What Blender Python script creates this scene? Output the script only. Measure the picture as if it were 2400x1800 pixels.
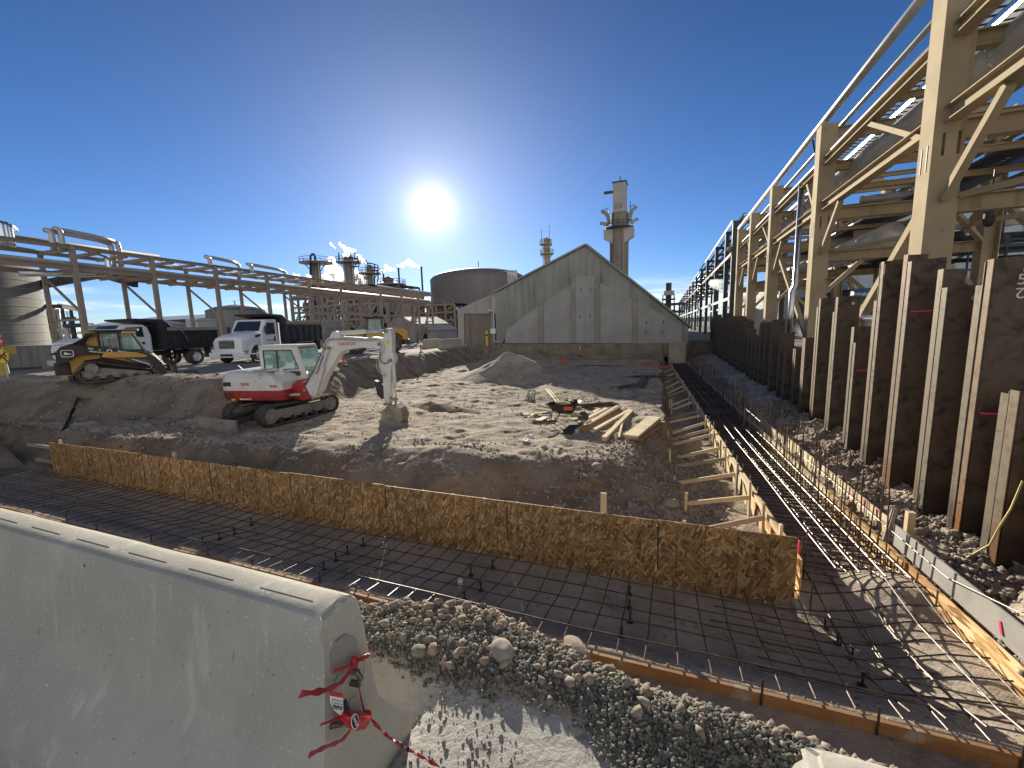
import bpy, math, random
import numpy as np
from mathutils import Matrix, Vector
random.seed(7)
SC = bpy.context.scene
COL = SC.collection
for o in list(bpy.data.objects): bpy.data.objects.remove(o)

# ---------------------------------------------------------------- camera
EYE = 1.8
FPX = 965.0
RM = np.array([[0.93794419, 0.34560631, -0.02858278],
               [-0.02152944, 0.14029493, 0.98987566],
               [0.34611729, -0.92783275, 0.13902952]])   # rows: camera right, up, back
cam_d = bpy.data.cameras.new('camera'); cam = bpy.data.objects.new('camera', cam_d); COL.objects.link(cam)
cam_d.sensor_width = 36; cam_d.lens = FPX / 2400 * 36; cam_d.clip_start = 0.05; cam_d.clip_end = 3000
mw = Matrix.Identity(4)
for r in range(3):
    for c in range(3): mw[c][r] = RM[r][c]
mw[2][3] = EYE
cam.matrix_world = mw
SC.camera = cam

def ray(px, py):
    v = np.array([px - 1200.0, -(py - 900.0), -FPX]); return RM.T @ v
def gp(px, py, z=0.0):
    """a point of the ground plane z seen in the photograph at px, py"""
    r = ray(px, py); t = (z - EYE) / r[2]; return Vector((r[0]*t, r[1]*t, z))
def yp(px, py, Y):
    r = ray(px, py); t = Y / r[1]; return Vector((r[0]*t, Y, EYE + r[2]*t))
def xp(px, py, X):
    r = ray(px, py); t = X / r[0]; return Vector((X, r[1]*t, EYE + r[2]*t))

# ---------------------------------------------------------------- sky, sun
SUNDIR = Vector(ray(1012, 488)).normalized()
LAMP_EL = math.radians(17.0); AZ = math.atan2(SUNDIR.x, SUNDIR.y)
LD = Vector((math.sin(AZ)*math.cos(LAMP_EL), math.cos(AZ)*math.cos(LAMP_EL), math.sin(LAMP_EL)))
w = bpy.data.worlds.new('World'); SC.world = w; w.use_nodes = True
nt = w.node_tree; nt.nodes.clear()
def N(t, **k):
    n = nt.nodes.new(t)
    for a, b in k.items(): setattr(n, a, b)
    return n
def L(a, b): nt.links.new(a, b)
out = N('ShaderNodeOutputWorld'); bg = N('ShaderNodeBackground'); L(bg.outputs[0], out.inputs[0])
sky = N('ShaderNodeTexSky', sky_type='NISHITA'); sky.sun_disc = False
sky.sun_elevation = LAMP_EL; sky.sun_rotation = AZ
sky.altitude = 1700; sky.air_density = 1.0; sky.dust_density = 0.25; sky.ozone_density = 4.0
bg.inputs[1].default_value = 0.11
geo = N('ShaderNodeTexCoord')
nrm = N('ShaderNodeVectorMath', operation='NORMALIZE'); L(geo.outputs['Generated'], nrm.inputs[0])
dot = N('ShaderNodeVectorMath', operation='DOT_PRODUCT'); L(nrm.outputs[0], dot.inputs[0]); dot.inputs[1].default_value = SUNDIR
ac = N('ShaderNodeMath', operation='ARCCOSINE'); L(dot.outputs['Value'], ac.inputs[0])
def M2(op, a, b=None, c=None):
    n = N('ShaderNodeMath', operation=op)
    for i, v in enumerate((a, b, c)):
        if v is None: continue
        if isinstance(v, (int, float)): n.inputs[i].default_value = v
        else: L(v, n.inputs[i])
    return n.outputs[0]
def gauss(sig, amp):     # amp*exp(-(a/sig)^p)
    q = M2('DIVIDE', ac.outputs[0], math.radians(sig)); return M2('MULTIPLY', M2('EXPONENT', M2('MULTIPLY', q, -1.0)), amp)
q = M2('DIVIDE', ac.outputs[0], math.radians(1.25)); disc = M2('MULTIPLY', M2('EXPONENT', M2('MULTIPLY', M2('POWER', q, 2.6), -1.0)), 60.0)
aur = M2('ADD', gauss(1.3, 12.0), gauss(9.5, 2.6))
hue = N('ShaderNodeHueSaturation'); hue.inputs['Saturation'].default_value = 1.12; L(sky.outputs[0], hue.inputs['Color'])
tint = N('ShaderNodeMix', data_type='RGBA', blend_type='MULTIPLY'); tint.inputs[0].default_value = 1.0
L(hue.outputs[0], tint.inputs[6]); tint.inputs[7].default_value = (0.45, 0.46, 0.54, 1)
# thin bright cloud low over the horizon
sep = N('ShaderNodeSeparateXYZ'); L(nrm.outputs[0], sep.inputs[0])
mp = N('ShaderNodeMapping'); mp.inputs['Scale'].default_value = (2.0, 2.0, 22.0); L(nrm.outputs[0], mp.inputs[0])
cn = N('ShaderNodeTexNoise'); cn.inputs['Scale'].default_value = 2.2; cn.inputs['Detail'].default_value = 8; cn.inputs['Roughness'].default_value = .58; L(mp.outputs[0], cn.inputs['Vector'])
band = N('ShaderNodeMapRange', interpolation_type='SMOOTHSTEP'); L(sep.outputs[2], band.inputs[0])
for i, v in zip((1, 2, 3, 4), (0.11, 0.05, 0.0, 1.0)): band.inputs[i].default_value = v
cr = N('ShaderNodeMapRange', interpolation_type='SMOOTHSTEP'); L(cn.outputs[0], cr.inputs[0])
for i, v in zip((1, 2, 3, 4), (0.46, 0.74, 0.0, 0.7)): cr.inputs[i].default_value = v
# bright broken cloud added out of view, away from the sun, to lift shaded faces
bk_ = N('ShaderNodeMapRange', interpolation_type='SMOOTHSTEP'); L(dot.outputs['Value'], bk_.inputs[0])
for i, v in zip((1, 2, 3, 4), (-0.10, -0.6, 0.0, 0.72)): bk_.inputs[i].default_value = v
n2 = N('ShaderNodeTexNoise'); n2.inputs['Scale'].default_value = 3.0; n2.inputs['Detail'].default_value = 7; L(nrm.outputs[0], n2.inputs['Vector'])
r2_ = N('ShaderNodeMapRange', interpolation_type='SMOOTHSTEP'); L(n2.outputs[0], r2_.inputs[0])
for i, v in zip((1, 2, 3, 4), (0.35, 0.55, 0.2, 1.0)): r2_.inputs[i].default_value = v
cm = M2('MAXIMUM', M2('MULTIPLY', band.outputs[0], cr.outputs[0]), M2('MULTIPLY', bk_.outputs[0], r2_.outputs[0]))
deep = N('ShaderNodeMapRange', interpolation_type='SMOOTHSTEP'); L(sep.outputs[2], deep.inputs[0])
for i, v in zip((1, 2, 3, 4), (0.1, 0.8, 1.10, 0.74)): deep.inputs[i].default_value = v
dk_ = N('ShaderNodeVectorMath', operation='SCALE'); L(tint.outputs[2], dk_.inputs[0]); L(deep.outputs[0], dk_.inputs['Scale'])
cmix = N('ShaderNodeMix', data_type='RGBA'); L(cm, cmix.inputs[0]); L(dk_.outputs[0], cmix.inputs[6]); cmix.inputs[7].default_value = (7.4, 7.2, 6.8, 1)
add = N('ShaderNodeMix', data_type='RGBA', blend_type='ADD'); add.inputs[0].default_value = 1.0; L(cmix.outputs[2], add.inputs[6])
gl = N('ShaderNodeMix', data_type='RGBA', blend_type='MULTIPLY'); gl.inputs[0].default_value = 1.0; gl.inputs[7].default_value = (1.0, 0.97, 0.92, 1)
tot = M2('ADD', disc, aur); L(tot, gl.inputs[6]); L(gl.outputs[2], add.inputs[7])
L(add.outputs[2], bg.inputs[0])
sd = bpy.data.lights.new('sun', 'SUN'); sd.energy = 5.0; sd.angle = math.radians(0.5); sd.color = (1.0, 0.92, 0.77)
sun = bpy.data.objects.new('sun', sd); COL.objects.link(sun); sun.rotation_euler = (-LD).to_track_quat('-Z', 'Y').to_euler()
SC.view_settings.view_transform = 'Standard'; SC.view_settings.look = 'None'; SC.view_settings.gamma = 1.0
SC.view_settings.exposure = 0.85
SC.render.engine = 'CYCLES'
SC.cycles.max_bounces = 6; SC.cycles.transparent_max_bounces = 12
SC.cycles.volume_bounces = 1

# ---------------------------------------------------------------- helpers
class MB:
    """collects shapes into one mesh"""
    def __init__(s): s.v = []; s.f = []; s.m = []; s.mi = 0
    def add(s, vs, fs):
        b = len(s.v); s.v += [tuple(v) for v in vs]; s.f += [tuple(b+i for i in f) for f in fs]; s.m += [s.mi]*len(fs); return s
    def box(s, c, d, rz=0.0, M=None):
        x, y, z = d[0]/2, d[1]/2, d[2]/2
        vs = [Vector((sx*x, sy*y, sz*z)) for sz in (-1, 1) for sy in (-1, 1) for sx in (-1, 1)]
        if M is None: M = Matrix.Rotation(rz, 3, 'Z')
        vs = [M @ v + Vector(c) for v in vs]
        return s.add(vs, [(0, 2, 3, 1), (4, 5, 7, 6), (0, 1, 5, 4), (2, 6, 7, 3), (0, 4, 6, 2), (1, 3, 7, 5)])
    def frame(s, a, b, up=(0, 0, 1)):
        a, b = Vector(a), Vector(b); d = (b-a); ln = d.length; d = d.normalized(); u = Vector(up)
        if abs(d.dot(u)) > .98: u = Vector((1, 0, 0)) if abs(d.x) < .9 else Vector((0, 1, 0))
        sx = d.cross(u).normalized(); uu = sx.cross(d).normalized(); return a, b, d, sx, uu, ln
    def beam(s, a, b, w, h, up=(0, 0, 1)):
        a, b, d, sx, uu, ln = s.frame(a, b, up)
        vs = [p + sx*(i*w/2) + uu*(j*h/2) for p in (a, b) for i, j in ((-1, -1), (1, -1), (1, 1), (-1, 1))]
        return s.add(vs, [(0, 3, 2, 1), (4, 5, 6, 7), (0, 1, 5, 4), (1, 2, 6, 5), (2, 3, 7, 6), (3, 0, 4, 7)])
    def ibeam(s, a, b, w, h, t=.02, up=(0, 0, 1)):
        a, b, d, sx, uu, ln = s.frame(a, b, up)
        W, H = w/2, h/2; T = t; q = t/2
        pr = [(-W, -H), (W, -H), (W, -H+T), (q, -H+T), (q, H-T), (W, H-T), (W, H), (-W, H), (-W, H-T), (-q, H-T), (-q, -H+T), (-W, -H+T)]
        vs = [p + sx*i + uu*j for p in (a, b) for i, j in pr]; n = len(pr)
        fs = [(i, (i+1) % n, n+(i+1) % n, n+i) for i in range(n)]
        for k in (0, n):
            fs += [(k, k+1, k+2, k+3, k+10, k+11), (k+3, k+4, k+9, k+10), (k+4, k+5, k+6, k+7, k+8, k+9)]
        return s.add(vs, fs)
    def tube(s, a, b, r, n=8, r2=None, caps=True):
        a, b, d, sx, uu, ln = s.frame(a, b); r2 = r if r2 is None else r2
        vs = [p + (sx*math.cos(2*math.pi*i/n) + uu*math.sin(2*math.pi*i/n))*rr for p, rr in ((a, r), (b, r2)) for i in range(n)]
        fs = [(i, (i+1) % n, n+(i+1) % n, n+i) for i in range(n)]
        if caps: fs += [tuple(range(n-1, -1, -1)), tuple(range(n, 2*n))]
        return s.add(vs, fs)
    def path(s, pts, r, n=8, rs=None):
        pts = [Vector(p) for p in pts]; rings = []; ref = Vector((0.13, 0.31, 0.94)).normalized()
        for i, p in enumerate(pts):
            d = (pts[min(i+1, len(pts)-1)] - pts[max(i-1, 0)]).normalized()
            sx = d.cross(ref)
            if sx.length < .1: sx = d.cross(Vector((1, 0, 0)))
            sx.normalize(); uu = sx.cross(d); rr = rs[i] if rs else r
            rings.append([p + (sx*math.cos(2*math.pi*k/n) + uu*math.sin(2*math.pi*k/n))*rr for k in range(n)])
        vs = [v for g in rings for v in g]
        fs = [(j*n+i, j*n+(i+1) % n, (j+1)*n+(i+1) % n, (j+1)*n+i) for j in range(len(pts)-1) for i in range(n)]
        fs += [tuple(range(n-1, -1, -1)), tuple(range((len(pts)-1)*n, len(pts)*n))]
        return s.add(vs, fs)
    def prism(s, poly, o, ex, ey, depth):
        """2D polygon in the plane (o, ex, ey) extruded by the vector depth"""
        o, ex, ey, dp = Vector(o), Vector(ex), Vector(ey), Vector(depth); n = len(poly)
        vs = [o + ex*p[0] + ey*p[1] for p in poly]; vs += [v + dp for v in vs]
        fs = [tuple(range(n-1, -1, -1)), tuple(range(n, 2*n))] + [(i, (i+1) % n, n+(i+1) % n, n+i) for i in range(n)]
        return s.add(vs, fs)
    def lathe(s, prof, c, axis=(0, 0, 1), n=24, caps=True):
        c = Vector(c); ax = Vector(axis).normalized(); u = Vector((0, 0, 1)) if abs(ax.z) < .9 else Vector((1, 0, 0))
        sx = ax.cross(u).normalized(); sy = ax.cross(sx)
        vs = [c + ax*h + (sx*math.cos(2*math.pi*i/n) + sy*math.sin(2*math.pi*i/n))*r for r, h in prof for i in range(n)]
        fs = [(j*n+i, j*n+(i+1) % n, (j+1)*n+(i+1) % n, (j+1)*n+i) for j in range(len(prof)-1) for i in range(n)]
        if caps: fs += [tuple(range(n)), tuple(range((len(prof)-1)*n, len(prof)*n))[::-1]]
        return s.add(vs, fs)
    def build(s, name, mat, parent=None, world=False, bevel=0, smooth=False, kind=None, label=None):
        vs = s.v
        if parent is not None and world:
            Mi = INV[parent.name]; vs = [tuple(Mi @ Vector(v)) for v in vs]
        me = bpy.data.meshes.new(name); me.from_pydata(vs, [], s.f)
        mats = mat if isinstance(mat, (list, tuple)) else [mat]
        for m_ in mats: me.materials.append(m_)
        if len(mats) > 1: me.polygons.foreach_set('material_index', s.m)
        if smooth: me.shade_smooth()
        me.validate(); me.update()
        o = bpy.data.objects.new(name, me); COL.objects.link(o)
        if parent is not None: o.parent = parent
        if smooth and smooth != 'all':
            me.set_sharp_from_angle(angle=math.radians(35))
        if bevel:
            b = o.modifiers.new('bevel', 'BEVEL'); b.width = bevel; b.segments = 2; b.limit_method = 'ANGLE'; b.angle_limit = math.radians(40)
        if kind: o['kind'] = kind
        if label: o['label'] = label
        return o
INV = {}
def tag(o, label=None, cat=None, group=None, kind=None):
    if label: o['label'] = label
    if cat: o['category'] = cat
    if group: o['group'] = group
    if kind: o['kind'] = kind
    return o
def thing(name, label, cat, loc=(0, 0, 0), rz=0.0, group=None, tilt=None):
    o = bpy.data.objects.new(name, None); COL.objects.link(o); o.empty_display_size = .2
    M = Matrix.Translation(Vector(loc)) @ Matrix.Rotation(rz, 4, 'Z')
    if tilt: M = M @ Matrix.Rotation(tilt[0], 4, 'X') @ Matrix.Rotation(tilt[1], 4, 'Y')
    o.matrix_world = M; INV[o.name] = M.inverted()
    return tag(o, label, cat, group)
def copy_tree(o, parent=None):
    c = o.copy(); COL.objects.link(c)
    if parent is not None: c.parent = parent
    for ch in list(o.children): copy_tree(ch, c)
    return c

# ---------------------------------------------------------------- materials
def mat(name, c1, c2=None, scale=4.0, rough=.7, metal=0.0, bump=0.0, bscale=None, spots=None, streak=None, detail=6, stretch=None, lo=.35, hi=.65, spec=.5, bdist=.02, low=None):
    m = bpy.data.materials.new(name); m.use_nodes = True; t = m.node_tree; ns = t.nodes; b = ns['Principled BSDF']
    b.inputs['Roughness'].default_value = rough; b.inputs['Metallic'].default_value = metal; b.inputs['Specular IOR Level'].default_value = spec
    b.inputs['Base Color'].default_value = (*c1, 1)
    tc = ns.new('ShaderNodeTexCoord'); src = tc.outputs['Object']
    def nz(sc, det=detail, rg=.6, st=None):
        n = ns.new('ShaderNodeTexNoise'); n.inputs['Scale'].default_value = sc; n.inputs['Detail'].default_value = det; n.inputs['Roughness'].default_value = rg
        if st:
            mm = ns.new('ShaderNodeMapping'); mm.inputs['Scale'].default_value = st; t.links.new(src, mm.inputs[0]); t.links.new(mm.outputs[0], n.inputs['Vector'])
        else: t.links.new(src, n.inputs['Vector'])
        return n.outputs[0]
    def ramp(s_, a, z):
        r = ns.new('ShaderNodeMapRange'); r.interpolation_type = 'SMOOTHSTEP'; t.links.new(s_, r.inputs[0])
        r.inputs[1].default_value = a; r.inputs[2].default_value = z; return r.outputs[0]
    def mix(f, a, b_):
        n = ns.new('ShaderNodeMix'); n.data_type = 'RGBA'
        t.links.new(f, n.inputs[0])
        for i, v in ((6, a), (7, b_)):
            if isinstance(v, tuple): n.inputs[i].default_value = (*v, 1)
            else: t.links.new(v, n.inputs[i])
        return n.outputs[2]
    col = None
    if c2 is not None:
        col = mix(ramp(nz(scale, st=stretch), lo, hi), c1, c2)
    if streak:      # (colour, scale, lo, hi): stains that run down
        col = mix(ramp(nz(streak[1], st=(1, 1, .06)), streak[2], streak[3]), col if col is not None else c1, streak[0])
    if spots:       # list of (colour, scale, lo, hi)
        for sp in spots: col = mix(ramp(nz(sp[1]), sp[2], sp[3]), col if col is not None else c1, sp[0])
    if low:         # (colour, z where it starts, z where it ends): mud up to a ragged height
        sx_ = ns.new('ShaderNodeSeparateXYZ'); t.links.new(src, sx_.inputs[0])
        ad = ns.new('ShaderNodeMath'); ad.operation = 'MULTIPLY_ADD'; t.links.new(nz(1.7), ad.inputs[0]); ad.inputs[1].default_value = -2.4; t.links.new(sx_.outputs[2], ad.inputs[2])
        lo_ = ns.new('ShaderNodeMapRange'); lo_.interpolation_type = 'SMOOTHSTEP'; t.links.new(ad.outputs[0], lo_.inputs[0]); lo_.inputs[1].default_value = low[2]; lo_.inputs[2].default_value = low[1]
        mu_ = ns.new('ShaderNodeMath'); mu_.operation = 'MULTIPLY'; t.links.new(lo_.outputs[0], mu_.inputs[0]); t.links.new(ramp(nz(7), .25, .6), mu_.inputs[1]); col = mix(mu_.outputs[0], col, low[0])
    if col is not None: t.links.new(col, b.inputs['Base Color'])
    if bump:
        bn = ns.new('ShaderNodeBump'); bn.inputs['Strength'].default_value = bump; bn.inputs['Distance'].default_value = bdist
        t.links.new(nz(bscale or scale*4, 8, .65, stretch), bn.inputs['Height']); t.links.new(bn.outputs[0], b.inputs['Normal'])
    m['c'] = 1
    return m
M = {}
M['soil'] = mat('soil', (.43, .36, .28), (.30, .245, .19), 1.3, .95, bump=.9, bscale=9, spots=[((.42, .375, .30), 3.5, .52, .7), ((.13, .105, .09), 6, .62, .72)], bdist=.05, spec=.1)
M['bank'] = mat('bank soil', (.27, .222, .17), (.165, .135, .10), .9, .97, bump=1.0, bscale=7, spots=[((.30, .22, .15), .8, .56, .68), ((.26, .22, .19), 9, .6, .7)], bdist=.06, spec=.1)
M['mud'] = mat('trench floor mud', (.44, .37, .285), (.31, .26, .20), .9, .95, bump=1.0, bscale=10, spots=[((.42, .37, .30), 2.2, .52, .7), ((.20, .18, .15), 5, .60, .70)], bdist=.03, spec=.15)
M['yard'] = mat('yard gravel', (.30, .28, .265), (.22, .20, .19), .7, .95, bump=.6, bscale=12, spec=.15)
M['slab'] = mat('dusty concrete', (.44, .415, .375), (.36, .335, .30), 3.0, .93, bump=.8, bscale=16, spots=[((.24, .225, .20), 11, .62, .7)], bdist=.025, spec=.1)
M['conc'] = mat('barrier concrete', (.44, .415, .345), (.36, .34, .285), 1.3, .88, bump=.5, bscale=26, streak=((.50, .48, .41), 7.0, .58, .70), spots=[((.37, .355, .30), 2.6, .52, .75), ((.12, .11, .09), 30, .685, .71), ((.22, .205, .17), 13, .69, .74), ((.60, .58, .51), 70, .60, .7)], bdist=.005, spec=.2)
M['wallc'] = mat('weathered wall concrete', (.33, .305, .265), (.265, .245, .21), .5, .9, bump=.3, bscale=14, streak=((.22, .205, .195), 1.4, .52, .72), spots=[((.37, .355, .34), 1.1, .55, .75)], spec=.2)
M['wallc2'] = mat('grey cast panel concrete', (.40, .385, .35), (.34, .325, .295), .6, .88, bump=.3, bscale=14, streak=((.28, .27, .265), 1.2, .55, .75), spec=.2)
M['clad'] = mat('ribbed grey cladding', (.33, .325, .28), (.27, .262, .23), .35, .7, streak=((.20, .19, .165), 2.0, .45, .75), spec=.3)
M['brownc'] = mat('brown tower concrete', (.25, .21, .175), (.20, .165, .14), .4, .9, streak=((.16, .12, .09), 1.2, .5, .7), bump=.2)
M['osb'] = None
M['lumber'] = mat('new lumber', (.68, .55, .33), (.56, .43, .25), 2.0, .75, bump=.15, bscale=10, stretch=(1, 1, 1), spots=[((.45, .32, .17), 7, .66, .72)])
M['lumber2'] = mat('weathered lumber', (.42, .34, .25), (.32, .25, .18), 2.2, .85, bump=.25, bscale=12, spots=[((.24, .18, .13), 4, .6, .72)])
M['form'] = mat('orange brown form board', (.36, .20, .09), (.28, .145, .065), 1.6, .75, bump=.2, bscale=8, stretch=(1, 1, 6), spots=[((.40, .34, .27), 3.2, .56, .68), ((.16, .09, .05), 9, .66, .72)])
M['ply'] = mat('grey film faced board', (.40, .375, .33), (.32, .30, .265), 2.5, .7, bump=.1, bscale=10, spots=[((.30, .27, .24), 8, .65, .72)])
M['rebar'] = mat('dark rebar steel', (.16, .125, .105), (.085, .062, .052), 9.0, .42, metal=.55, bump=.6, bscale=55, bdist=.004)
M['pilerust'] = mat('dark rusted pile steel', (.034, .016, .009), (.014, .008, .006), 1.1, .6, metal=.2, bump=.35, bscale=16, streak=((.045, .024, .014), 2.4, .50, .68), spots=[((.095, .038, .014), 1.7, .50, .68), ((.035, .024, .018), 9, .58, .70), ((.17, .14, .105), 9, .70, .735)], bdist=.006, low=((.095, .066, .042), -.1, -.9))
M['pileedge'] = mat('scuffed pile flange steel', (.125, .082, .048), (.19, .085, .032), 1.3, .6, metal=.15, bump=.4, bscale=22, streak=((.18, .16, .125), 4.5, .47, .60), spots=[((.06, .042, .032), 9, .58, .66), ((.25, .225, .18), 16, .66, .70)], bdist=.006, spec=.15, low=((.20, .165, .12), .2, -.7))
for nm_, c1_, c2_ in (('pileedge2', (.17, .155, .12), (.095, .085, .065)), ('pileedge3', (.24, .10, .03), (.14, .065, .028)), ('pileedge4', (.085, .06, .042), (.055, .038, .028))):
    M[nm_] = mat('pile flange steel '+nm_[-1], c1_, c2_, 1.6, .62, metal=.15, bump=.4, bscale=22, streak=((.14, .12, .092), 4.5, .48, .62), spots=[((.035, .025, .02), 8, .57, .65), ((.24, .215, .17), 15, .67, .71)], bdist=.006, spec=.15, low=((.19, .155, .11), .2, -.7))
M['cream'] = mat('cream painted steel', (.42, .335, .215), (.36, .285, .18), 1.5, .8, bump=.08, bscale=20, spots=[((.19, .09, .045), 3.0, .69, .73)], streak=((.30, .22, .13), 3, .56, .7), spec=.12)
M['tansteel'] = mat('tan rack steel', (.33, .26, .20), (.27, .21, .16), 1.0, .6, spots=[((.17, .10, .06), 2, .68, .74)])
M['darksteel'] = mat('dark blue grey steel', (.055, .06, .065), (.035, .038, .042), 2, .6, metal=.2)
M['galv'] = mat('insulated pipe jacket', (.50, .49, .46), (.42, .40, .37), 2.0, .45, metal=.35, bump=.15, bscale=9, spots=[((.30, .24, .18), 2.4, .66, .74)])
M['silver'] = mat('bright metal jacket', (.72, .72, .72), (.6, .6, .6), 3, .25, metal=.9, bump=.1, bscale=12)
M['tank'] = mat('brown tank steel', (.19, .165, .15), (.16, .135, .12), .12, .55, streak=((.13, .11, .10), .35, .5, .7))
M['silo'] = mat('stained silo concrete', (.24, .235, .21), (.17, .165, .15), .35, .9, streak=((.15, .15, .145), .9, .46, .66), bump=.2)
M['bluebld'] = mat('pale blue metal siding', (.42, .47, .50), (.38, .43, .46), .3, .5)
M['whitep'] = mat('white machine paint', (.62, .615, .58), (.56, .55, .51), 2.5, .38, spots=[((.42, .37, .30), 4, .62, .75)])
M['truckw'] = mat('white truck paint', (.78, .79, .80), (.72, .73, .74), 1.5, .25, spots=[((.5, .46, .4), 3, .68, .8)])
M['red'] = mat('red machine paint', (.36, .025, .03), (.28, .02, .025), 2, .4, spots=[((.30, .18, .13), 4, .62, .75)])
M['yel'] = mat('yellow machine paint', (.55, .30, .035), (.46, .25, .04), 2, .45, spots=[((.34, .28, .18), 3, .56, .7)])
M['dpaint'] = mat('charcoal machine paint', (.065, .052, .05), (.05, .042, .04), 2, .65, spec=.2, spots=[((.14, .115, .10), 4, .6, .75)])
M['black'] = mat('black paint', (.018, .018, .020), (.03, .03, .032), 2, .5)
M['rubber'] = mat('dusty rubber', (.035, .034, .034), (.09, .08, .07), 3, .9, bump=.3)
M['chrome'] = mat('polished metal', (.75, .75, .74), None, rough=.2, metal=1.0)
M['dirtysteel'] = mat('mud caked steel', (.27, .25, .215), (.18, .165, .145), 3, .8, bump=.4, spots=[((.10, .09, .08), 5, .6, .7)])
M['tread'] = mat('cream mud on bucket', (.36, .31, .235), (.22, .19, .145), 3, .85, bump=.5, spots=[((.17, .15, .13), 4, .6, .7)])
M['orange'] = mat('safety orange', (.62, .085, .035), (.52, .07, .03), 4, .5)
M['tape'] = mat('red barricade tape', (.38, .012, .022), (.26, .009, .015), 30, .45, spots=[((.02, .01, .01), 16, .60, .62)])
M['redflat'] = mat('red plastic tag', (.50, .015, .02), None, rough=.4)
M['white'] = mat('white print', (.80, .80, .78), None, rough=.6)
M['ink'] = mat('black ink', (.015, .015, .018), None, rough=.6)
M['redink'] = mat('red lettering', (.50, .02, .03), None, rough=.5)
M['signy'] = mat('yellow sign', (.72, .50, .02), (.62, .42, .02), 5, .5)
M['signr'] = mat('red sign', (.55, .02, .03), None, rough=.45)
M['yellowp'] = mat('faded yellow paint', (.50, .42, .06), (.38, .33, .10), 3, .8)
M['stone'] = mat('field stone', (.34, .29, .24), (.25, .215, .18), 5, .93, bump=.5, bscale=30, spots=[((.42, .37, .31), 9, .6, .7)], bdist=.01)
M['gravel'] = mat('green grey gravel', (.215, .21, .165), (.12, .12, .10), 14, .93, bump=.4, bscale=50, spots=[((.30, .295, .25), 11, .58, .66)], bdist=.008)
M['gravel2'] = mat('dark damp gravel', (.13, .125, .10), (.07, .068, .055), 10, .9, bump=.4, bscale=50, spots=[((.21, .205, .17), 14, .6, .68)], bdist=.008)
M['clod'] = mat('brown clods', (.30, .24, .185), (.19, .15, .115), 5, .96, bump=.6, bscale=40, spots=[((.42, .355, .28), 10, .6, .68)], bdist=.01)
M['greenb'] = mat('green fabric', (.04, .22, .14), None, rough=.8)
M['gyel'] = mat('yellow cord', (.55, .45, .16), None, rough=.6)
M['pink'] = mat('pink marking paint', (.85, .06, .16), None, rough=.6)
M['chalk'] = mat('white chalk', (.6, .6, .58), None, rough=.9)
M['shed'] = mat('pale sheet siding', (.40, .37, .33), (.34, .31, .275), .5, .7, streak=((.26, .22, .19), 2, .55, .72))
def glass(name, c, a=.25):
    m = bpy.data.materials.new(name); m.use_nodes = True; b = m.node_tree.nodes['Principled BSDF']
    b.inputs['Base Color'].default_value = (*c, 1); b.inputs['Roughness'].default_value = .04; b.inputs['Alpha'].default_value = a; b.inputs['Specular IOR Level'].default_value = .8
    return m
M['rods'] = mat('dull grey rods', (.22, .20, .17), (.14, .125, .11), 5, .95, spec=.05)
def translucent(name, c):
    m = bpy.data.materials.new(name); m.use_nodes = True; t = m.node_tree; b = t.nodes['Principled BSDF']; b.inputs['Base Color'].default_value = (*c, 1); b.inputs['Roughness'].default_value = .8
    tr = t.nodes.new('ShaderNodeBsdfTranslucent'); tr.inputs[0].default_value = (*c, 1); mx = t.nodes.new('ShaderNodeMixShader'); mx.inputs[0].default_value = .7
    t.links.new(b.outputs[0], mx.inputs[1]); t.links.new(tr.outputs[0], mx.inputs[2]); t.links.new(mx.outputs[0], t.nodes['Material Output'].inputs[0]); return m
M['traycov'] = translucent('translucent white cover', (.86, .86, .82))
M['glass'] = glass('greenish cab glass', (.35, .55, .48), .30)
M['dglass'] = glass('dark truck glass', (.03, .045, .06), .88)
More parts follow.
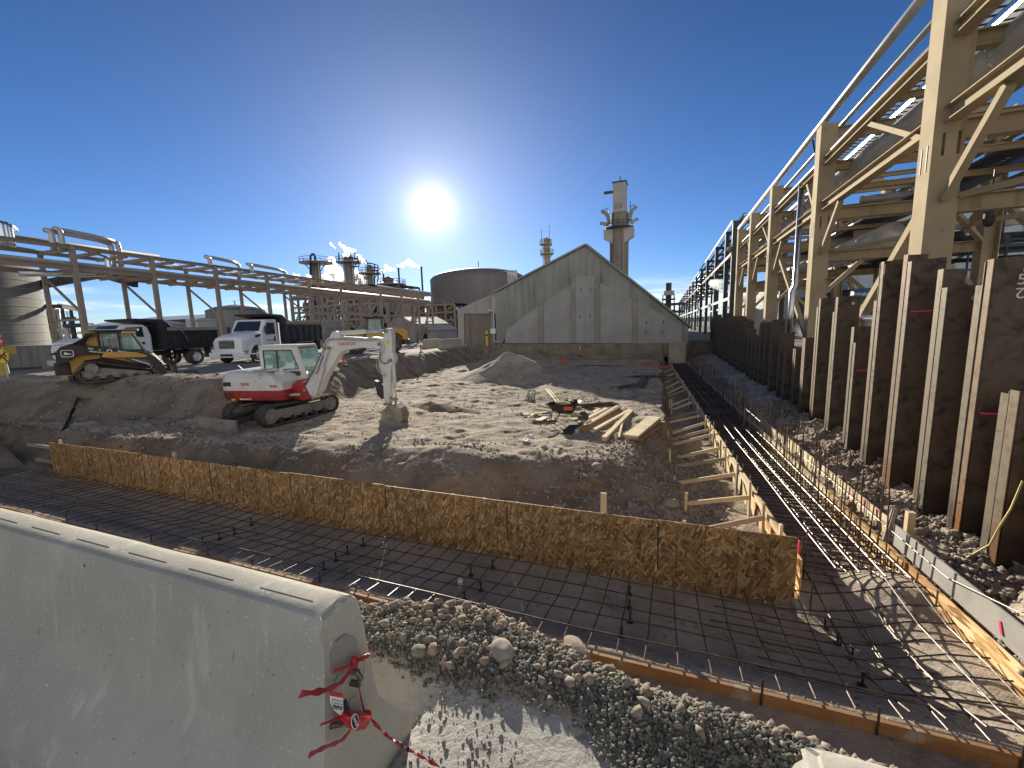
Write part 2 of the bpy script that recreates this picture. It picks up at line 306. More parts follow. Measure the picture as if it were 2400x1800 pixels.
# oriented strand board: two layers of stretched flakes
def osb_mat(name, dark=1.0):
    m = bpy.data.materials.new(name); m.use_nodes = True; t = m.node_tree; ns = t.nodes; b = ns['Principled BSDF']; b.inputs['Roughness'].default_value = .7
    b.inputs['Specular IOR Level'].default_value = .3
    tc = ns.new('ShaderNodeTexCoord'); last = None
    for k, (ang, sx, sz) in enumerate(((.30, 7, 30), (-.75, 8, 34), (1.15, 9, 36))):
        mp_ = ns.new('ShaderNodeMapping'); mp_.inputs['Scale'].default_value = (sx, 3, sz); rt_ = ns.new('ShaderNodeVectorRotate'); rt_.rotation_type = 'Y_AXIS'; rt_.inputs['Angle'].default_value = ang
        wn = ns.new('ShaderNodeTexNoise'); wn.inputs['Scale'].default_value = 3; 
        vm = ns.new('ShaderNodeVectorMath'); vm.operation = 'MULTIPLY_ADD'; vm.inputs[1].default_value = (.025, .025, .025)
        t.links.new(tc.outputs['Object'], wn.inputs['Vector']); t.links.new(wn.outputs['Color'], vm.inputs[0]); t.links.new(tc.outputs['Object'], vm.inputs[2])
        t.links.new(vm.outputs[0], rt_.inputs['Vector']); t.links.new(rt_.outputs[0], mp_.inputs[0])
        vo = ns.new('ShaderNodeTexVoronoi'); vo.inputs['Scale'].default_value = 1.0; vo.inputs['Randomness'].default_value = 1.0; t.links.new(mp_.outputs[0], vo.inputs['Vector'])
        sp = ns.new('ShaderNodeSeparateColor'); t.links.new(vo.outputs['Color'], sp.inputs[0])
        cr_ = ns.new('ShaderNodeValToRGB'); e = cr_.color_ramp.elements
        e[0].position = 0; e[0].color = (.17*dark, .085*dark, .033*dark, 1); e[1].position = 1; e[1].color = (.66*dark, .47*dark, .26*dark, 1)
        e2 = e.new(.35); e2.color = (.34*dark, .20*dark, .085*dark, 1); e3 = e.new(.7); e3.color = (.40*dark, .25*dark, .11*dark, 1)
        t.links.new(sp.outputs[k % 3], cr_.inputs[0])
        if last is None: last = cr_.outputs[0]
        else:
            mk = ns.new('ShaderNodeMapRange'); t.links.new(sp.outputs[(k+1) % 3], mk.inputs[0]); mk.inputs[1].default_value = .5; mk.inputs[2].default_value = .56
            mx = ns.new('ShaderNodeMix'); mx.data_type = 'RGBA'; t.links.new(mk.outputs[0], mx.inputs[0]); t.links.new(last, mx.inputs[6]); t.links.new(cr_.outputs[0], mx.inputs[7]); last = mx.outputs[2]
    big = ns.new('ShaderNodeTexNoise'); big.inputs['Scale'].default_value = .8; t.links.new(tc.outputs['Object'], big.inputs['Vector'])
    br = ns.new('ShaderNodeMapRange'); t.links.new(big.outputs[0], br.inputs[0]); br.inputs[1].default_value = .3; br.inputs[2].default_value = .7; br.inputs[3].default_value = .78; br.inputs[4].default_value = 1.15
    mu = ns.new('ShaderNodeMix'); mu.data_type = 'RGBA'; mu.blend_type = 'MULTIPLY'; mu.inputs[0].default_value = 1; t.links.new(last, mu.inputs[6]); t.links.new(br.outputs[0], mu.inputs[7])
    oi = ns.new('ShaderNodeObjectInfo'); rr_ = ns.new('ShaderNodeMapRange'); t.links.new(oi.outputs['Random'], rr_.inputs[0]); rr_.inputs[3].default_value = .84; rr_.inputs[4].default_value = 1.16
    m3 = ns.new('ShaderNodeMix'); m3.data_type = 'RGBA'; m3.blend_type = 'MULTIPLY'; m3.inputs[0].default_value = 1; t.links.new(mu.outputs[2], m3.inputs[6]); t.links.new(rr_.outputs[0], m3.inputs[7])
    t.links.new(m3.outputs[2], b.inputs['Base Color'])
    return m
M['osb'] = osb_mat('oriented strand board')
M['osbpale'] = osb_mat('pale strand board', 1.7)

def text_obj(s_, name, size, m, parent, loc, rot, ext=.002, align='CENTER', label=None, bold=False):
    cu = bpy.data.curves.new(name, 'FONT'); cu.body = s_; cu.size = size; cu.extrude = ext; cu.align_x = align; cu.align_y = 'CENTER'
    if bold: cu.offset = size*.02
    tmp = bpy.data.objects.new(name, cu); COL.objects.link(tmp)
    dg = bpy.context.evaluated_depsgraph_get(); me = bpy.data.meshes.new_from_object(tmp.evaluated_get(dg))
    bpy.data.objects.remove(tmp); bpy.data.curves.remove(cu)
    me.materials.clear(); me.materials.append(m)
    o = bpy.data.objects.new(name, me); COL.objects.link(o)
    if parent is not None: o.parent = parent
    o.matrix_local = Matrix.Translation(Vector(loc)) @ rot.to_4x4()
    if label: o['label'] = label
    return o
def basis(ex, ey):      # rotation whose local x = ex, y = ey
    ex = Vector(ex).normalized(); ey = Vector(ey); ez = ex.cross(ey).normalized(); ey = ez.cross(ex)
    return Matrix((ex, ey, ez)).transposed()

# ---------------------------------------------------------------- noise
def vnoise(x, y, seed=0):
    xi = np.floor(x).astype(np.int64); yi = np.floor(y).astype(np.int64); fx = x-xi; fy = y-yi
    fx = fx*fx*(3-2*fx); fy = fy*fy*(3-2*fy)
    def h(a, b):
        n = (a*374761393 + b*668265263 + seed*974634777) & 0x7fffffff; n = ((n ^ (n >> 13))*1274126177) & 0x7fffffff
        return ((n ^ (n >> 16)) & 0xffff)/65535.0*2-1
    return (h(xi, yi)*(1-fx) + h(xi+1, yi)*fx)*(1-fy) + (h(xi, yi+1)*(1-fx) + h(xi+1, yi+1)*fx)*fy
def fbm(x, y, oct=4, seed=0, g=.5):
    s_ = 0; a = 1; t_ = 0
    for k in range(oct): s_ = s_ + a*vnoise(x*2**k, y*2**k, seed+k*17); t_ += a; a *= g
    return s_/t_
def sst(e0, e1, x):
    t_ = np.clip((x-e0)/(e1-e0), 0, 1); return t_*t_*(3-2*t_)
def sdist(px, py, poly):
    """signed distance, positive inside"""
    d = np.full(px.shape, 1e9); ins = np.zeros(px.shape, bool); n = len(poly)
    for i in range(n):
        ax, ay = poly[i]; bx, by = poly[(i+1) % n]; ex, ey = bx-ax, by-ay
        t_ = np.clip(((px-ax)*ex + (py-ay)*ey)/(ex*ex+ey*ey), 0, 1)
        d = np.minimum(d, np.hypot(px-ax-t_*ex, py-ay-t_*ey))
        c = ((ay > py) != (by > py)) & (px < (bx-ax)*(py-ay)/(by-ay+1e-12) + ax); ins ^= c
    return np.where(ins, d, -d)

# ---------------------------------------------------------------- ground
FL = -2.12          # trench floor
SK = -.048          # the long trench leans this much per metre
FR = -1.93          # floor of the long trench
def tx(x0, y): return x0 + SK*(y-6)
def flz(x, y):      # near trench floor, banked up to the near form
    return FL + .36*sst(4.95, 4.12, y) + (FR-FL)*sst(5.6, 6.6, y)*(x > 1.7) + .34*sst(1.9, 3.1, x)*sst(7.4, 6.2, y)*sst(4.2, 5.0, y)
PIT = [(-24.6, 2.3), (4.3, 2.3), (4.3, 40), (3.4, 40.5), (2.6, 37.6), (-18.5, 37.6), (-17.6, 30), (-16.9, 22), (-17.2, 18.8), (-16.2, 14.5), (-16.0, 12.0), (-18.6, 11.2), (-21, 10.3), (-24.4, 9.8), (-27.5, 9.0)]
def hgt(x, y):
    x = np.asarray(x, float); y = np.asarray(y, float)
    wob = fbm(x*.45, y*.45, 4, 3)
    fine = fbm(x*2.6, y*2.6, 5, 11)
    d = sdist(x + .35*wob, y + .35*fbm(x*.5, y*.5, 3, 5), PIT)
    wd = np.where(y > 36.2, .5, np.where(x > 3.5, .3, 2.3))
    z = -1.25*sst(0, 1, d/wd)
    yard = .02*wob
    z = z + np.where(d < 0, yard, 0)
    # low spoil ridge along the left edge
    z = z + .16*np.exp(-((d+.6)/.9)**2)*((x < -15) & (y < 26))*(1+wob)
    # island surface relief
    isl = sst(.6, 2.4, d)
    rid = fbm(x*.9+3*wob, y*3.0, 4, 21)
    z = z + isl*(.10*wob + .075*fine + .05*rid)
    z = z + (y > 6.3)*np.exp(-((d-1.2)/1.0)**2)*(.20*fbm(x*1.3, y*1.3, 4, 23) + .10*fbm(x*4, y*4, 3, 25))*(x < 1)*(y < 36)
    # wheel ruts
    z = z - isl*.05*np.exp(-((np.abs((x+14.5) - .30*(y-16) - 1.2*np.sin(y*.2)) - .9)/.16)**2)*(y > 12)
    # scarp towards the near trench and round the corner
    edge = 8.9 + .7*fbm(x*.35, x*0+2.2, 3, 31) + .18*fbm(x*1.4, y*1.4, 4, 33) - 1.3*sst(-10, -15, x)
    f = sst(0, 1, (edge - y)/(1.6 + .3*wob))
    z = np.where(x < tx(1.6, y) + .3, z - (y > 6.1)*f*(.72 + .12*fine)*sst(.3, 2.0, d) + (y > 6.6)*4*f*(1-f)*(.24*fbm(x*.9, y*1.3, 4, 27) + .09*fbm(x*4, y*4, 3, 29)), z)
    # ditch right of the island: a steep undercut cliff, gentler at the near corner
    cx_ = -.05 + .28*fbm(y*.5, y*0+7, 3, 41) - .012*(y-12)
    soft = sst(13.5, 9.5, y)
    g = sst(0, 1, (x - cx_ + .9*soft)/(.35 + 1.5*soft))
    tgt = -1.98 + .06*fine + .25*sst(30, 37, y)
    z = np.where((x < tx(1.80, y)) & (y > 6.1), z*(1-g) + tgt*g, z)
    # foot of the scarp just behind the strand board wall
    z = np.where((y > 6.1) & (y < 7.0) & (x < 1.7), np.minimum(z, -1.95 + .35*sst(6.35, 7.1, y) + .05*fine), z)
    # the two trench floors
    fl = FL + .012*fbm(x*1.2, y*1.2, 4, 51)
    near = (y > 4.07) & (y < 6.13) & (x > -19.5)
    flv = flz(x, y) + .018*fbm(x*2.2, y*2.2, 4, 51)
    z = np.where(near & (x < 4), flv + (1.2 + .25*fine)*sst(-17.4, -20.5, x + .5*wob), z)
    tr = (x > tx(1.81, y)) & (x < tx(3.18, y)) & (y > 4.07) & (y < 37.2)
    z = np.where(tr, flv, z)
    # bank under the sheet piles
    bk = (x >= tx(3.18, y)) & (x < 4.75) & (y > 2.3) & (y < 41)
    u = np.clip((x - tx(3.18, y))/(4.2 - tx(3.18, y)), 0, 1)
    zb = -1.62 + (.30 + .25*sst(8, 14, y))*u + .13*fine + .10*fbm(x*5, y*5, 3, 61)
    zb = zb + .55*sst(6.2, 4.9, y)*sst(.1, .45, u)
    z = np.where(bk, zb, z)
    z = np.where((x >= 4.38) & (y > 2.3), .02*wob, z)
    # slope from the roadway down to the near form
    ed = 1.80 + .22*np.exp(-((x+1.0)/.8)**2) + .10*fbm(x*.8, x*0, 3, 71) + .05*fbm(x*3, y*3, 3, 73)
    s_ = sst(0, 1, (y - ed)/(1.45))
    zs = -.06 - .14*sst(-1.0, -1.3, x)*sst(1.7, 1.4, y) + .06*sst(1.6, 1.9, y + .06*fbm(x*2, y*2, 3, 5)) -1.86*s_ + .02*np.exp(-((y-ed-.1)/.35)**2)*(1+fine) + .045*fine*sst(1.6, 2.2, y)
    z = np.where((y <= 4.07) & (y > -3) & (x < 4.75), zs + 0.0*x, z)
    z = np.where((y <= 4.07) & (x >= 4.38), 0, z)
    return z
def axis_pts(segs):
    r = []
    for a, b, st in segs: r += list(np.arange(a, b-1e-6, st))
    r.append(segs[-1][1]); return np.array(r)
XS = axis_pts([(-900, -100, 100), (-100, -44, 4), (-44, -28, .8), (-28, -17, .2), (-17, -4, .11), (-4, 1.6, .045), (1.6, 3.3, .03), (3.3, 4.8, .035), (4.8, 8, .8), (8, 60, 6), (60, 960, 100)])
YS = axis_pts([(-60, -5, 11), (-5, .8, .6), (.8, 4.05, .035), (4.05, 4.09, .02), (4.09, 6.09, .1), (6.09, 6.15, .02), (6.15, 12, .065), (12, 24, .1), (24, 36, .16), (36, 38.2, .06), (38.2, 46, 1), (46, 200, 14), (200, 1400, 150)])
GX, GY = np.meshgrid(XS, YS); GZ = hgt(GX, GY)
# little clods that break the sunlit surface
nx, ny = len(XS), len(YS)
vv = np.stack([GX.ravel(), GY.ravel(), GZ.ravel()], 1)
ii, jj = np.meshgrid(np.arange(nx-1), np.arange(ny-1)); a_ = (jj*nx+ii).ravel()
ff = np.stack([a_, a_+1, a_+nx+1, a_+nx], 1)
me = bpy.data.meshes.new('ground'); me.vertices.add(len(vv)); me.vertices.foreach_set('co', vv.ravel().astype(np.float32))
me.loops.add(ff.size); me.loops.foreach_set('vertex_index', ff.ravel().astype(np.int32)); me.polygons.add(len(ff))
me.polygons.foreach_set('loop_start', (np.arange(len(ff))*4).astype(np.int32)); me.update(calc_edges=True)
cxs = (GX[:-1, :-1] + GX[1:, 1:]).ravel()/2; cys = (GY[:-1, :-1] + GY[1:, 1:]).ravel()/2; czs = (GZ[:-1, :-1]+GZ[1:, 1:]).ravel()/2
steep = np.maximum(np.abs(GZ[1:, 1:]-GZ[:-1, :-1]), np.abs(GZ[1:, :-1]-GZ[:-1, 1:])).ravel()/np.hypot(GX[1:, 1:]-GX[:-1, :-1], GY[1:, 1:]-GY[:-1, :-1]).ravel()
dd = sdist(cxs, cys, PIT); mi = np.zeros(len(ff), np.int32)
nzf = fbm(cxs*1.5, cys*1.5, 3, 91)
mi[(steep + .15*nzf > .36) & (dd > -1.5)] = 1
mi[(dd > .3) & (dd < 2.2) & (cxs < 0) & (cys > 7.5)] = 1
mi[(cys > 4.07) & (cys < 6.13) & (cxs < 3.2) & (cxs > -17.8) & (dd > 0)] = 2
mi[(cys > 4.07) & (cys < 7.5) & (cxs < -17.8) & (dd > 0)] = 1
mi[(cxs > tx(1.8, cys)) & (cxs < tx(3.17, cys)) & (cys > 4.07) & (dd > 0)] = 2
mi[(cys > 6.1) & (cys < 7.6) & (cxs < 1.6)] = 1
mi[(cxs > 3.1) & (dd > 0)] = 0
mi[(dd < -1.3) & (cys > 4)] = 3
mi[(cys < 1.70 - .35*sst(-.4, .2, cxs) + .08*nzf)] = 4
mi[(cys < .3)] = 4
mi[(dd < 0) & (cxs > 4.38)] = 3
me.polygons.foreach_set('material_index', mi)
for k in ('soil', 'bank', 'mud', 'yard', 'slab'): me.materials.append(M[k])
me.polygons.foreach_set('use_smooth', np.ones(len(ff), bool)); me.update()
g = bpy.data.objects.new('ground', me); COL.objects.link(g); g['kind'] = 'structure'
def gz(x, y): return float(hgt(np.array([x]), np.array([y]))[0])
# ---------------------------------------------------------------- strand board wall (near trench)
rnd = random.Random(3)
WT = -1.10
wall = thing('formwork_wall', 'long strand board formwork wall behind the near rebar mat', 'formwork wall', (-7.5, 6.1, FL))
cuts = [-16.45, -14.6, -12.2, -9.75, -7.3, -4.9, -2.45, -.05, 1.72]
for i in range(len(cuts)-1):
    a, b = cuts[i], cuts[i+1]; top = WT + (.012 if i % 3 == 1 else -.004*(i % 2)); bot = FL-.02 if b < 1.7 else FL + .20
    m = MB()
    if b > 1.7: m.prism([(a+.004, FL-.02), (b-1.2, FL-.02), (b-.25, FL+.06), (b-.002, FL+.17), (b-.002, top), (a+.004, top)], (0, 6.09+.002*(i % 2), 0), (1, 0, 0), (0, 0, 1), (0, .018, 0))
    else: m.box(((a+b)/2, 6.10+.002*(i % 2), (top+bot)/2), (b-a-.014, .018, top-bot))
    m.build('panel', M['osb'], wall, world=True)
m = MB()
for x in np.arange(-16.3, 1.7, .61): m.beam((x, 6.147, FL), (x, 6.147, WT-.03), .038, .07, up=(0, 1, 0))
m.build('studs', M['lumber'], wall, world=True)
m = MB(); m.box((-7.4, 6.147, WT-.12), (18.0, .06, .035)); m.build('waler', M['lumber2'], wall, world=True)
for b_ in cuts[1:-1]:
    m = MB(); m.box((b_+.02, 6.086, (WT+FL)/2+.12), (.012, .004, WT-FL-.3)); m.build('joint_line', M['ink'], wall, world=True)
    m = MB()
    for sx_ in (-.05, .07, .68, -.66):
        for zz in np.arange(FL+.25, WT-.05, .2): m.box((b_+sx_+.01*math.sin(zz*40), 6.0885, zz), (.012, .003, .012))
    m.build('nail_heads', M['ink'], wall, world=True, kind='stuff')
m = MB()
for x in np.arange(-16, 1.7, .405):      # snap lines across the sheets
    m.box((x + rnd.uniform(-.03, .03), 6.0885, (WT+FL)/2+.02), (.004, .003, WT-FL-.06))
m.build('chalk_lines', M['ink'], wall, world=True)
for x in (-15.95, -13.1, -9.0, -5.1, -1.6):
    m = MB(); m.beam((x, 6.19, WT-.16), (x+.04, 7.0, -1.72), .04, .085); m.build('brace', M['lumber2'], wall, world=True)
for x, zz in ((-.85, .27), (-11.2, .1), (-16.2, .05)):
    m = MB(); m.beam((x, 6.24, FL), (x, 6.25, WT+zz), .045, .09); m.build('stake', M['lumber'], wall, world=True, bevel=.004)
for z0, dx in ((-1.28, 1.3), (-1.72, 1.0)):
    m = MB(); m.box((-16.5-dx/2, 6.16, z0), (dx, .04, .09)); m.build('tie_board', M['lumber2'], wall, world=True)
for k, (x, s_) in enumerate(((-.3, 'THIS SIDE UP'), (1.25, 'EDGE FACE'), (.9, '||||'))):
    text_obj(s_, 'stamp', .075, M['ink'], wall, (x+7.5, -.0125-.001, .62), basis((0, 0, -1), (1, 0, 0)), .001)
m = MB(); m.box((1.735, 6.12, WT-.12), (.02, .06, .16)); m.build('marking', M['pink'], wall, world=True)

# ---------------------------------------------------------------- near form board
nf = thing('form_board', 'long orange brown form board edging the near rebar mat', 'form board', (-5, 4.05, -1.9))
segs = [(-17.5, -13.1), (-13.1, -8.9), (-8.9, -4.6), (-4.6, -.6), (-.6, 3.0), (3.0, 5.2)]
def nfy(x): return 4.05 + .02*math.sin(x*.8)
for i, (a, b) in enumerate(segs):
    m = MB(); n = 8
    for k in range(n):
        x0 = a+(b-a)*k/n; x1 = a+(b-a)*(k+1)/n
        m.beam((x0, nfy(x0), -1.88+.005*(i % 2)), (x1, nfy(x1), -1.88+.005*(i % 2)), .042, .30)
    m.build('board', M['form'], nf, world=True, bevel=.004)
for x in (-15.2, -14.6, -13.4, -12.2, -10.9, -9.9, -8.3, -6.9, -5.9, -4.55, -3.9, .93, 1.83, 2.75, 3.6):
    m = MB(); m.tube((x, nfy(x)-.035 if x > .5 else nfy(x)+.05, -2.2), (x+rnd.uniform(-.01, .01), nfy(x)-.03 if x > .5 else nfy(x)+.05, -1.60+rnd.uniform(-.03, .04)), .011, 8)
    m.build('steel_stake', M['rebar'], nf, world=True)

# ---------------------------------------------------------------- near rebar mat
def bar(m, pts, r=.0085, n=6): m.path(pts, r, n)
matn = thing('rebar_mat', 'flat rebar mat lying over the near trench floor', 'rebar mat', (-6, 5.1, FL))
zc = FL + .16
extra = MB(); nb = 0
xb = [-19.0 + .30*k for k in range(76)]
xs_sorted = sorted(xb, key=lambda x: abs(x - .5))
for x in xb:
    if x > 3.0: continue
    dx = rnd.uniform(-.02, .02); sk = rnd.uniform(-.03, .03)
    p = [(x+dx+sk, 4.09, FL+.43+rnd.uniform(-.006, .006)), (x+dx, 4.6, FL+.36), (x+dx, 5.1, FL+.22), (x+dx-sk, 6.02 if x < 1.6 else 6.6, FL+.17 if x < 1.6 else FR+.1)]
    m = MB(); bar(m, p); m.build('cross_bar', M['rebar'], matn, world=True)
zlong = [FL+.395, FL+.335, FL+.23, FL+.20, FL+.185]
for k, y in enumerate((4.36, 4.70, 5.05, 5.39, 5.73)):
    m = MB(); xs = np.linspace(-19.3, 3.0 + .1*k, 24)
    bar(m, [(x, y + .02*math.sin(x*.9+k), zlong[k]+.017+.008*math.sin(x*1.7+k)) for x in xs]); m.build('long_bar', M['rebar'], matn, world=True)
ties = MB()
for x in xb:
    for k, y in enumerate((4.36, 4.70, 5.05, 5.39, 5.73)):
        if x < 3 and rnd.random() < .45: ties.tube((x-.012, y-.012, zlong[k]+.012), (x+.014, y+.016, zlong[k]+.04), .0022, 4)
ties.build('tie_wires', M['black'], matn, world=True, kind='stuff')
def chair(x, y, lab):
    t = thing('rebar_chair', lab, 'rebar chair', (x, y, gz(x, y)+.005), 0, 'black plastic chairs between the rebars')
    m = MB(); m.lathe([(.045, 0), (.045, .008), (.012, .012)], (0, 0, 0), n=12); m.build('base', M['black'], t)
    m = MB(); m.lathe([(.013, .01), (.010, .10), (.018, .125)], (0, 0, 0), n=8); m.box((.012, 0, .14), (.006, .02, .03)); m.box((-.012, 0, .14), (.006, .02, .03)); m.build('post', M['black'], t)
cps = [(590, 1232), (550, 1252), (515, 1265), (478, 1286), (852, 1280), (815, 1298), (788, 1315), (760, 1340), (1155, 1333), (1104, 1350), (1127, 1385), (1089, 1412), (1475, 1395), (1475, 1428), (1477, 1458), (1457, 1496), (1962, 1512), (1933, 1475), (1996, 1548), (2020, 1612), (2130, 1396)]
for k, (px, py) in enumerate(cps):
    p = gp(px, py, FL); grp = ['first', 'second', 'third', 'fourth', 'fifth', 'sixth'][k//4]; w_ = ['farthest', 'second', 'third', 'nearest'][k % 4]
    if 4.2 < p.y < 6.05 or px > 1900: chair(p.x, min(max(p.y, 4.25), 8.0), f'{w_} black rebar chair in the {grp} row counted from the left' if k < 20 else 'black rebar chair between bars below the long trench cage end')

# ---------------------------------------------------------------- long trench: left form with stakes and kickers
lf = thing('trench_form', 'pale board form with stakes and kickers down the left of the long trench', 'trench form', (1.65, 20, FL))
y = 6.16; i = 0
while y < 36.5:
    y2 = min(y+2.44, 36.6); m = MB(); top = -1.42 + .01*((i*7) % 3 - 1)
    m.beam((tx(1.80, y), y+.003, (top+FR-.1)/2), (tx(1.80, y2), y2, (top+FR-.1)/2), .022, top-FR+.1)
    m.build('panel', M['lumber'] if i % 3 else M['osbpale'], lf, world=True); y = y2; i += 1
m = MB(); m.beam((tx(1.763, 6.2), 6.2, -1.48), (tx(1.763, 36.5), 36.5, -1.48), .045, .09); m.build('top_waler', M['lumber'], lf, world=True)
ky = [6.75, 7.6, 8.55, 9.75, 10.9, 11.6, 12.9, 13.5, 14.5, 15.6, 16.3, 18.2, 19.3, 21.5, 22.5, 24.5, 26.5, 28.5, 31.0, 33.5]
for k, yy in enumerate(ky):
    x0 = tx(1.71, yy); mt = M['lumber'] if k % 3 != 1 else M['lumber2']
    ln = 1.15 if k < 11 else .8
    m = MB(); m.beam((x0, yy, -2.25), (x0+rnd.uniform(-.04, .02), yy+rnd.uniform(-.03, .03), -1.27+rnd.uniform(-.06, .06)), .04, .085, up=(0, 1, 0)); m.build('stake', M['lumber2'] if k % 2 else M['lumber'], lf, world=True, bevel=.003)
    m = MB(); m.beam((x0-.03, yy-.05, -1.50+rnd.uniform(-.05, .03)), (x0-ln+rnd.uniform(-.1, .1), yy-.18+rnd.uniform(-.1, .25), -1.88+rnd.uniform(-.04, .06)), .038, .085); m.build('kicker', mt, lf, world=True, bevel=.003)
    if k < 14:
        sx_ = x0-ln-.03+rnd.uniform(-.1, .05)
        m = MB(); m.beam((sx_, yy-.12, -2.2), (sx_+rnd.uniform(-.04, .04), yy-.12, -1.45+rnd.uniform(-.25, .08)), .045, .05); m.build('anchor_stake', M['lumber'], lf, world=True)
# right form: low board and the planks behind it
rf = thing('trench_form', 'low pale board form along the right of the long trench below the sheet piles', 'trench form', (3.2, 20, FL))
y = 4.2; i = 0
while y < 34:
    y2 = y+2.44; m = MB(); tz = -1.52 if y > 6.2 else -1.50
    m.beam((tx(3.16, y), y, (tz+FR-.15)/2), (tx(3.16, y2), y2, (tz+FR-.15)/2), .02, tz-FR+.15)
    if y > 6: m.beam((tx(3.155, y), y, tz-.03), (tx(3.155, y2), y2, tz-.03), .06, .085)
    m.build('panel', M['osbpale'] if y < 9 else M['lumber'], rf, world=True); y = y2-.003; i += 1
for (a, b, zt, mt) in ((4.3, 7.15, -1.19, 'ply'), (7.6, 10.1, -1.30, 'lumber'), (10.25, 12.4, -1.30, 'lumber'), (12.6, 15.2, -1.36, 'lumber')):
    m = MB(); off = 3.23 if mt == 'ply' else 3.38
    m.beam((tx(off, a), a, zt-.15), (tx(off, b), b, zt-.15), .03, .31); m.build('plank', M[mt], rf, world=True, bevel=.003)
m = MB(); m.beam((tx(3.14, 7.3), 7.3, FL+.05), (tx(3.24, 7.25), 7.22, -.98), .045, .09, up=(0, 1, 0)); m.build('stake', M['lumber2'], rf, world=True)
m = MB(); m.beam((tx(3.42, 7.2), 7.2, -1.5), (tx(3.42, 7.2), 7.2, -1.0), .09, .09); m.build('stake', M['lumber'], rf, world=True)
m = MB(); m.beam((tx(3.2, 9.2), 9.2, -1.7), (tx(3.30, 5.2), 5.2, -1.52), .05, .06); m.build('shim_board', M['rebar'], rf, world=True)
for yy in (5.2, 7.9, 8.3, 8.7):
    m = MB(); zz = -1.42; m.beam((tx(3.36 if yy > 7.4 else 3.208, yy), yy, zz), (tx(3.36 if yy > 7.4 else 3.208, yy), yy+.05, zz+.12), .006, .03); m.build('marking', M['pink'], rf, world=True)

# ---------------------------------------------------------------- rebar cage down the long trench
zq = FR
cage = thing('rebar_cage', 'long double layer rebar cage with upright dowels in the right hand trench', 'rebar cage', (2.4, 18, FL))
zt = FR+.36; zb = FR+.09
for k, x0 in enumerate((2.0, 2.24, 2.50, 2.78, 3.03)):
    for zz, nm in ((zt, 'top_bar'), (zb, 'bottom_bar')):
        if nm == 'top_bar' and k == 0: continue
        m = MB(); ys = np.concatenate([[] if zz == zt else [4.15, 4.5, 5.0, 5.6], np.linspace(6.3, 36.5, 36)])
        bar(m, [(tx(x0, yy), yy, (zz if yy >= 7.0 else max(zz if yy > 6.2 else -9, gz(tx(x0, yy), yy)+.10)) + .012*math.sin(yy*1.3+k) + .018) for yy in ys], .0115 if zz == zt else .0095); m.build(nm, M['rebar'], cage, world=True)
far = MB(); n_ = 0
yy = 4.35
while yy < 36:
    far_ = yy > 13.5
    for zz in ((zb,) if yy < 6.3 else (zb, zt)):
        xa = tx(1.86, yy) if yy > 6.2 else 1.2-.2*((yy*10) % 3); xb_ = tx(3.12, yy)
        pts = [(xa, yy+rnd.uniform(-.03, .03), zz), (xb_, yy+rnd.uniform(-.03, .03), zz)]
        if yy < 6.3: pts = [(q_, pts[0][1], gz(q_, yy)+.11) for q_ in np.linspace(xa, xb_, 7)]
        if zz == zt: pts = [(xa, yy, zb+.02), (xa+.02, yy, zt-.02), (xa+.06, yy, zt), (xb_-.05, yy+.01, zt), (xb_, yy, zt-.03), (xb_+.01, yy, zb+.02)]
        m = far if far_ else MB(); bar(m, pts, .0095, 5)
        if not far_: m.build('cross_bar', M['rebar'], cage, world=True)
    yy += .17 if yy > 6.3 else .26
far.build('far_cross_bars', M['rebar'], cage, world=True, kind='stuff')
fd = MB(); yy = 6.9; c = 0; FLs = FL; FL = FR
while yy < 33:
    for xo in (2.72, 3.06):
        if rnd.random() < .12: continue
        h = 1.42 + rnd.uniform(-.16, .1); ln = rnd.uniform(-.10, .10); l2 = rnd.uniform(-.12, .12); yj = yy+rnd.uniform(-.08, .08)
        m = fd if c >= 88 else MB()
        bar(m, [(tx(xo, yj)-.16, yj, FL+.1), (tx(xo, yj), yj, FL+.12), (tx(xo, yj)+ln*.3, yj+l2*.3, FL+.5), (tx(xo, yj)+ln, yj+l2, FL+h)], .0095, 6)
        if c < 88: m.build('dowel', M['rebar'], cage, world=True)
        c += 1
    yy += .29
FL = FLs
fd.build('far_dowels', M['rebar'], cage, world=True, kind='stuff')
for xo, yy in ((1.83, 6.35), (1.95, 6.6), (1.86, 5.95)):
    m = MB(); bar(m, [(xo, yy, FL), (xo+.01, yy, FL+.92+.1*(xo-1.8))], .0095); m.build('corner_bar', M['rebar'], cage, world=True)
m = MB(); bar(m, [(tx(2.9, y_), y_, FR+.86+.03*math.sin(y_)) for y_ in np.linspace(13, 19, 8)], .008); m.build('spacer_bar', M['rebar'], cage, world=True)
m = MB(); bar(m, [(tx(3.2, y_), y_, -1.30+.35*(y_ < 5)) for y_ in (4.6, 6, 7.5, 9, 11)], .007); m.build('top_strand', M['rebar'], cage, world=True)
# debris on trench floor
for (px, py, lab) in ((2110, 1432, 'pale flat stone on the trench floor among the bars'), ):
    p = gp(px, py, FR); m = MB(); m.lathe([(.02, .0), (.09, .01), (.08, .05), (.04, .07)], (0, 0, 0), n=9); o = m.build('stone', M['stone']); o.location = (p.x, p.y, gz(p.x, p.y)); o.data.transform(Matrix.Scale(.6, 4, (0, 1, 0))); tag(o, lab, 'stone')
p = gp(1078, 1375, FL)
o = MB().lathe([(.01, 0), (.05, .02), (.03, .09), (.045, .14), (.01, .17)], (0, 0, 0), n=8).build('plastic_bag', M['white'], smooth=True); o.location = (p.x, p.y, gz(p.x, p.y)+.02); o.rotation_euler = (.4, .3, 0); tag(o, 'crumpled pale scrap bag lying between the near bars', 'bag')

# ---------------------------------------------------------------- sheet piles
PX = 3.98
tops = {}
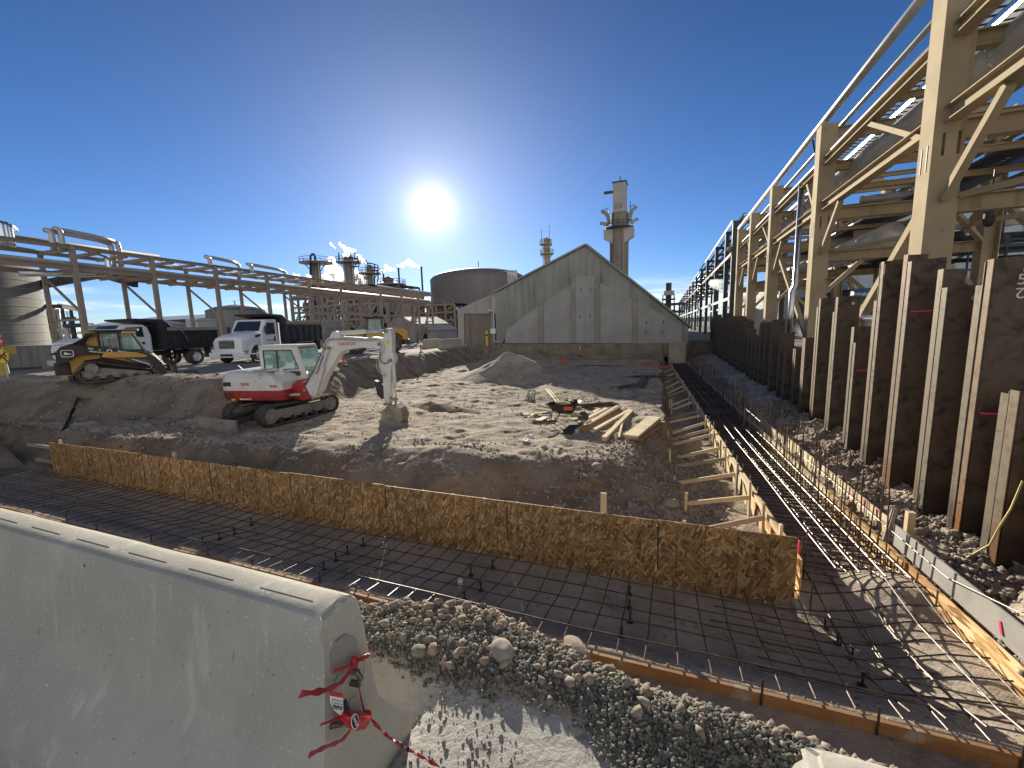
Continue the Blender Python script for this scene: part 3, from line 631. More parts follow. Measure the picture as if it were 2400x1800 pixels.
# (y of the first flange, top height, widths)
pspec = [(4.9, .3, .3), (5.75, .45, .45), (6.62, .86, .80), (7.36, 2.49, 2.17), (8.22, 2.19, 2.48), (9.33, 2.72, 2.86), (10.27, 2.84, 2.1), (11.3, 1.21, 1.56), (12.45, 2.28, 1.92), (13.75, 2.31, 2.08), (14.75, 1.19, 1.19), (15.75, .78, .80), (16.85, .76, .74), (17.7, 1.28, 1.2), (18.95, 1.76, 1.6), (20.2, 1.63, 1.63), (21.1, 1.64, 1.5), (22.0, .9, .95), (22.9, .99, .99), (24.0, 1.01, 1.3), (25.1, 1.7, 1.7), (26.2, 1.8, 1.8)]
yy = 27.3; r2 = random.Random(5)
while yy < 44:
    h_ = 1.92 + r2.uniform(-.14, .14) + (.25 if r2.random() < .15 else 0); pspec.append((yy, h_, h_)); yy += 1.05
notes = {0: 'cut down sheet pile stub nearest the camera, beyond the right frame edge', 1: 'low sheet pile stub at the right frame edge', 2: 'short sheet pile right of the chalked one, half its height', 3: 'rusty sheet pile with chalked 25 and a pale lifting hole', 4: 'black stained sheet pile with a round pale mark left of the chalked pile', 5: 'tall sheet pile with a pink line across its dark face', 6: 'tall plain sheet pile left of the one with a pink line', 7: 'short notched sheet pile with a pink tick on its face', 8: 'sheet pile with a white hole near its top corner', 9: 'reddish brown sheet pile left of the holed one'}
ordn = ['first', 'second', 'third', 'fourth', 'fifth', 'sixth', 'seventh', 'eighth', 'ninth', 'tenth']
for i, (y0, tp, tn) in enumerate(pspec):
    y1 = pspec[i+1][0] if i+1 < len(pspec) else y0+1.0
    pr = y1-y0; dep = .40; x0 = PX + (.02 if i % 2 else 0); jit = rnd.uniform(-.02, .02)
    if i in notes: lab = notes[i]
    elif i < 20: lab = f'{ordn[i-10]} rusty sheet pile beyond the reddish brown one, counting away from the camera'
    elif i < 30: lab = f'{ordn[i-20]} dark sheet pile of the even topped far run of the pile wall'
    else: lab = f'{ordn[(i-30) % 10]} pile of the last {"dozen" if i < 40 else "few"} dark sheet piles before the gabled building'
    t = thing('sheet_pile', lab, 'sheet pile', (x0, y0, -1.6), 0, 'sheet piles walling the right of the trench' )
    zb_ = -1.75
    def plate(m, a, b, zlo, zhi, th=.014, zhi2=None):
        a, b = Vector((a[0], a[1], 0)), Vector((b[0], b[1], 0)); d = (b-a).normalized(); nn = Vector((-d.y, d.x, 0))*th/2; z2 = zhi if zhi2 is None else zhi2
        m.add([a-nn+Vector((0, 0, zlo)), b-nn+Vector((0, 0, zlo)), b+nn+Vector((0, 0, zlo)), a+nn+Vector((0, 0, zlo)), a-nn+Vector((0, 0, zhi)), b-nn+Vector((0, 0, z2)), b+nn+Vector((0, 0, z2)), a+nn+Vector((0, 0, zhi))],
              [(0, 1, 2, 3), (4, 7, 6, 5), (0, 4, 5, 1), (1, 5, 6, 2), (2, 6, 7, 3), (3, 7, 4, 0)])
    f1 = .135; lip = .012
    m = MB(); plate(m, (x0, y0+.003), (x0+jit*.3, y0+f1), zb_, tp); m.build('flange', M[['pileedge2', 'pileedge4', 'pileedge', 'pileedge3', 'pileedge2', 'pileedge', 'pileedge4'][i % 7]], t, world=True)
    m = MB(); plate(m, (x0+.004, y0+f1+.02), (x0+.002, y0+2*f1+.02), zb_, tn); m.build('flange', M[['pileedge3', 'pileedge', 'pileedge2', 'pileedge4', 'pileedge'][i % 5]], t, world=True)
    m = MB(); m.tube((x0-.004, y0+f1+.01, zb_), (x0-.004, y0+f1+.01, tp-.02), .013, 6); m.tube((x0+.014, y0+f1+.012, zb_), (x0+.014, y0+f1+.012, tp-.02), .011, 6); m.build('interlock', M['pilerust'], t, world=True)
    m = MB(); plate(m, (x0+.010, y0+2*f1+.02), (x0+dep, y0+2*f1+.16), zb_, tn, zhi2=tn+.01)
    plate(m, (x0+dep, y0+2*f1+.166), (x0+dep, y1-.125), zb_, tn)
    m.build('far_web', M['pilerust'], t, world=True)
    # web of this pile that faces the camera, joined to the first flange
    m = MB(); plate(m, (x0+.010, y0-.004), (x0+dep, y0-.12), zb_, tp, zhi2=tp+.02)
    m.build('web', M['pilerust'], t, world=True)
    if i in (3, 4, 8):     # lifting hole: pale disc seen through the web
        pz = tp - .17; c = Vector((x0+.27, y0-.077-.008-.002, pz)); nv = Vector((-.28, -.96, 0)).normalized()
        m = MB(); m.lathe([(.001, 0), (.036, .001)], c + nv*.012, nv, n=16, caps=False); m.build('lifting_hole', M['bluebld'] if i != 4 else M['conc'], t, world=True)
    exw = Vector((dep-.01, -.116, 0)).normalized()
    if i == 3:
        cpos = Vector((x0+.24, y0-.07, tp-.36)) + Vector((-.28, -.96, 0)).normalized()*.0
        text_obj('2', 'chalk_number', .19, M['chalk'], t, (cpos.x-x0, cpos.y-y0-.012, cpos.z+1.6-.09), basis(-exw, (0, 0, -1)), .001)
        text_obj('5', 'chalk_number', .19, M['chalk'], t, (cpos.x-x0, cpos.y-y0-.012, cpos.z+1.6+.07), basis(exw, (0, 0, 1)), .001)
    if i in (3, 5, 7):
        zz = {3: .45, 5: 1.85, 7: .6}[i]; m = MB(); c0 = Vector((x0+.03, y0-.025-.012, zz)); m.beam(c0, c0+exw*.28+Vector((0, 0, .01)), .008, .022); m.build('marking', M['pink'], t, world=True)
# yellow cord between piles
m = MB(); p0 = Vector((PX+.05, 6.50, .2)); m.path([(PX+.06, 6.5, -.2), (PX-.02, 6.48, -.55), (PX-.12, 6.45, -.8), (PX-.15, 6.5, -1.05), (PX-.32, 6.55, -1.28)], .011, 6)
o = m.build('cord', M['gyel'], smooth=True); tag(o, 'yellow cord hanging out between two sheet piles to the dirt', 'cord')

# ---------------------------------------------------------------- concrete barriers
def barrier(name, lab, x1, x0, yc, H, seed, group=None, rz=0, z=0, chip=True):
    """jersey barrier running from x0 to x1 (its seen end), centre line yc"""
    t = thing(name, lab, 'barrier', (x1, yc, z), rz, group)
    hb = H/.81; prof = [(-.36, 0), (-.35, .19), (-.145, .49), (-.085, H-.022), (-.062, H), (.062, H), (.085, H-.022), (.145, .49), (.345, .19), (.355, 0)]
    # denser ring with rounded transition
    ring = []
    for k in range(len(prof)-1):
        a, b = prof[k], prof[k+1]; n = max(2, int(math.hypot(b[0]-a[0], b[1]-a[1])/.03))
        for q in range(n): ring.append((a[0]+(b[0]-a[0])*q/n, a[1]+(b[1]-a[1])*q/n))
    ring.append(prof[-1])
    rs = ring[:]
    for _ in range(2): rs = [rs[0]] + [((rs[k-1][0]+2*rs[k][0]+rs[k+1][0])/4, (rs[k-1][1]+2*rs[k][1]+rs[k+1][1])/4) for k in range(1, len(rs)-1)] + [rs[-1]]
    r3 = random.Random(seed); L_ = x1-x0; xs = [0, -.004, -.012, -.03] + list(-np.linspace(.06, 1.2, 40)) + list(-np.linspace(1.25, L_, 60))
    vs = []; n = len(rs)
    for x in xs:
        e = max(0, 1-abs(x)/.012)
        for k, (yy, zz) in enumerate(rs):
            s_ = 1-.012*e; cz = H/2
            nx_ = float(vnoise(np.array([x*6.+seed]), np.array([zz*6.+yy*3]))[0])*.003
            # broken upper corner of the seen end
            ch = 0
            if chip and zz > H-.14 and x > -.10: ch = .03*max(0, (zz-(H-.14))/.14)*(1+.8*float(vnoise(np.array([yy*35.]), np.array([zz*20.]))[0]))*(1+x/.10)
            vs.append((x-ch, yy*s_+nx_, cz+(zz-cz)*s_ - .25*ch))
    nr = len(xs); fs = [(j*n+i, (j+1)*n+i, (j+1)*n+i+1, j*n+i+1) for j in range(nr-1) for i in range(n-1)]
    b = len(vs); ce = [(0, 0, rs[k][1]) for k in range(n)]
    # end face as strips across
    half = n//2
    for k in range(half): 
        fs.append((k, k+1, n-2-k, n-1-k) if k+1 < n-2-k else (k, k+1, n-1-k))
    m = MB(); m.add(vs, fs); o = m.build('body', M['conc'], t, smooth='all')
    o.data.set_sharp_from_angle(angle=math.radians(24))
    return t
HB = .81
# the seen end of the near barrier: top corners at px (835,1385) and (770,1440)
t = barrier('concrete_barrier', 'long grey concrete barrier at lower left with red tape tied to its end', -1.09, -4.9, 1.07, 1.01, 2, z=-.20)
for k in range(9):
    m = MB(); m.box((-.25-.42*k, -.02, 1.0105), (.27, .0025, .0012)); m.build('seam_line', M['ink'], t)
m = MB()
m.lathe([(.085, 0), (.07, -.015), (.05, -.03), (.001, -.034)], (.0035, .0, .70), (1, 0, 0), n=18, caps=False); m.build('socket', M['wallc'], t)
m = MB(); m.path([(-.02, .01, .73), (.035, .012, .73), (.045, .012, .705), (.035, .012, .68), (-.02, .01, .675)], .012, 8); m.build('loop', M['rebar'], t, smooth=True)
m = MB(); m.path([(-.02, -.02, .635), (.03, -.05, .63), (.035, -.09, .615), (-.01, -.10, .60)], .012, 8); m.build('loop', M['rebar'], t, smooth=True)
m = MB()
for dy, dz, s_ in ((-.05, .005, .012), (-.06, -.02, .01)): m.box((-.6, dy, HB+.002), (.09, .025, .003))
m.build('twig_mark', M['ink'], t) if False else None
tb_ = t
t2 = barrier('concrete_barrier', 'near end of the concrete barrier at the lower right corner', 0, -3.8, 1.06, 1.01, 5)
t2.matrix_world = Matrix.Translation((.31, .955, -.20)) @ Matrix.Rotation(math.pi, 4, 'Z')

m = MB(); rp_ = [xp(a_, b_, -1.0855) for a_, b_ in ((777, 1582), (775, 1535), (788, 1503), (812, 1486), (834, 1496), (842, 1530), (838, 1566), (806, 1580))]; n = len(rp_)
m.add([tuple(p_) for p_ in rp_] + [tuple(p_-Vector((.01, 0, 0))) for p_ in rp_], [tuple(range(n)), tuple(range(n, 2*n))[::-1]] + [(i, (i+1) % n, n+(i+1) % n, n+i) for i in range(n)]); m.build('keyway', M['wallc'], tb_, world=True)
# tape and tags on the barrier end (world coordinates; the end face is x = -1.09)
def ribbon(m, pts, w, twist=None, wd=(0, 0, 1)):
    pts = [Vector(p) for p in pts]; vs = []; 
    for i, p in enumerate(pts):
        d = (pts[min(i+1, len(pts)-1)]-pts[max(i-1, 0)]).normalized(); u = Vector(wd); u = (u - d*u.dot(d)).normalized()
        if twist: u = Matrix.Rotation(twist[i], 3, d) @ u
        ww = w[i] if isinstance(w, (list, tuple)) else w
        nrm_ = d.cross(u).normalized()*.0015
        vs += [p-u*ww/2-nrm_, p+u*ww/2-nrm_, p+u*ww/2+nrm_, p-u*ww/2+nrm_]
    fs = []
    for i in range(len(pts)-1):
        for k in range(4): fs.append((i*4+k, i*4+(k+1) % 4, (i+1)*4+(k+1) % 4, (i+1)*4+k))
    fs += [(3, 2, 1, 0), tuple(len(vs)-4+k for k in range(4))]
    return m.add(vs, fs)
def curve(pts, n=8):
    P = [Vector(p) for p in pts]; P = [P[0]*2-P[1]] + P + [P[-1]*2-P[-2]]; r = []
    for i in range(1, len(P)-2):
        for k in range(n):
            t_ = k/n; a, b, c, d = P[i-1:i+3]
            r.append(.5*((2*b)+(c-a)*t_+(2*a-5*b+4*c-d)*t_*t_+(3*b-3*c+d-a)*t_**3))
    return r + [P[-2]]
EX = -1.055     # tape sits just proud of the end face
def ep(px, py, X=EX): return xp(px, py, X)
tp_ = thing('barricade_tape', 'twisted red and black barricade tape knotted to the barrier end', 'tape', (EX, 1.05, .45))
knot = ep(830, 1548)
def tail(pts, w, name='strand', mt='tape'):
    c = curve(pts, 8); n = len(c); m = MB(); ribbon(m, c, [.72*w*(1-.45*abs(math.sin(i*.55))) for i in range(n)], [.35*math.sin(i*.4) for i in range(n)], (.2, -.5, .9)); m.build(name, M[mt], tp_, world=True)
tail([ep(866, 1536), ep(845, 1545), ep(828, 1562), ep(800, 1598), ep(760, 1618, -1.0), ep(705, 1626, -.97)], .032)
tail([ep(862, 1534), ep(832, 1552), ep(805, 1566), ep(783, 1572)], .024)
tail([ep(836, 1556), ep(838, 1590), ep(845, 1630), ep(855, 1672)], .014)
tail([ep(800, 1680), ep(775, 1690), ep(752, 1698)], .020)
tail([ep(822, 1710), ep(800, 1735), ep(760, 1752, -1.02), ep(724, 1770, -1.0)], .024)
cb = [ep(862, 1678)] + [gp(905, 1722, .24), gp(945, 1750, .20), gp(985, 1772, .15), gp(1035, 1800, .10), gp(1100, 1835, .06)]
cc = curve(cb, 10); m = MB(); ribbon(m, cc, [.016*(1-.4*abs(math.sin(i*.7))) for i in range(len(cc))], [i*.5 for i in range(len(cc))]); m.build('strand', M['tape'], tp_, world=True)
m = MB(); m.lathe([(.001, -.018), (.011, -.012), (.013, 0), (.010, .012), (.001, .018)], knot, (0, .4, 1), n=10); m.build('knot', M['tape'], tp_, world=True, smooth='all')
m = MB(); k2 = ep(860, 1676); m.lathe([(.001, -.02), (.015, -.012), (.02, 0), (.014, .012), (.001, .02)], k2, (0, 1, .3), n=10); m.build('knot', M['redflat'], tp_, world=True, smooth='all')
# danger tag
tg = thing('danger_tag', 'red and white danger tag wrapped round the barricade tape', 'tag', ep(815, 1670))
def flat(name, pts, X, mt, th=.004):
    m = MB(); v = [ep(a_, b_, X) for a_, b_ in pts]; n = len(v); m.add([tuple(p) for p in v] + [tuple(p-Vector((th, 0, 0))) for p in v], [tuple(range(n)), tuple(range(n, 2*n))[::-1]] + [(i, (i+1) % n, n+(i+1) % n, n+i) for i in range(n)]); return m.build(name, M[mt], tg, world=True)
flat('tag_header', [(774, 1620), (803, 1625), (804, 1636), (775, 1631)], -1.035, 'redflat')
flat('tag_card', [(775, 1631), (804, 1636), (805, 1674), (797, 1676), (784, 1664), (776, 1648)], -1.036, 'white')
for k in range(3): flat('printed_line', [(777, 1639+7*k), (803, 1644+7*k), (803, 1645+7*k), (777, 1640+7*k)], -1.034, 'ink', .001)
tl = INV[tg.name] @ ep(791, 1659, -1.033); text_obj('20-09-16', 'handwriting', .016, M['ink'], tg, tl, basis(ep(804, 1664, -1.03)-ep(778, 1659, -1.03), (0, 0, 1)), .0005)
m = MB(); wr = [(804, 1672), (826, 1668), (852, 1668), (868, 1676), (866, 1694), (856, 1709), (836, 1713), (820, 1708), (808, 1692)]
cc_ = ep(838, 1690, -.99); ov = [ep(a_, b_, -1.03) for a_, b_ in wr]; iv = [cc_ + (ep(a_, b_, -1.005)-ep(838, 1690, -1.005))*.6 for a_, b_ in wr]; n = len(ov); bk_ = [p-Vector((.02, 0, 0)) for p in ov]
m.add([tuple(p) for p in ov+iv+bk_], [(i, (i+1) % n, n+(i+1) % n, n+i) for i in range(n)] + [tuple(range(n, 2*n))] + [(2*n+i, 2*n+(i+1) % n, (i+1) % n, i) for i in range(n)]); m.build('tag_fold', M['redflat'], tg, world=True, smooth='all')
oo = ep(832, 1691, -.986); li = INV[tg.name] @ oo
rt = basis(ep(838, 1708, -.98)-ep(824, 1676, -.98), Vector((.0, .8, .3)))
def oval(name, a_, b_, dx, mt):
    m = MB(); m.prism([(a_*math.cos(q), b_*math.sin(q)) for q in np.linspace(0, 2*math.pi, 24)[:-1]], oo+Vector((dx, 0, 0)), rt @ Vector((1, 0, 0)), rt @ Vector((0, 1, 0)), (.001, 0, 0)); m.build(name, M[mt], tg, world=True)
oval('emblem_border', .034, .0165, 0, 'white'); oval('emblem', .031, .0140, .0012, 'ink')
text_obj('DANGER', 'lettering', .0150, M['white'], tg, li + Vector((.0030, 0, 0)), rt, .0004)

# ---------------------------------------------------------------- rubble
def ico(sub=1):
    import bmesh
    b = bmesh.new(); bmesh.ops.create_icosphere(b, subdivisions=sub, radius=1); v = np.array([p.co[:] for p in b.verts]); f = np.array([[q.index for q in p.verts] for p in b.faces]); b.free(); return v, f
I1, F1 = ico(1); I2, F2 = ico(2)
rg = np.random.default_rng(4)
def stones(name, pts, sizes, mats, kind, base=None, rough=.22):
    """many irregular stones as one mesh"""
    base = base or (I1, F1); bv, bf = base; n = len(pts); vs = np.empty((n, len(bv), 3)); 
    for i in range(n):
        q = rg.normal(size=(3, 3)); q, _ = np.linalg.qr(q)
        v = bv*(1+rough*rg.normal(size=(len(bv), 1)))*np.array([1, rg.uniform(.65, 1), rg.uniform(.45, .8)])
        vs[i] = (v @ q.T)*sizes[i] + pts[i]
    fs = (bf[None] + (np.arange(n)*len(bv))[:, None, None]).reshape(-1, 3)
    me = bpy.data.meshes.new(name); me.vertices.add(n*len(bv)); me.vertices.foreach_set('co', vs.ravel().astype(np.float32))
    me.loops.add(fs.size); me.loops.foreach_set('vertex_index', fs.ravel().astype(np.int32)); me.polygons.add(len(fs)); me.polygons.foreach_set('loop_start', (np.arange(len(fs))*3).astype(np.int32))
    mi_ = np.repeat(rg.integers(0, len(mats), n), len(bf)).astype(np.int32); me.update(calc_edges=True)
    for m_ in mats: me.materials.append(m_)
    me.polygons.foreach_set('material_index', mi_); me.update()
    o = bpy.data.objects.new(name, me); COL.objects.link(o)
    if kind: o['kind'] = kind
    return o
def scatter(n, xr, yr, dens, smin, smax, power=3, sink=.3):
    P_, S_ = [], []
    x = rg.uniform(*xr, n*3); y = rg.uniform(*yr, n*3); d = dens(x, y); k = rg.uniform(0, 1, n*3) < d
    x, y = x[k][:n], y[k][:n]; s_ = smin + (smax-smin)*rg.uniform(0, 1, len(x))**power
    z = hgt(x, y) + s_*(.5-sink)
    return np.stack([x, y, z], 1), s_
gdens = lambda x, y: sst(1.66, 1.82, y + .35*sst(-.4, .2, x) + .10*fbm(x*2, y*2, 3, 5))*sst(2.15, 1.9, y + .1*fbm(x*3, y*3, 2, 8))*sst(-.35, .25, fbm(x*1.1, y*1.5, 2, 6)+.35)
p, s_ = scatter(46000, (-2.0, 2.4), (1.25, 2.2), gdens, .0028, .019, 3.6); stones('gravel', p, s_, [M['gravel'], M['gravel2'], M['gravel'], M['gravel2'], M['gravel'], M['gravel2'], M['clod']], 'stuff', None, .26)
cdens = lambda x, y: sst(1.7, 1.95, y + .12*fbm(x*2, y*2, 3, 15))*sst(3.9, 2.9, y)
p, s_ = scatter(20000, (-6, 3.6), (1.7, 3.2), cdens, .004, .04, 4.2); stones('soil_clods', p, s_, [M['clod']], 'stuff')
p, s_ = scatter(1800, (-1.1, 2.0), (.9, 1.7), lambda x, y: sst(-.05, .35, fbm(x*2.2+5, y*2.2, 3, 9))*.9, .004, .014, 3); stones('spilled_grit', p, s_, [M['gravel'], M['clod']], 'stuff')
p, s_ = scatter(3500, (-9, 3.0), (4.1, 6.0), lambda x, y: .25+.75*sst(4.8, 4.2, y)+.6*sst(5.7, 6.0, y), .003, .022, 5); stones('floor_crumbs', p, s_, [M['clod'], M['mud']], 'stuff')
# clods below the piles and along the slopes
p, s_ = scatter(9000, (3.2, 4.3), (4.2, 17), lambda x, y: sst(-.3, .4, fbm(x*2.5, y*2.5, 3, 44)+.15), .008, .075, 4.0); stones('bank_clods', p, s_, [M['clod'], M['soil'], M['clod']], 'stuff', (I2, F2), .30)
p, s_ = scatter(5200, (-1.9, 1.3), (6.5, 12.5), lambda x, y: sst(-2.2, -.4, x)*(y > 6.4+.0*x), .010, .06, 3.0, .4); stones('slope_stones', p, s_, [M['stone'], M['clod'], M['bank']], 'stuff')
p, s_ = scatter(3600, (-16, .3), (7.0, 20), lambda x, y: .8*sst(0, .5, fbm(x*.6, y*.6, 3, 19)+.25)+.0*x, .008, .040, 4.0, .5); stones('island_clods', p, s_, [M['soil'], M['soil'], M['clod']], 'stuff')
p, s_ = scatter(1500, (-24, -13), (6.4, 13), lambda x, y: .9+0*x, .02, .09, 3.5, .4); stones('berm_stones', p, s_, [M['bank'], M['stone']], 'stuff')
p, s_ = scatter(6000, (-16.5, -1.5), (6.4, 9.6), lambda x, y: sst(-.25, .4, fbm(x*1.2, y*1.2, 3, 88))*.9, .006, .05, 4.2, .45); stones('scarp_clods', p, s_, [M['bank'], M['bank'], M['clod'], M['stone']], 'stuff')
def boulder(px, py, z, r, lab, mt='stone', sx=1.2):
    q = gp(px, py, z); zz = gz(q.x, q.y); q = gp(px, py, zz); v = I2*(1+.10*rg.normal(size=(len(I2), 1)))*np.array([sx, 1, .75])*r
    m = MB(); m.add(v.tolist(), F2.tolist()); o = m.build('boulder', M[mt], smooth='all'); o.location = (q.x, q.y, gz(q.x, q.y)+r*.35); o.rotation_euler[2] = rg.uniform(0, 6)
    sm = o.modifiers.new('s', 'SUBSURF'); sm.levels = 1; sm.render_levels = 1
    tag(o, lab, 'boulder')
boulder(1178, 1535, 0, .065, 'round stone with pink paint on the gravel bank')
boulder(982, 1535, 0, .042, 'grey green stone in the gravel beside the barrier end', 'gravel')
boulder(1765, 1650, -.2, .055, 'pale jagged stone beside the orange form board')
boulder(1350, 1520, -.1, .07, 'flat brown lump on the crest of the gravel bank', 'clod', 1.9)
boulder(1573, 1178, -1.9, .16, 'large round boulder behind the strand board wall')
boulder(1602, 1188, -1.9, .10, 'smaller boulder right beside the large round one')
boulder(1400, 1085, -1.4, .13, 'half buried boulder on the near edge of the dirt island')
boulder(1615, 1075, -1.9, .16, 'boulder in the ditch beside the kicker braces')
boulder(1275, 1050, -1.25, .07, 'lone white stone near the stacked boards')
boulder(1455, 1178, -1.6, .07, 'small stone under the long leaning stick')
m = MB(); v = I2*(1+.12*rg.normal(size=(len(I2), 1)))*np.array([.38, .55, .30]); m.add(v.tolist(), F2.tolist()); o = m.build('soil_lump', M['soil'], smooth='all'); o.location = (3.86, 5.2, -1.25)
o.modifiers.new('s', 'SUBSURF').render_levels = 2; tag(o, 'large sunlit lump of tan earth at the right edge under the piles', 'earth lump')
# pink paint on the stone
# green fabric behind form board
m = MB(); ribbon(m, curve([(1.55, 3.88, -1.86), (1.9, 3.90, -1.90), (2.6, 3.90, -1.92), (3.4, 3.90, -1.95)], 6), .07, None, (0, 1, .1)); o = m.build('fabric_strip', M['greenb']); tag(o, 'green fabric strip showing behind the orange form board', 'fabric')
# ---------------------------------------------------------------- cream pipe rack beside the piles
XR = 5.2
rack = thing('pipe_rack', 'tall cream painted steel pipe rack standing behind the rusty sheet piles', 'pipe rack', (XR, 20, 0))
cy = [4.6, xp(2210, 300, XR).y, xp(1929, 450, XR).y, xp(1812, 600, XR).y, xp(1763, 640, XR).y, xp(1734, 640, XR).y]
ZT = xp(1939, 297, XR).z; Z1 = xp(1955, 362, XR).z; Z2 = xp(1945, 474, XR).z; Z3 = xp(1960, 585, XR).z
WR = 4.6; X2 = XR + WR
def RB(name, a, b, w, h, up=(0, 0, 1), kind='i', mt='cream', rk=None, t_=.025):
    m = MB(); (m.ibeam(a, b, w, h, t_, up) if kind == 'i' else m.beam(a, b, w, h, up)); return m.build(name, M[mt], rk or rack, world=True)
for i, y in enumerate(cy):
    RB('column', (XR, y, 0), (XR, y, ZT), .50, .50, up=(1, 0, 0), kind='b' if i in (0, 1) else 'b'); RB('column', (X2, y, 0), (X2, y, ZT-.3), .42, .42, up=(1, 0, 0))
    z3_ = Z3 if i > 1 else xp(2265, 452, XR).z
    for z, h in ((ZT-.25, .30), (Z1-.15, .3), (Z2-.25, .38), (z3_, .34)):
        RB('cross_beam', (XR+.26, y, z), (X2-.22, y, z), .24, h)
    if i > 1: RB('knee_brace', (XR+.26, y, Z3-1.3), (XR+1.3, y, Z3-.2), .14, .14, kind='b'); RB('knee_brace', (X2-.2, y, Z3-1.3), (X2-1.3, y, Z3-.2), .14, .14, kind='b')
    m = MB(); m.box((XR-.255, y-.1, Z2-.75), (.01, .035, .5)); m.box((XR-.255, y+.1, Z2-.75), (.01, .035, .5)); m.build('weld_plate', M['pilerust'], rack, world=True)
    m = MB(); m.box((XR+.04-.12, y-.256, Z2-.55), (.04, .012, .42)); m.box((XR+.04+.12, y-.256, Z2-.55), (.04, .012, .42)); m.build('rust_strip', M['pilerust'], rack, world=True)
for i in range(len(cy)-1):
    a, b = cy[i]+.26, cy[i+1]-.26; q = (a+b)/2
    for z, h, x in ((Z1, .26, XR), (Z2, .30, XR), (Z1, .26, X2), (Z2, .3, X2)):
        RB('side_beam', (x, a, z), (x, b, z), .26, h)
    RB('brace', (XR, a+.2, Z2-.2), (XR, q, Z1-.12) if i % 2 else (XR, a+1.6, Z1-.12), .12, .12, kind='b')
    RB('brace', (XR, b-.05, Z2-1.6), (XR, b-1.5, Z2-.2), .14, .14, kind='b')
    RB('brace', (X2, a, .3), (X2, b, Z2-.3), .16, .16, kind='b')
    if i % 2 == 0: RB('brace', (X2, b, .3), (X2, a, Z2-.3), .16, .16, kind='b')
    if i == 1: RB('long_brace', (XR+.3, b-1.2, .3), (XR+.3, a+1.0, Z3), .2, .2, kind='b')
    if i == 2: RB('long_brace', (XR+.1, a, .4), (XR+.1, b, Z2-.3), .16, .16, kind='b')
    for q_ in (.33, .66):
        yy = a+(b-a)*q_; RB('joist', (XR+.14, yy, Z2), (X2-.14, yy, Z2), .11, .15); RB('joist', (XR+.14, yy, Z1), (X2-.14, yy, Z1), .12, .16)
    for k, (xa, xb2) in enumerate(((XR+.3, X2-.3), (X2-.3, XR+.3))): RB('plan_brace', (xa, a, Z3+.15), (xb2, b, Z3+.15), .12, .12, kind='b')
def pipe(name, lab, pts, r, mt, n=12, bands=None, group=None):
    t = thing(name, lab, 'pipe', pts[0], 0, group); m = MB(); m.path(pts, r, n); m.build('run', M[mt], t, world=True, smooth='all')
    a, b = Vector(pts[0]), Vector(pts[-1])
    if bands:
        m = MB(); k = bands
        while k < (b-a).length:
            p = a.lerp(b, k/(b-a).length); d = (b-a).normalized(); m.tube(p-d*.03, p+d*.03, r*1.035, n); k += bands
        m.build('band', M['silver'], t, world=True, kind='stuff')
    return t
Y0, Y1 = 4.3, cy[-1]+.4
ZFP = xp(2150, 285, XR+1.1).z
pipe('pipe', 'slim bright pipe running along the outer top edge of the cream rack', [(XR-.12, Y0, ZT+.16), (XR-.12, Y1, ZT+.16)], .12, 'galv')
pipe('pipe', 'second thinner pipe inside the outer top pipe of the cream rack', [(XR+.45, Y0, ZT+.02), (XR+.45, Y1, ZT+.02)], .075, 'galv')
pipe('pipe', 'thin tan pipe on the upper side beam of the cream rack', [(XR+.05, Y0, Z1+.25), (XR+.05, Y1, Z1+.25)], .09, 'galv')
pipe('pipe', 'fat insulated pipe lying between the rack beams', [(XR+1.1, Y0, ZFP), (XR+1.1, Y1, ZFP)], .38, 'galv', 20, bands=1.9)
pipe('pipe', 'medium insulated pipe beside the fat one with a torn jacket', [(XR+1.9, Y0, ZFP-.2), (XR+1.9, 13.5, ZFP-.2)], .17, 'galv', 14, bands=2.5)
pipe('pipe', 'large insulated pipe hung below the rack floor', [(XR+2.3, 19, Z3+.66), (XR+2.3, Y1, Z3+.66)], .42, 'galv', 20, bands=1.9)
pipe('pipe', 'dark pipe low on the far side of the cream rack', [(X2-.5, 19, Z3+.4), (X2-.5, Y1, Z3+.4)], .2, 'darksteel', 12)
pipe('pipe', 'upright grey drain pipe beside the third cream column', [(XR-.05, cy[2]+2.5, Z1), (XR-.05, cy[2]+2.5, 3.2), (XR-.2, cy[2]+2.3, 2.9), (XR-.2, cy[2]+2.3, .2)], .11, 'silver', 12)
pipe('cable', 'black cables sagging down the third cream column', [(XR-.1, cy[2]+1.3, ZT+.1), (XR+.15, cy[2]+1.1, Z1), (XR+.1, cy[2]+1.5, Z2), (XR+.1, cy[2]+1.2, 1.0)], .035, 'black', 6)
for k in range(3): pipe('pipe', f'{["left", "middle", "right"][k]} one of three thin dark pipes under the grating of the cream rack', [(XR+3.0+.33*k, Y0, Z2+.3), (XR+3.0+.33*k, Y1, Z2+.3)], .08, 'darksteel', 8)
# cable trays of bright ladder type on top
for k, (x0, w_) in enumerate(((XR+1.35, .62), (XR+2.3, .75))):
    t = thing('cable_tray', ['bright ladder cable tray over the fat pipe on the cream rack', 'wide bright cable tray on the inner side of the rack top'][k], 'cable tray', (x0, Y0, ZT))
    z = ZT+.05
    m = MB(); m.box((x0-w_/2, (Y0+Y1)/2, z), (.03, Y1-Y0, .11)); m.build('rail', M['silver'], t, world=True)
    m = MB(); m.box((x0+w_/2, (Y0+Y1)/2, z), (.03, Y1-Y0, .11)); m.build('rail', M['silver'], t, world=True)
    m = MB()
    for y in np.arange(Y0, Y1, .3): m.box((x0, y, z-.03), (w_-.03, .04, .03))
    m.build('rungs', M['darksteel'], t, world=True, kind='stuff')
    m = MB(); m.box((x0, (Y0+Y1)/2, z+.11), (w_*.8, Y1-Y0, .012)); m.build('cover', M['traycov'], t, world=True)
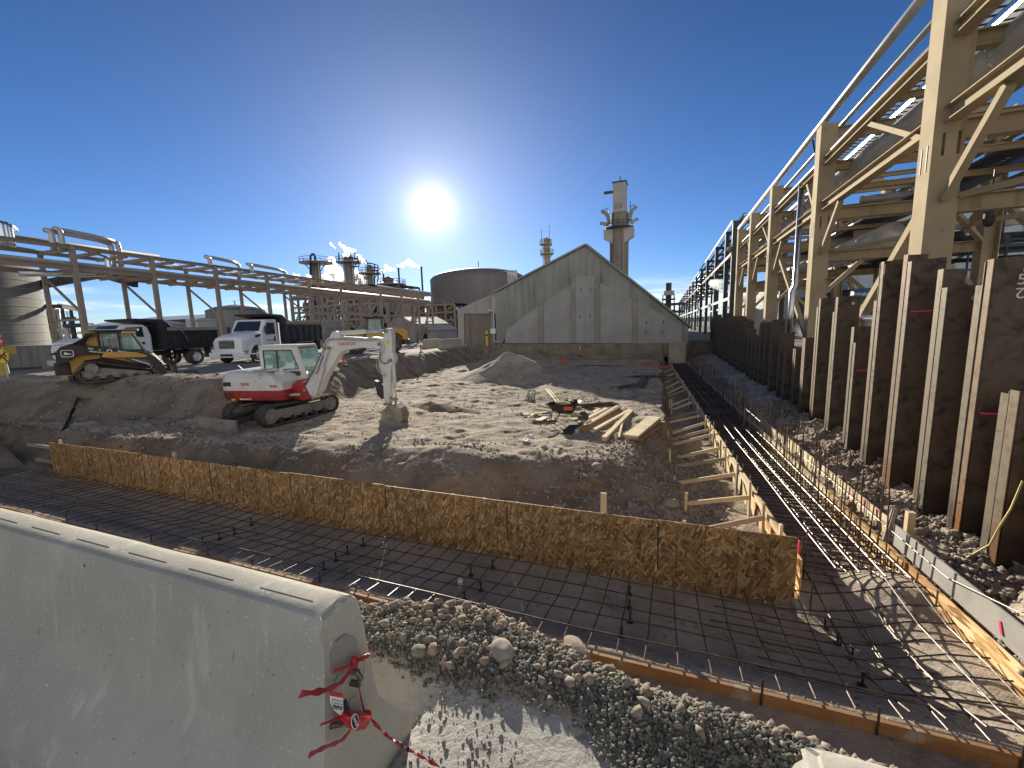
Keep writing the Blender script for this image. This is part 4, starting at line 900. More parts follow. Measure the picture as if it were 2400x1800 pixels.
t = thing('walkway', 'dark grated walkway inside the cream rack', 'walkway', (XR+3.4, Y0, Z2))
m = MB()
for y in np.arange(13, Y1, .16): m.box((XR+3.5, y, Z2+.17), (1.3, .035, .03))
m.build('grating', M['darksteel'], t, world=True, kind='stuff')
m = MB(); 
for z in (.65, 1.15): m.tube((X2-.1, Y0, Z2+z), (X2-.1, Y1, Z2+z), .022, 6)
m.build('hand_rail', M['cream'], t, world=True)
t = thing('lamp', 'black cylinder lamp hanging from the cream rack beam at the right edge', 'lamp', xp(2325, 480, 7.4))
p = xp(2325, 458, 7.4); m = MB(); m.lathe([(.02, .02), (.10, 0), (.105, -.1), (.105, -.62), (.07, -.72), (.01, -.74)], p, n=16); m.build('housing', M['black'], t, world=True, smooth='all')
m = MB(); m.tube(p, p+Vector((0, 0, .6)), .018, 6); m.build('hanger', M['black'], t, world=True)

# ---------------------------------------------------------------- dark rack further along
dk = thing('pipe_rack', 'dark blue grey pipe rack running on beyond the cream one', 'pipe rack', (XR, 50, 0))
dpx = [1715, 1699, 1676, 1656, 1643, 1631, 1623, 1616, 1610, 1605, 1601, 1597.5, 1594.5, 1592]
dys = [xp(p, 700, XR).y for p in dpx]; zt2 = xp(1676, 586, XR).z
zl = [zt2, zt2-1.5, zt2-3.4]
for i, y in enumerate(dys):
    if y > 400: break
    for x in (XR, XR+3.6):
        RB('column', (x, y, 0), (x, y, zt2), .34, .34, kind='b', mt='darksteel', rk=dk)
    for z in (zt2-.15, zt2-.85, zt2-1.6, zt2-2.3, zt2-3.2): RB('cross_beam', (XR+.18, y, z), (XR+3.4, y, z), .2, .26, kind='b', mt='darksteel', rk=dk)
ye = dys[-1]
for x in (XR, XR+3.6):
    for z, mt in ((zt2+.0, 'darksteel'), (zt2-2.6, 'darksteel'), (3.6, 'galv')):
        RB('side_beam', (x-.19, dys[0], z), (x-.19, ye, z), .05, .26, kind='b', mt=mt, rk=dk)
for k, (dx, dz, r) in enumerate(((.5, .2, .15), (1.1, .2, .12), (1.9, .25, .22), (2.8, .2, .14), (.7, -1.4, .16), (1.6, -1.35, .22), (2.6, -1.4, .14), (.9, -2.9, .16), (2.1, -2.9, .2))):
    nm = ['outermost', 'second', 'third', 'innermost'][k] if k < 4 else ['outer', 'middle', 'inner', 'left', 'right'][k-4]
    pipe('pipe', f'{nm} {"pipe on top" if k < 4 else "pipe on the middle tier" if k < 7 else "pipe on the lowest tier"} of the dark rack', [(XR+dx, dys[0]-1, zt2+dz), (XR+dx, ye, zt2+dz)], r, 'galv' if k % 2 else 'silver', 8)
t = thing('rack_lamp', 'round lamp fitted at the near end of the dark rack', 'lamp', xp(1710, 586, XR-.3)); p = xp(1710, 585, XR-.3)
m = MB(); m.lathe([(.01, .3), (.2, .18), (.22, 0), (.18, -.12), (.01, -.16)], p, n=12); m.build('shade', M['cream'], t, world=True, smooth='all')
m = MB(); m.tube(p+Vector((0, 0, .3)), p+Vector((.5, 0, .9)), .05, 6); m.build('arm', M['darksteel'], t, world=True)
RBm = MB(); a, b = xp(1560, 712, -1.5), xp(1592, 716, XR)

# ---------------------------------------------------------------- big pale blue building on the right
bb = thing('industrial_building', 'long pale blue metal clad building behind the cream pipe rack', 'building', (30, 42, 0))
BH = yp(2275, 478, 42).z
m = MB(); m.box((40, 52, BH/2+2), (52, 20, BH-4)); m.build('wall', M['bluebld'], bb, world=True)
m = MB(); m.box((40, 52, 2), (51.6, 19.6, 4.0)); m.build('lower_wall', M['darksteel'], bb, world=True)
m = MB(); m.box((40, 52, BH+.09), (52.6, 20.6, .18)); m.build('roof', M['bluebld'], bb, world=True)
m = MB()
for x in np.arange(14.6, 65, 1.2): m.box((x, 41.985, BH/2+2), (.07, .025, BH-4.2))
m.build('wall_ribs', M['bluebld'], bb, world=True, kind='stuff')
for x in (17, 25, 33):
    m = MB(); m.box((x, 41.97, 1.8), (3.2, .06, 3.4)); m.build('roller_door', M['shed'], bb, world=True)
# second steel line in front of that building
r3_ = thing('pipe_rack', 'lower galvanised pipe bridge crossing in front of the pale blue building', 'pipe rack', (20, 24, 0))
for x in (9.5, 13.2, 17.0, 20.8, 24.6, 28.4):
    m = MB(); m.ibeam((x, 24, 0), (x, 24, 7.0), .3, .3, .03, (0, 1, 0)); m.build('column', M['galv'], r3_, world=True)
    m = MB(); m.beam((x, 24.2, 2.0), (x+3.6, 24.2, 5.2), .12, .12); m.build('brace', M['cream'], r3_, world=True)
for z, mt in ((6.6, 'galv'), (5.5, 'cream'), (4.4, 'darksteel'), (2.2, 'galv')):
    m = MB(); m.beam((8, 23.8, z), (40, 23.8, z), .16, .32); m.build('beam', M[mt], r3_, world=True)
for k, (z, r, mt, nm) in enumerate(((2.75, .30, 'silver', 'bright insulated pipe low'), (4.85, .16, 'darksteel', 'dark pipe halfway up'), (6.9, .16, 'galv', 'grey pipe on top'), (4.0, .09, 'black', 'thin black pipe under the walkway'))):
    pipe('pipe', f'{nm} of the pipe bridge before the blue building', [(8, 23.4, z), (40, 23.4, z)], r, mt, 12)
t = thing('valve', 'black gate valve with handwheel on the pipe bridge', 'valve', yp(2345, 560, 23.0)); p = yp(2345, 565, 23.0)
m = MB(); m.tube(p-Vector((.7, 0, 0)), p+Vector((.9, 0, 0)), .10, 10); m.lathe([(.02, -.35), (.3, -.25), (.34, 0), (.22, .22), (.05, .3)], p, n=14); m.tube(p, p+Vector((0, 0, 1.5)), .07, 8); m.build('body', M['black'], t, world=True, smooth=True)
m = MB(); c = p+Vector((1.0, -.2, .35)); m.path([c+Vector((.26*math.cos(a), 0, .26*math.sin(a))) for a in np.linspace(0, 2*math.pi, 13)], .03, 6); m.build('handwheel', M['black'], t, world=True)
t = thing('walkway', 'dark walkway with railings on the pipe bridge at the right edge', 'walkway', (14, 22.6, 3.2))
m = MB(); m.box((20, 22.6, 4.35), (22, 1.0, .12)); m.build('deck', M['darksteel'], t, world=True)
m = MB()
for z in (3.0, 3.5): m.tube((9, 22.1, z), (31, 22.1, z), .04, 6)
for x in np.arange(9, 31, 1.1): m.tube((x, 22.1, 2.2), (x, 22.1, 4.3), .035, 6)
m.build('hand_rail', M['darksteel'], t, world=True)
# drums behind the piles
for (px, py, lab, mt) in ((2030, 745, 'yellow drum behind the short notched sheet pile', 'signy'), (2050, 752, 'white plastic drum beside the yellow drum', 'truckw')):
    p = xp(px, py, 5.6 if mt == 'signy' else 5.0); t = thing('drum', lab, 'drum', (p.x, p.y, 0)); m = MB()
    m.lathe([(.28, 0), (.28, p.z-.35), (.30, p.z-.33), (.28, p.z-.3), (.27, p.z), (.22, p.z+.04)], (0, 0, 0), n=20); m.build('body', M[mt], t, smooth=True); m = MB(); m.lathe([(.30, p.z+.0), (.30, p.z+.05), (.2, p.z+.08)], (0, 0, 0), n=20); m.build('lid', M['truckw'], t)
# sloped grey shed seen between the columns
t = thing('shed', 'grey shed with a sloping striped roof glimpsed between rack columns', 'shed', (9, 47, 0))
m = MB(); m.box((9.4, 49, 1.9), (3.6, 5, 3.8)); m.build('wall', M['shed'], t, world=True)
m = MB(); m.prism([(7.2, 3.8), (11.6, 3.8), (11.6, 5.6), (7.2, 4.1)], (0, 46.4, 0), (1, 0, 0), (0, 0, 1), (0, 5.4, 0)); m.build('roof', M['bluebld'], t, world=True)

# ---------------------------------------------------------------- gabled concrete building at the end of the pit
GY0 = 38.0
def g2(px, py, Y=GY0): p = yp(px, py, Y); return (p.x, p.z)
gb = thing('gabled_building', 'grey concrete building with a steep gable at the end of the pit', 'building', (-7, GY0, 0))
ax, az = g2(1374, 573); rx, rz_ = g2(1612, 763); lx, lz = g2(1160, 684); l2x, l2z = g2(1072, 728)
DP = 46
m = MB(); m.prism([(lx, 0), (rx, 0), (rx, rz_-.1), (ax, az-.1), (lx, lz-.1)], (0, GY0, 0), (1, 0, 0), (0, 0, 1), (0, DP, 0)); m.build('hall', M['clad'], gb, world=True)
def slope(a, b, nm):
    m = MB(); d = Vector((b[0]-a[0], 0, b[1]-a[1])); nn = Vector((-d.z, 0, d.x)).normalized(); nn = nn if nn.z > 0 else -nn
    pa, pb = Vector((a[0], GY0-.25, a[1])), Vector((b[0], GY0-.25, b[1]))
    m.add([pa, pb, pb+nn*.16, pa+nn*.16] + [v+Vector((0, DP+.5, 0)) for v in (pa, pb, pb+nn*.16, pa+nn*.16)], [(0, 1, 2, 3), (7, 6, 5, 4), (0, 4, 5, 1), (1, 5, 6, 2), (2, 6, 7, 3), (3, 7, 4, 0)]); m.build('roof', M['clad'], gb, world=True)
slope((ax, az-.08), (rx+.3, rz_-.25), 'r'); slope((lx-.1, lz-.12), (ax-.01, az-.08), 'l')
m = MB()      # standing ribs of the cladding
for x in np.arange(lx+.3, rx-.2, .62):
    top = az-.25-(x-ax)*(az-rz_)/(rx-ax) if x > ax else az-.25-(ax-x)*(az-lz)/(ax-lx)
    m.box((x, GY0-.012, top/2+.3), (.05, .03, max(.1, top-.7)))
m.build('cladding_ribs', M['clad'], gb, world=True, kind='stuff')
# cast concrete front: panels between pilasters, standing 0.3 m proud
pcs = [('wall_panel', [(1180, 804), (1265, 804), (1265, 716), (1190, 772)], .20), ('wall_panel', [(1275, 804), (1341, 804), (1341, 667), (1275, 709)], .20),
       ('tall_panel', [(1350, 804), (1397, 804), (1397, 648), (1350, 650)], .26), ('wall_panel', [(1407, 804), (1484, 804), (1484, 700), (1407, 663)], .20), ('wall_panel', [(1494, 804), (1600, 804), (1600, 764), (1494, 706)], .20)]
for nm, poly, th in pcs:
    m = MB(); m.prism([g2(*q) for q in poly], (0, GY0-th, 0), (1, 0, 0), (0, 0, 1), (0, th-.035, 0)); m.build(nm, M['wallc2'], gb, world=True)
for poly in ([(1265, 804), (1275, 804), (1275, 708), (1265, 714)], [(1341, 804), (1350, 804), (1350, 646), (1341, 646)], [(1397, 804), (1407, 804), (1407, 644), (1397, 646)], [(1484, 804), (1494, 804), (1494, 704), (1484, 699)], [(1600, 804), (1612, 804), (1612, 764), (1600, 762)]):
    m = MB(); m.prism([g2(*q) for q in poly], (0, GY0-.36, 0), (1, 0, 0), (0, 0, 1), (0, .33, 0)); m.build('pilaster', M['wallc'], gb, world=True)
m = MB(); m.prism([g2(1184, 804), g2(1160, 804), g2(1160, 800), g2(1186, 780)], (0, GY0-.2, 0), (1, 0, 0), (0, 0, 1), (0, .16, 0)); m.build('stair_wall', M['wallc'], gb, world=True)
for px, py in ((1362, 679), (1385, 678), (1361, 743), (1384, 742), (1515, 756), (1555, 755), (1514, 780), (1553, 779)):
    c = g2(px, py); m = MB(); m.box((c[0], GY0-.275, c[1]), (.06, .03, .28)); m.build('tie_slot', M['darksteel'], gb, world=True)
m = MB(); m.box(((lx+rx)/2+.5, GY0-.15, -.62), (rx-lx-1, .3, 1.22)); m.build('footing', M['bank'], gb, world=True)
# lower wing on the left with the dark doorway
wg = thing('building_wing', 'lower left wing of the gabled building with a dark doorway and downpipe', 'building', (-18, GY0, 0))
p0, p1, p2_, p3 = g2(1072, 806), g2(1159, 806), g2(1159, 687), g2(1085, 722)
m = MB(); yo = GY0+.3
m.prism([(p0[0], 0), (g2(1084, 800)[0], 0), (g2(1084, 735)[0], g2(1084, 735)[1]), (g2(1148, 735)[0], g2(1148, 735)[1]), (g2(1148, 800)[0], 0), (p1[0]-.02, 0), (p1[0]-.02, p2_[1]), (p0[0], p3[1]-.1)], (0, yo, 0), (1, 0, 0), (0, 0, 1), (0, .3, 0)); m.build('front_wall', M['shed'], wg, world=True)
a = g2(1084, 735); b = g2(1148, 735)
m = MB(); m.box(((a[0]+b[0])/2, yo+.22, a[1]/2), (b[0]-a[0]-.01, .1, a[1]-.02)); m.build('doorway', M['brownc'], wg, world=True)
m = MB(); m.box(((p0[0]+p1[0])/2, yo+12, p3[1]/2-.1), (p1[0]-p0[0]-.3, 22, p3[1]-.3)); m.build('hall', M['clad'], wg, world=True)
m = MB(); c = g2(1158, 740); m.tube((c[0]-.1, GY0+.1, .1), (c[0]-.1, GY0+.1, p2_[1]-.3), .09, 8); m.build('downpipe', M['galv'], wg, world=True)
c = g2(1155, 727); m = MB(); m.box((c[0]-.2, GY0-.05, c[1]), (.5, .35, .25)); m.build('wall_lamp', M['galv'], wg, world=True)
c = g2(1156, 776); m = MB(); m.box((c[0], GY0-.02, c[1]), (.55, .12, .5)); m.build('notice_board', M['white'], wg, world=True)
t = thing('bollard', 'yellow bollard standing beside the doorway of the wing', 'bollard', (g2(1146, 800)[0], GY0-.5, 0)); m = MB(); m.lathe([(.13, -.1), (.13, 1.35), (.09, 1.43), (.01, 1.45)], (0, 0, 0), n=14); m.build('post', M['signy'], t, smooth=True); m = MB(); m.lathe([(.135, .9), (.135, 1.05)], (0, 0, 0), n=14); m.build('band', M['black'], t)
# ---------------------------------------------------------------- brown tower behind
TY = 98
def g3(px, py, Y): return yp(px, py, Y)
tw = thing('concrete_tower', 'tall brown ribbed concrete tower with a grey box top and ducts', 'tower', (g3(1451, 700, TY).x, TY, 0))
cxx = g3(1451, 600, TY).x; k_ = (g3(1470, 600, TY).x-g3(1432, 600, TY).x)/2; zc_ = g3(1451, 536, TY).z; zb_ = g3(1451, 500, TY).z; ztop = g3(1451, 432, TY).z
m = MB(); m.lathe([(k_*1.04, 0), (k_*1.04, zc_+1)], (cxx, TY, 0), n=12); m.build('shaft', M['brownc'], tw, world=True)
for a in np.linspace(0, 2*math.pi, 7)[:-1]:
    m = MB(); m.beam((cxx+math.cos(a)*k_*1.0, TY+math.sin(a)*k_, 0), (cxx+math.cos(a)*k_, TY+math.sin(a)*k_, zc_-.2), .5, .5, up=(math.cos(a), math.sin(a), 0)); m.build('rib', M['brownc'], tw, world=True)
m = MB(); m.lathe([(k_*1.0, zc_), (k_*1.06, zc_+.2), (k_*1.06, zb_), (k_*.9, zb_+.1)], (cxx, TY, 0), n=12); m.build('collar', M['brownc'], tw, world=True)
w2 = (g3(1467, 470, TY).x - g3(1437, 470, TY).x)
m = MB(); m.box((cxx+.1, TY, (zb_+ztop)/2), (w2, w2*1.1, ztop-zb_)); m.build('top_box', M['shed'], tw, world=True)
m = MB(); m.box((cxx+.1, TY, ztop+.1), (w2+.3, w2*1.1+.3, .25)); m.build('box_roof', M['darksteel'], tw, world=True)
m = MB(); m.tube((cxx+.1, TY, ztop), (cxx+.1, TY, ztop+1.6), .12, 6); m.build('mast', M['darksteel'], tw, world=True)
m = MB(); m.box((cxx-w2/2-.9, TY-1, ztop-1.7), (1.9, .5, .5)); m.build('hoist_beam', M['darksteel'], tw, world=True)
m = MB(); m.box((cxx, TY-w2*.55-.06, zb_+1.3), (1.5, .12, 1.1)); m.build('louvre', M['clad'], tw, world=True)
m = MB(); m.lathe([(k_*1.05, zc_-.1), (k_*1.75, zc_-.1), (k_*1.75, zc_+.12), (k_*1.05, zc_+.12)], (cxx, TY, 0), n=16, caps=False); m.build('platform', M['darksteel'], tw, world=True)
m = MB()
for z in (.7, 1.3): m.path([(cxx+math.cos(a)*k_*1.72, TY+math.sin(a)*k_*1.72, zc_+z) for a in np.linspace(0, 2*math.pi, 17)], .06, 5)
for a in np.linspace(0, 2*math.pi, 17)[:-1]: m.tube((cxx+math.cos(a)*k_*1.72, TY+math.sin(a)*k_*1.72, zc_), (cxx+math.cos(a)*k_*1.72, TY+math.sin(a)*k_*1.72, zc_+1.3), .06, 5)
m.build('railing', M['darksteel'], tw, world=True)
for sx_ in (-1, 1):
    for sy_ in (-.6,):
        m = MB(); xo = cxx+sx_*k_*1.25; m.prism([(-.9, 0), (.9, 0), (.9, -2.2), (-sx_*.9+0, -2.2-1.4), (-.9, -2.2)] if False else [(-1.0, 0), (1.0, 0), (1.0, -1.9 if sx_ > 0 else -3.2), (-1.0, -3.2 if sx_ > 0 else -1.9)], (xo, TY-1.6, zc_-.2), (1, 0, 0), (0, 0, 1), (0, 1.6, 0)); m.build('hopper', M['shed'], tw, world=True)
    c = [(cxx+sx_*k_*1.2, TY-.8, zc_+1.2), (cxx+sx_*k_*1.35, TY-.8, zc_+2.6), (cxx+sx_*k_*1.6, TY-.8, zc_+3.4), (cxx+sx_*k_*2.1, TY-.8, zc_+4.1)]
    m = MB(); m.path(c, .5, 4); m.build('duct', M['clad'], tw, world=True)
    m = MB(); m.path([(cxx+sx_*k_*1.4, TY-1, zc_+.9), (cxx+sx_*k_*2.0, TY-1, zc_+1.3), (cxx+sx_*k_*2.3, TY-1, zc_+1.4)], .42, 4); m.build('duct', M['shed'], tw, world=True)
    m = MB(); m.tube((cxx+sx_*k_*1.3, TY, zb_-1), (cxx+sx_*k_*1.3, TY, zb_+ (2.2 if sx_ > 0 else 1.0)), .08, 5); m.tube((cxx+sx_*k_*1.3, TY, zb_+1), (cxx+sx_*(k_*1.3+.8), TY, zb_+1.5), .08, 5); m.build('lamp_pole', M['darksteel'], tw, world=True)
def col_tower(name, lab, px, w_px, top, Y, plats, mt, extras=True, base=0):
    """distillation column: shell with ring platforms"""
    c = yp(px, top, Y); r = (yp(px+w_px/2, top, Y).x - yp(px-w_px/2, top, Y).x)/2*1.05
    t = thing(name, lab, 'tower', (c.x, Y, base)); m = MB()
    m.lathe([(r, base), (r, c.z-r*.7), (r*.8, c.z-r*.25), (r*.3, c.z), (.02, c.z)], (c.x, Y, 0), n=18); m.build('shell', M[mt], t, world=True, smooth=True)
    for (py, x0, x1) in plats:
        z = yp(px, py, Y).z; a = yp(x0, py, Y).x; b = yp(x1, py, Y).x; ro = (b-a)/2; xc = (a+b)/2
        m = MB(); m.lathe([(r*.5, z-.18), (ro, z-.05), (ro, z+.12), (r*.5, z+.12)], (xc, Y, 0), n=14, caps=False); m.build('platform', M['yellowp'] if mt == 'cream' else M['tansteel'], t, world=True)
        m = MB(); rp = [(xc+math.cos(q)*ro*.97, Y+math.sin(q)*ro*.97) for q in np.linspace(0, 2*math.pi, 13)]
        for h in (.65, 1.25): m.path([(x, y, z+h) for x, y in rp], .06, 5)
        for x, y in rp[:-1]: m.tube((x, y, z), (x, y, z+1.25), .05, 5)
        m.build('railing', M['darksteel'], t, world=True)
        for sg in (-1, 1): m = MB(); m.beam((c.x+sg*r*.9, Y, z-ro*.6), (c.x+sg*ro*.85, Y, z-.1), .15, .15); m.build('bracket', M['darksteel'], t, world=True)
    if extras:
        m = MB(); m.tube((c.x+r*1.25, Y-r*.4, base), (c.x+r*1.25, Y-r*.4, c.z-.5), .16, 6); m.tube((c.x-r*1.2, Y-.4, base), (c.x-r*1.2, Y-.4, c.z), .12, 6); m.build('riser_pipe', M['galv'], t, world=True)
    return t, c, r
t, c, r = col_tower('column_tower', 'slim cream column tower with two railed platforms rising behind the gable', 1281, 12, 557, 120, [(573, 1265, 1294), (596, 1266, 1298)], 'cream')
m = MB(); m.tube((c.x-1.5, 120, c.z-1), (c.x-1.5, 120, c.z+2.5), .08, 5); m.tube((c.x+.8, 120, c.z-1), (c.x+.8, 120, c.z+3.4), .08, 5); m.build('aerial', M['darksteel'], t, world=True)
t = thing('vent_tower', 'small dark vent stack with a boxy top right of the gable', 'tower', (yp(1567, 690, 120).x, 120, 0)); a = yp(1567, 690, 120)
m = MB(); m.tube((a.x, 120, 0), (a.x, 120, yp(1567, 663, 120).z), .75, 10); m.build('stack', M['darksteel'], t, world=True)
b0, b1 = yp(1556, 693, 120), yp(1580, 682, 120); m = MB(); m.box(((b0.x+b1.x)/2, 119, (b0.z+b1.z)/2), (b1.x-b0.x, 2.5, b1.z-b0.z)); m.build('box', M['shed'], t, world=True)
for py in (702, 715, 728): q = yp(1567, py, 120); m = MB(); m.box((q.x, 119.5, q.z), (3.4, 3, .3)); m.build('platform', M['darksteel'], t, world=True)
for sx_ in (-1, 1): m = MB(); m.beam((a.x+sx_*1.4, 119, 0), (a.x+sx_*1.4, 119, a.z), .25, .25); m.build('leg', M['darksteel'], t, world=True)
q0, q1 = yp(1548, 714, 95), yp(1592, 716, 95)
t = thing('pipe_bridge', 'dark low bridge joining the gable to the dark rack', 'pipe bridge', (q0.x, 95, 0))
for dz in (0, -1.6): m = MB(); m.beam((q0.x, 95, q0.z+dz), (q1.x+1, 95, q0.z+dz), .4, .5); m.build('beam', M['darksteel'], t, world=True)
for x in np.linspace(q0.x, q1.x, 5): m = MB(); m.beam((x, 95, 0), (x, 95, q0.z), .25, .25); m.build('post', M['darksteel'], t, world=True)
# ---------------------------------------------------------------- excavator
EXC = (-13.05, 11.0, -1.25); EH = math.radians(10)
ex = thing('excavator', 'white and red tracked mini excavator parked on the dirt island, arm down', 'excavator', EXC, EH)
EM = Matrix.Translation(Vector(EXC)) @ Matrix.Rotation(EH, 4, 'Z')
def lp(zx, zy, k):
    """zoomed picture point -> (x, z) on the plane y = k of the excavator's own frame"""
    Mi = INV[ex.name]; r = Vector(ray(450+zx/4.02, 720+zy/4.02)); o = Mi @ Vector((0, 0, EYE)); d = Mi.to_3x3() @ r
    t = (k-o.y)/d.y; p = o + d*t; return (p.x, p.z)
def ep_(pts, k): return [lp(a, b, k) for a, b in pts]
def side(name, pts, y0, y1, mt, bevel=.015, parent=None, px=True, smooth=False):
    poly = ep_(pts, y0) if px else pts
    m = MB(); m.prism(poly, (0, y0, 0), (1, 0, 0), (0, 0, 1), (0, y1-y0, 0)); return m.build(name, M[mt], parent or ex, bevel=bevel, smooth=smooth)
# tracks
UA = math.radians(85.5); U = Matrix.Translation(Vector((0, 0, 0))) @ Matrix.Rotation(UA-EH, 4, 'Z')
def track(side_, name_prefix=''):
    yc = side_*.87; Lh = 1.2; R = .33; wd = .45
    def P_(x, y, z): return U @ Vector((x, y, z))
    out_ = []; N_ = 14
    for a in np.linspace(-math.pi/2, math.pi/2, N_): out_.append((Lh+math.cos(a)*R, R+math.sin(a)*R))
    for a in np.linspace(math.pi/2, 3*math.pi/2, N_): out_.append((-Lh+math.cos(a)*R, R+math.sin(a)*R))
    inn = [((x-(Lh if x > 0 else -Lh))*.86+(Lh if x > 0 else -Lh), (z-R)*.86+R) for x, z in out_]
    m = MB(); n = len(out_); vs = []
    for yy in (yc-wd/2, yc+wd/2): vs += [P_(x, yy, z) for x, z in out_] + [P_(x, yy, z) for x, z in inn]
    fs = []
    for i in range(n):
        j = (i+1) % n; fs += [(i, j, n+j, n+i), (2*n+i, 3*n+i, 3*n+j, 2*n+j), (i, 2*n+i, 2*n+j, j), (n+i, n+j, 3*n+j, 3*n+i)]
    m.add(vs, fs); tr = m.build('track', M['rubber'], ex)
    m = MB(); per = 2*(2*Lh)+2*math.pi*R; k = 0; cnt = int(per/.10)
    for q in range(cnt):
        s_ = q*per/cnt
        if s_ < 2*Lh: p = (-Lh+s_, 0); nn = (0, -1)
        elif s_ < 2*Lh+math.pi*R: a = -math.pi/2+(s_-2*Lh)/R; p = (Lh+math.cos(a)*R, R+math.sin(a)*R); nn = (math.cos(a), math.sin(a))
        elif s_ < 4*Lh+math.pi*R: p = (Lh-(s_-2*Lh-math.pi*R), 2*R); nn = (0, 1)
        else: a = math.pi/2+(s_-4*Lh-math.pi*R)/R; p = (-Lh+math.cos(a)*R, R+math.sin(a)*R); nn = (math.cos(a), math.sin(a))
        off = .07*(1 if q % 2 else -1)
        c0 = P_(p[0]+nn[0]*.012, yc-wd/2+.02+max(0, off), p[1]+nn[1]*.012); c1 = P_(p[0]+nn[0]*.012, yc+wd/2-.02+min(0, off), p[1]+nn[1]*.012)
        m.beam(c0, c1, .045, .03, up=tuple((U.to_3x3() @ Vector((nn[0], 0, nn[1])))))
    o = m.build('track_lugs', M['rubber'], ex, kind='stuff')
    m = MB(); m.add([P_(x, y, z) for y in (yc-.12, yc+.12) for x, z in ((-Lh, .16), (Lh, .16), (Lh, .50), (-Lh, .50))], [(3, 2, 1, 0), (4, 5, 6, 7), (0, 1, 5, 4), (1, 2, 6, 5), (2, 3, 7, 6), (3, 0, 4, 7)]); m.build('track_frame', M['dirtysteel'], ex)
    ax = U.to_3x3() @ Vector((0, 1, 0))
    for x in (-Lh, Lh):
        m = MB(); m.lathe([(.02, -.20), (.12, -.20), (.13, -.17), (.26, -.15), (.27, .15), (.13, .17), (.12, .20), (.02, .20)], P_(x, yc, R), ax, 20); m.build('sprocket' if x > 0 else 'idler', M['dirtysteel'], ex)
    for x in np.linspace(-.85, .85, 5):
        m = MB(); m.lathe([(.02, -.15), (.10, -.15), (.10, .15), (.02, .15)], P_(x, yc, .13), ax, 12); m.build('roller', M['black'], ex)
track(-1); track(1)
m = MB()
c = [U @ Vector(v) for v in ((-.9, -.6, .25), (.9, -.6, .25), (.9, .6, .25), (-.9, .6, .25), (-.7, -.5, .62), (.7, -.5, .62), (.7, .5, .62), (-.7, .5, .62))]
m.add(c, [(0, 3, 2, 1), (4, 5, 6, 7), (0, 1, 5, 4), (1, 2, 6, 5), (2, 3, 7, 6), (3, 0, 4, 7)]); m.build('undercarriage', M['dpaint'], ex)
m = MB(); m.lathe([(.48, .6), (.48, .74)], (0, 0, 0), n=24); m.build('slew_ring', M['black'], ex)
# blade
m = MB(); prof = [(0, 0), (.06, .02), (.02, .12), (0, .25), (.02, .38), (.07, .46), (.10, .45), (.06, .36), (.045, .25), (.06, .12), (.12, 0)]
def BP(x, y, z): return U @ Vector((x, y, z))
vs = [BP(-2.42+p[0], sy, p[1]-.02) for sy in (-1.08, 1.08) for p in prof]; n = len(prof)
m.add(vs, [tuple(range(n-1, -1, -1)), tuple(range(n, 2*n))] + [(i, (i+1) % n, n+(i+1) % n, n+i) for i in range(n)]); m.build('blade', M['dirtysteel'], ex)
for sy in (-.42, .42):
    m = MB(); m.beam(BP(-.8, sy, .38), BP(-2.33, sy, .22), .12, .16); m.build('blade_arm', M['dpaint'], ex)
m = MB(); m.tube(BP(-.9, 0, .5), BP(-1.6, 0, .42), .07, 10); m.tube(BP(-1.5, 0, .43), BP(-2.3, 0, .32), .04, 8); m.build('blade_cylinder', M['dpaint'], ex, smooth=True)
# upper structure: rounded plan, red skirt below, white hood above
def plan(rear, front, hw, rr, n=10):
    pts = [(front, -hw+.12), (front-.12, -hw)]
    for a in np.linspace(-math.pi/2, -math.pi, n): pts.append((rear+rr+math.cos(a)*rr, -hw+rr+math.sin(a)*rr))
    for a in np.linspace(math.pi, math.pi/2, n): pts.append((rear+rr+math.cos(a)*rr, hw-rr+math.sin(a)*rr))
    pts += [(front-.12, hw), (front, hw-.12)]; return pts
def loft(layers, mt, name, smooth='all', parent=None, bevel=0):
    """layers: list of (polygon, z or list of z)"""
    m = MB(); n = len(layers[0][0]); vs = []
    for poly, z in layers: vs += [(p[0], p[1], z if not callable(z) else z(p[0], p[1])) for p in poly]
    fs = [tuple(range(n-1, -1, -1)), tuple(range((len(layers)-1)*n, len(layers)*n))] + [(j*n+i, j*n+(i+1) % n, (j+1)*n+(i+1) % n, (j+1)*n+i) for j in range(len(layers)-1) for i in range(n)]
    m.add(vs, fs); return m.build(name, M[mt], parent or ex, smooth=True, bevel=bevel)
A_ = plan(-1.58, .86, 1.08, .45); B_ = plan(-1.62, .88, 1.11, .45)
loft([(plan(-1.5, .8, 1.02, .45), .76), (A_, .80), (B_, .95), (B_, 1.13)], 'red', 'skirt')
hz = lambda x, y: 1.50 + .0*x
loft([(plan(-1.625, .86, 1.115, .45), 1.135), (plan(-1.63, .84, 1.115, .45), 1.40), (plan(-1.58, .66, 1.06, .45), lambda x, y: 1.66-.10*max(0, x)), (plan(-1.46, .48, .97, .42), lambda x, y: 1.76-.22*max(0, x)), (plan(-1.2, .2, .75, .35), lambda x, y: 1.80-.22*max(0, x))], 'whitep', 'hood')
for (a, b, c_, d_) in ((-.95, -.65, -.8, -.35), (-.35, .0, -.85, -.45), (.15, .42, -.9, -.5)):
    m = MB(); m.box(((a+b)/2, (c_+d_)/2, 1.79-.12*max(0, a)), (b-a, d_-c_, .02)); m.build('hood_vent', M['galv'], ex)
m = MB(); m.box((-1.18, -1.125, 1.36), (.02+.28, .02, .14)); m.build('vent', M['black'], ex, bevel=.008)
for k in range(4): m = MB(); m.box((-1.15, -1.12, .88+.055*k), (.34, .02, .028)); m.build('grille_slot', M['black'], ex)
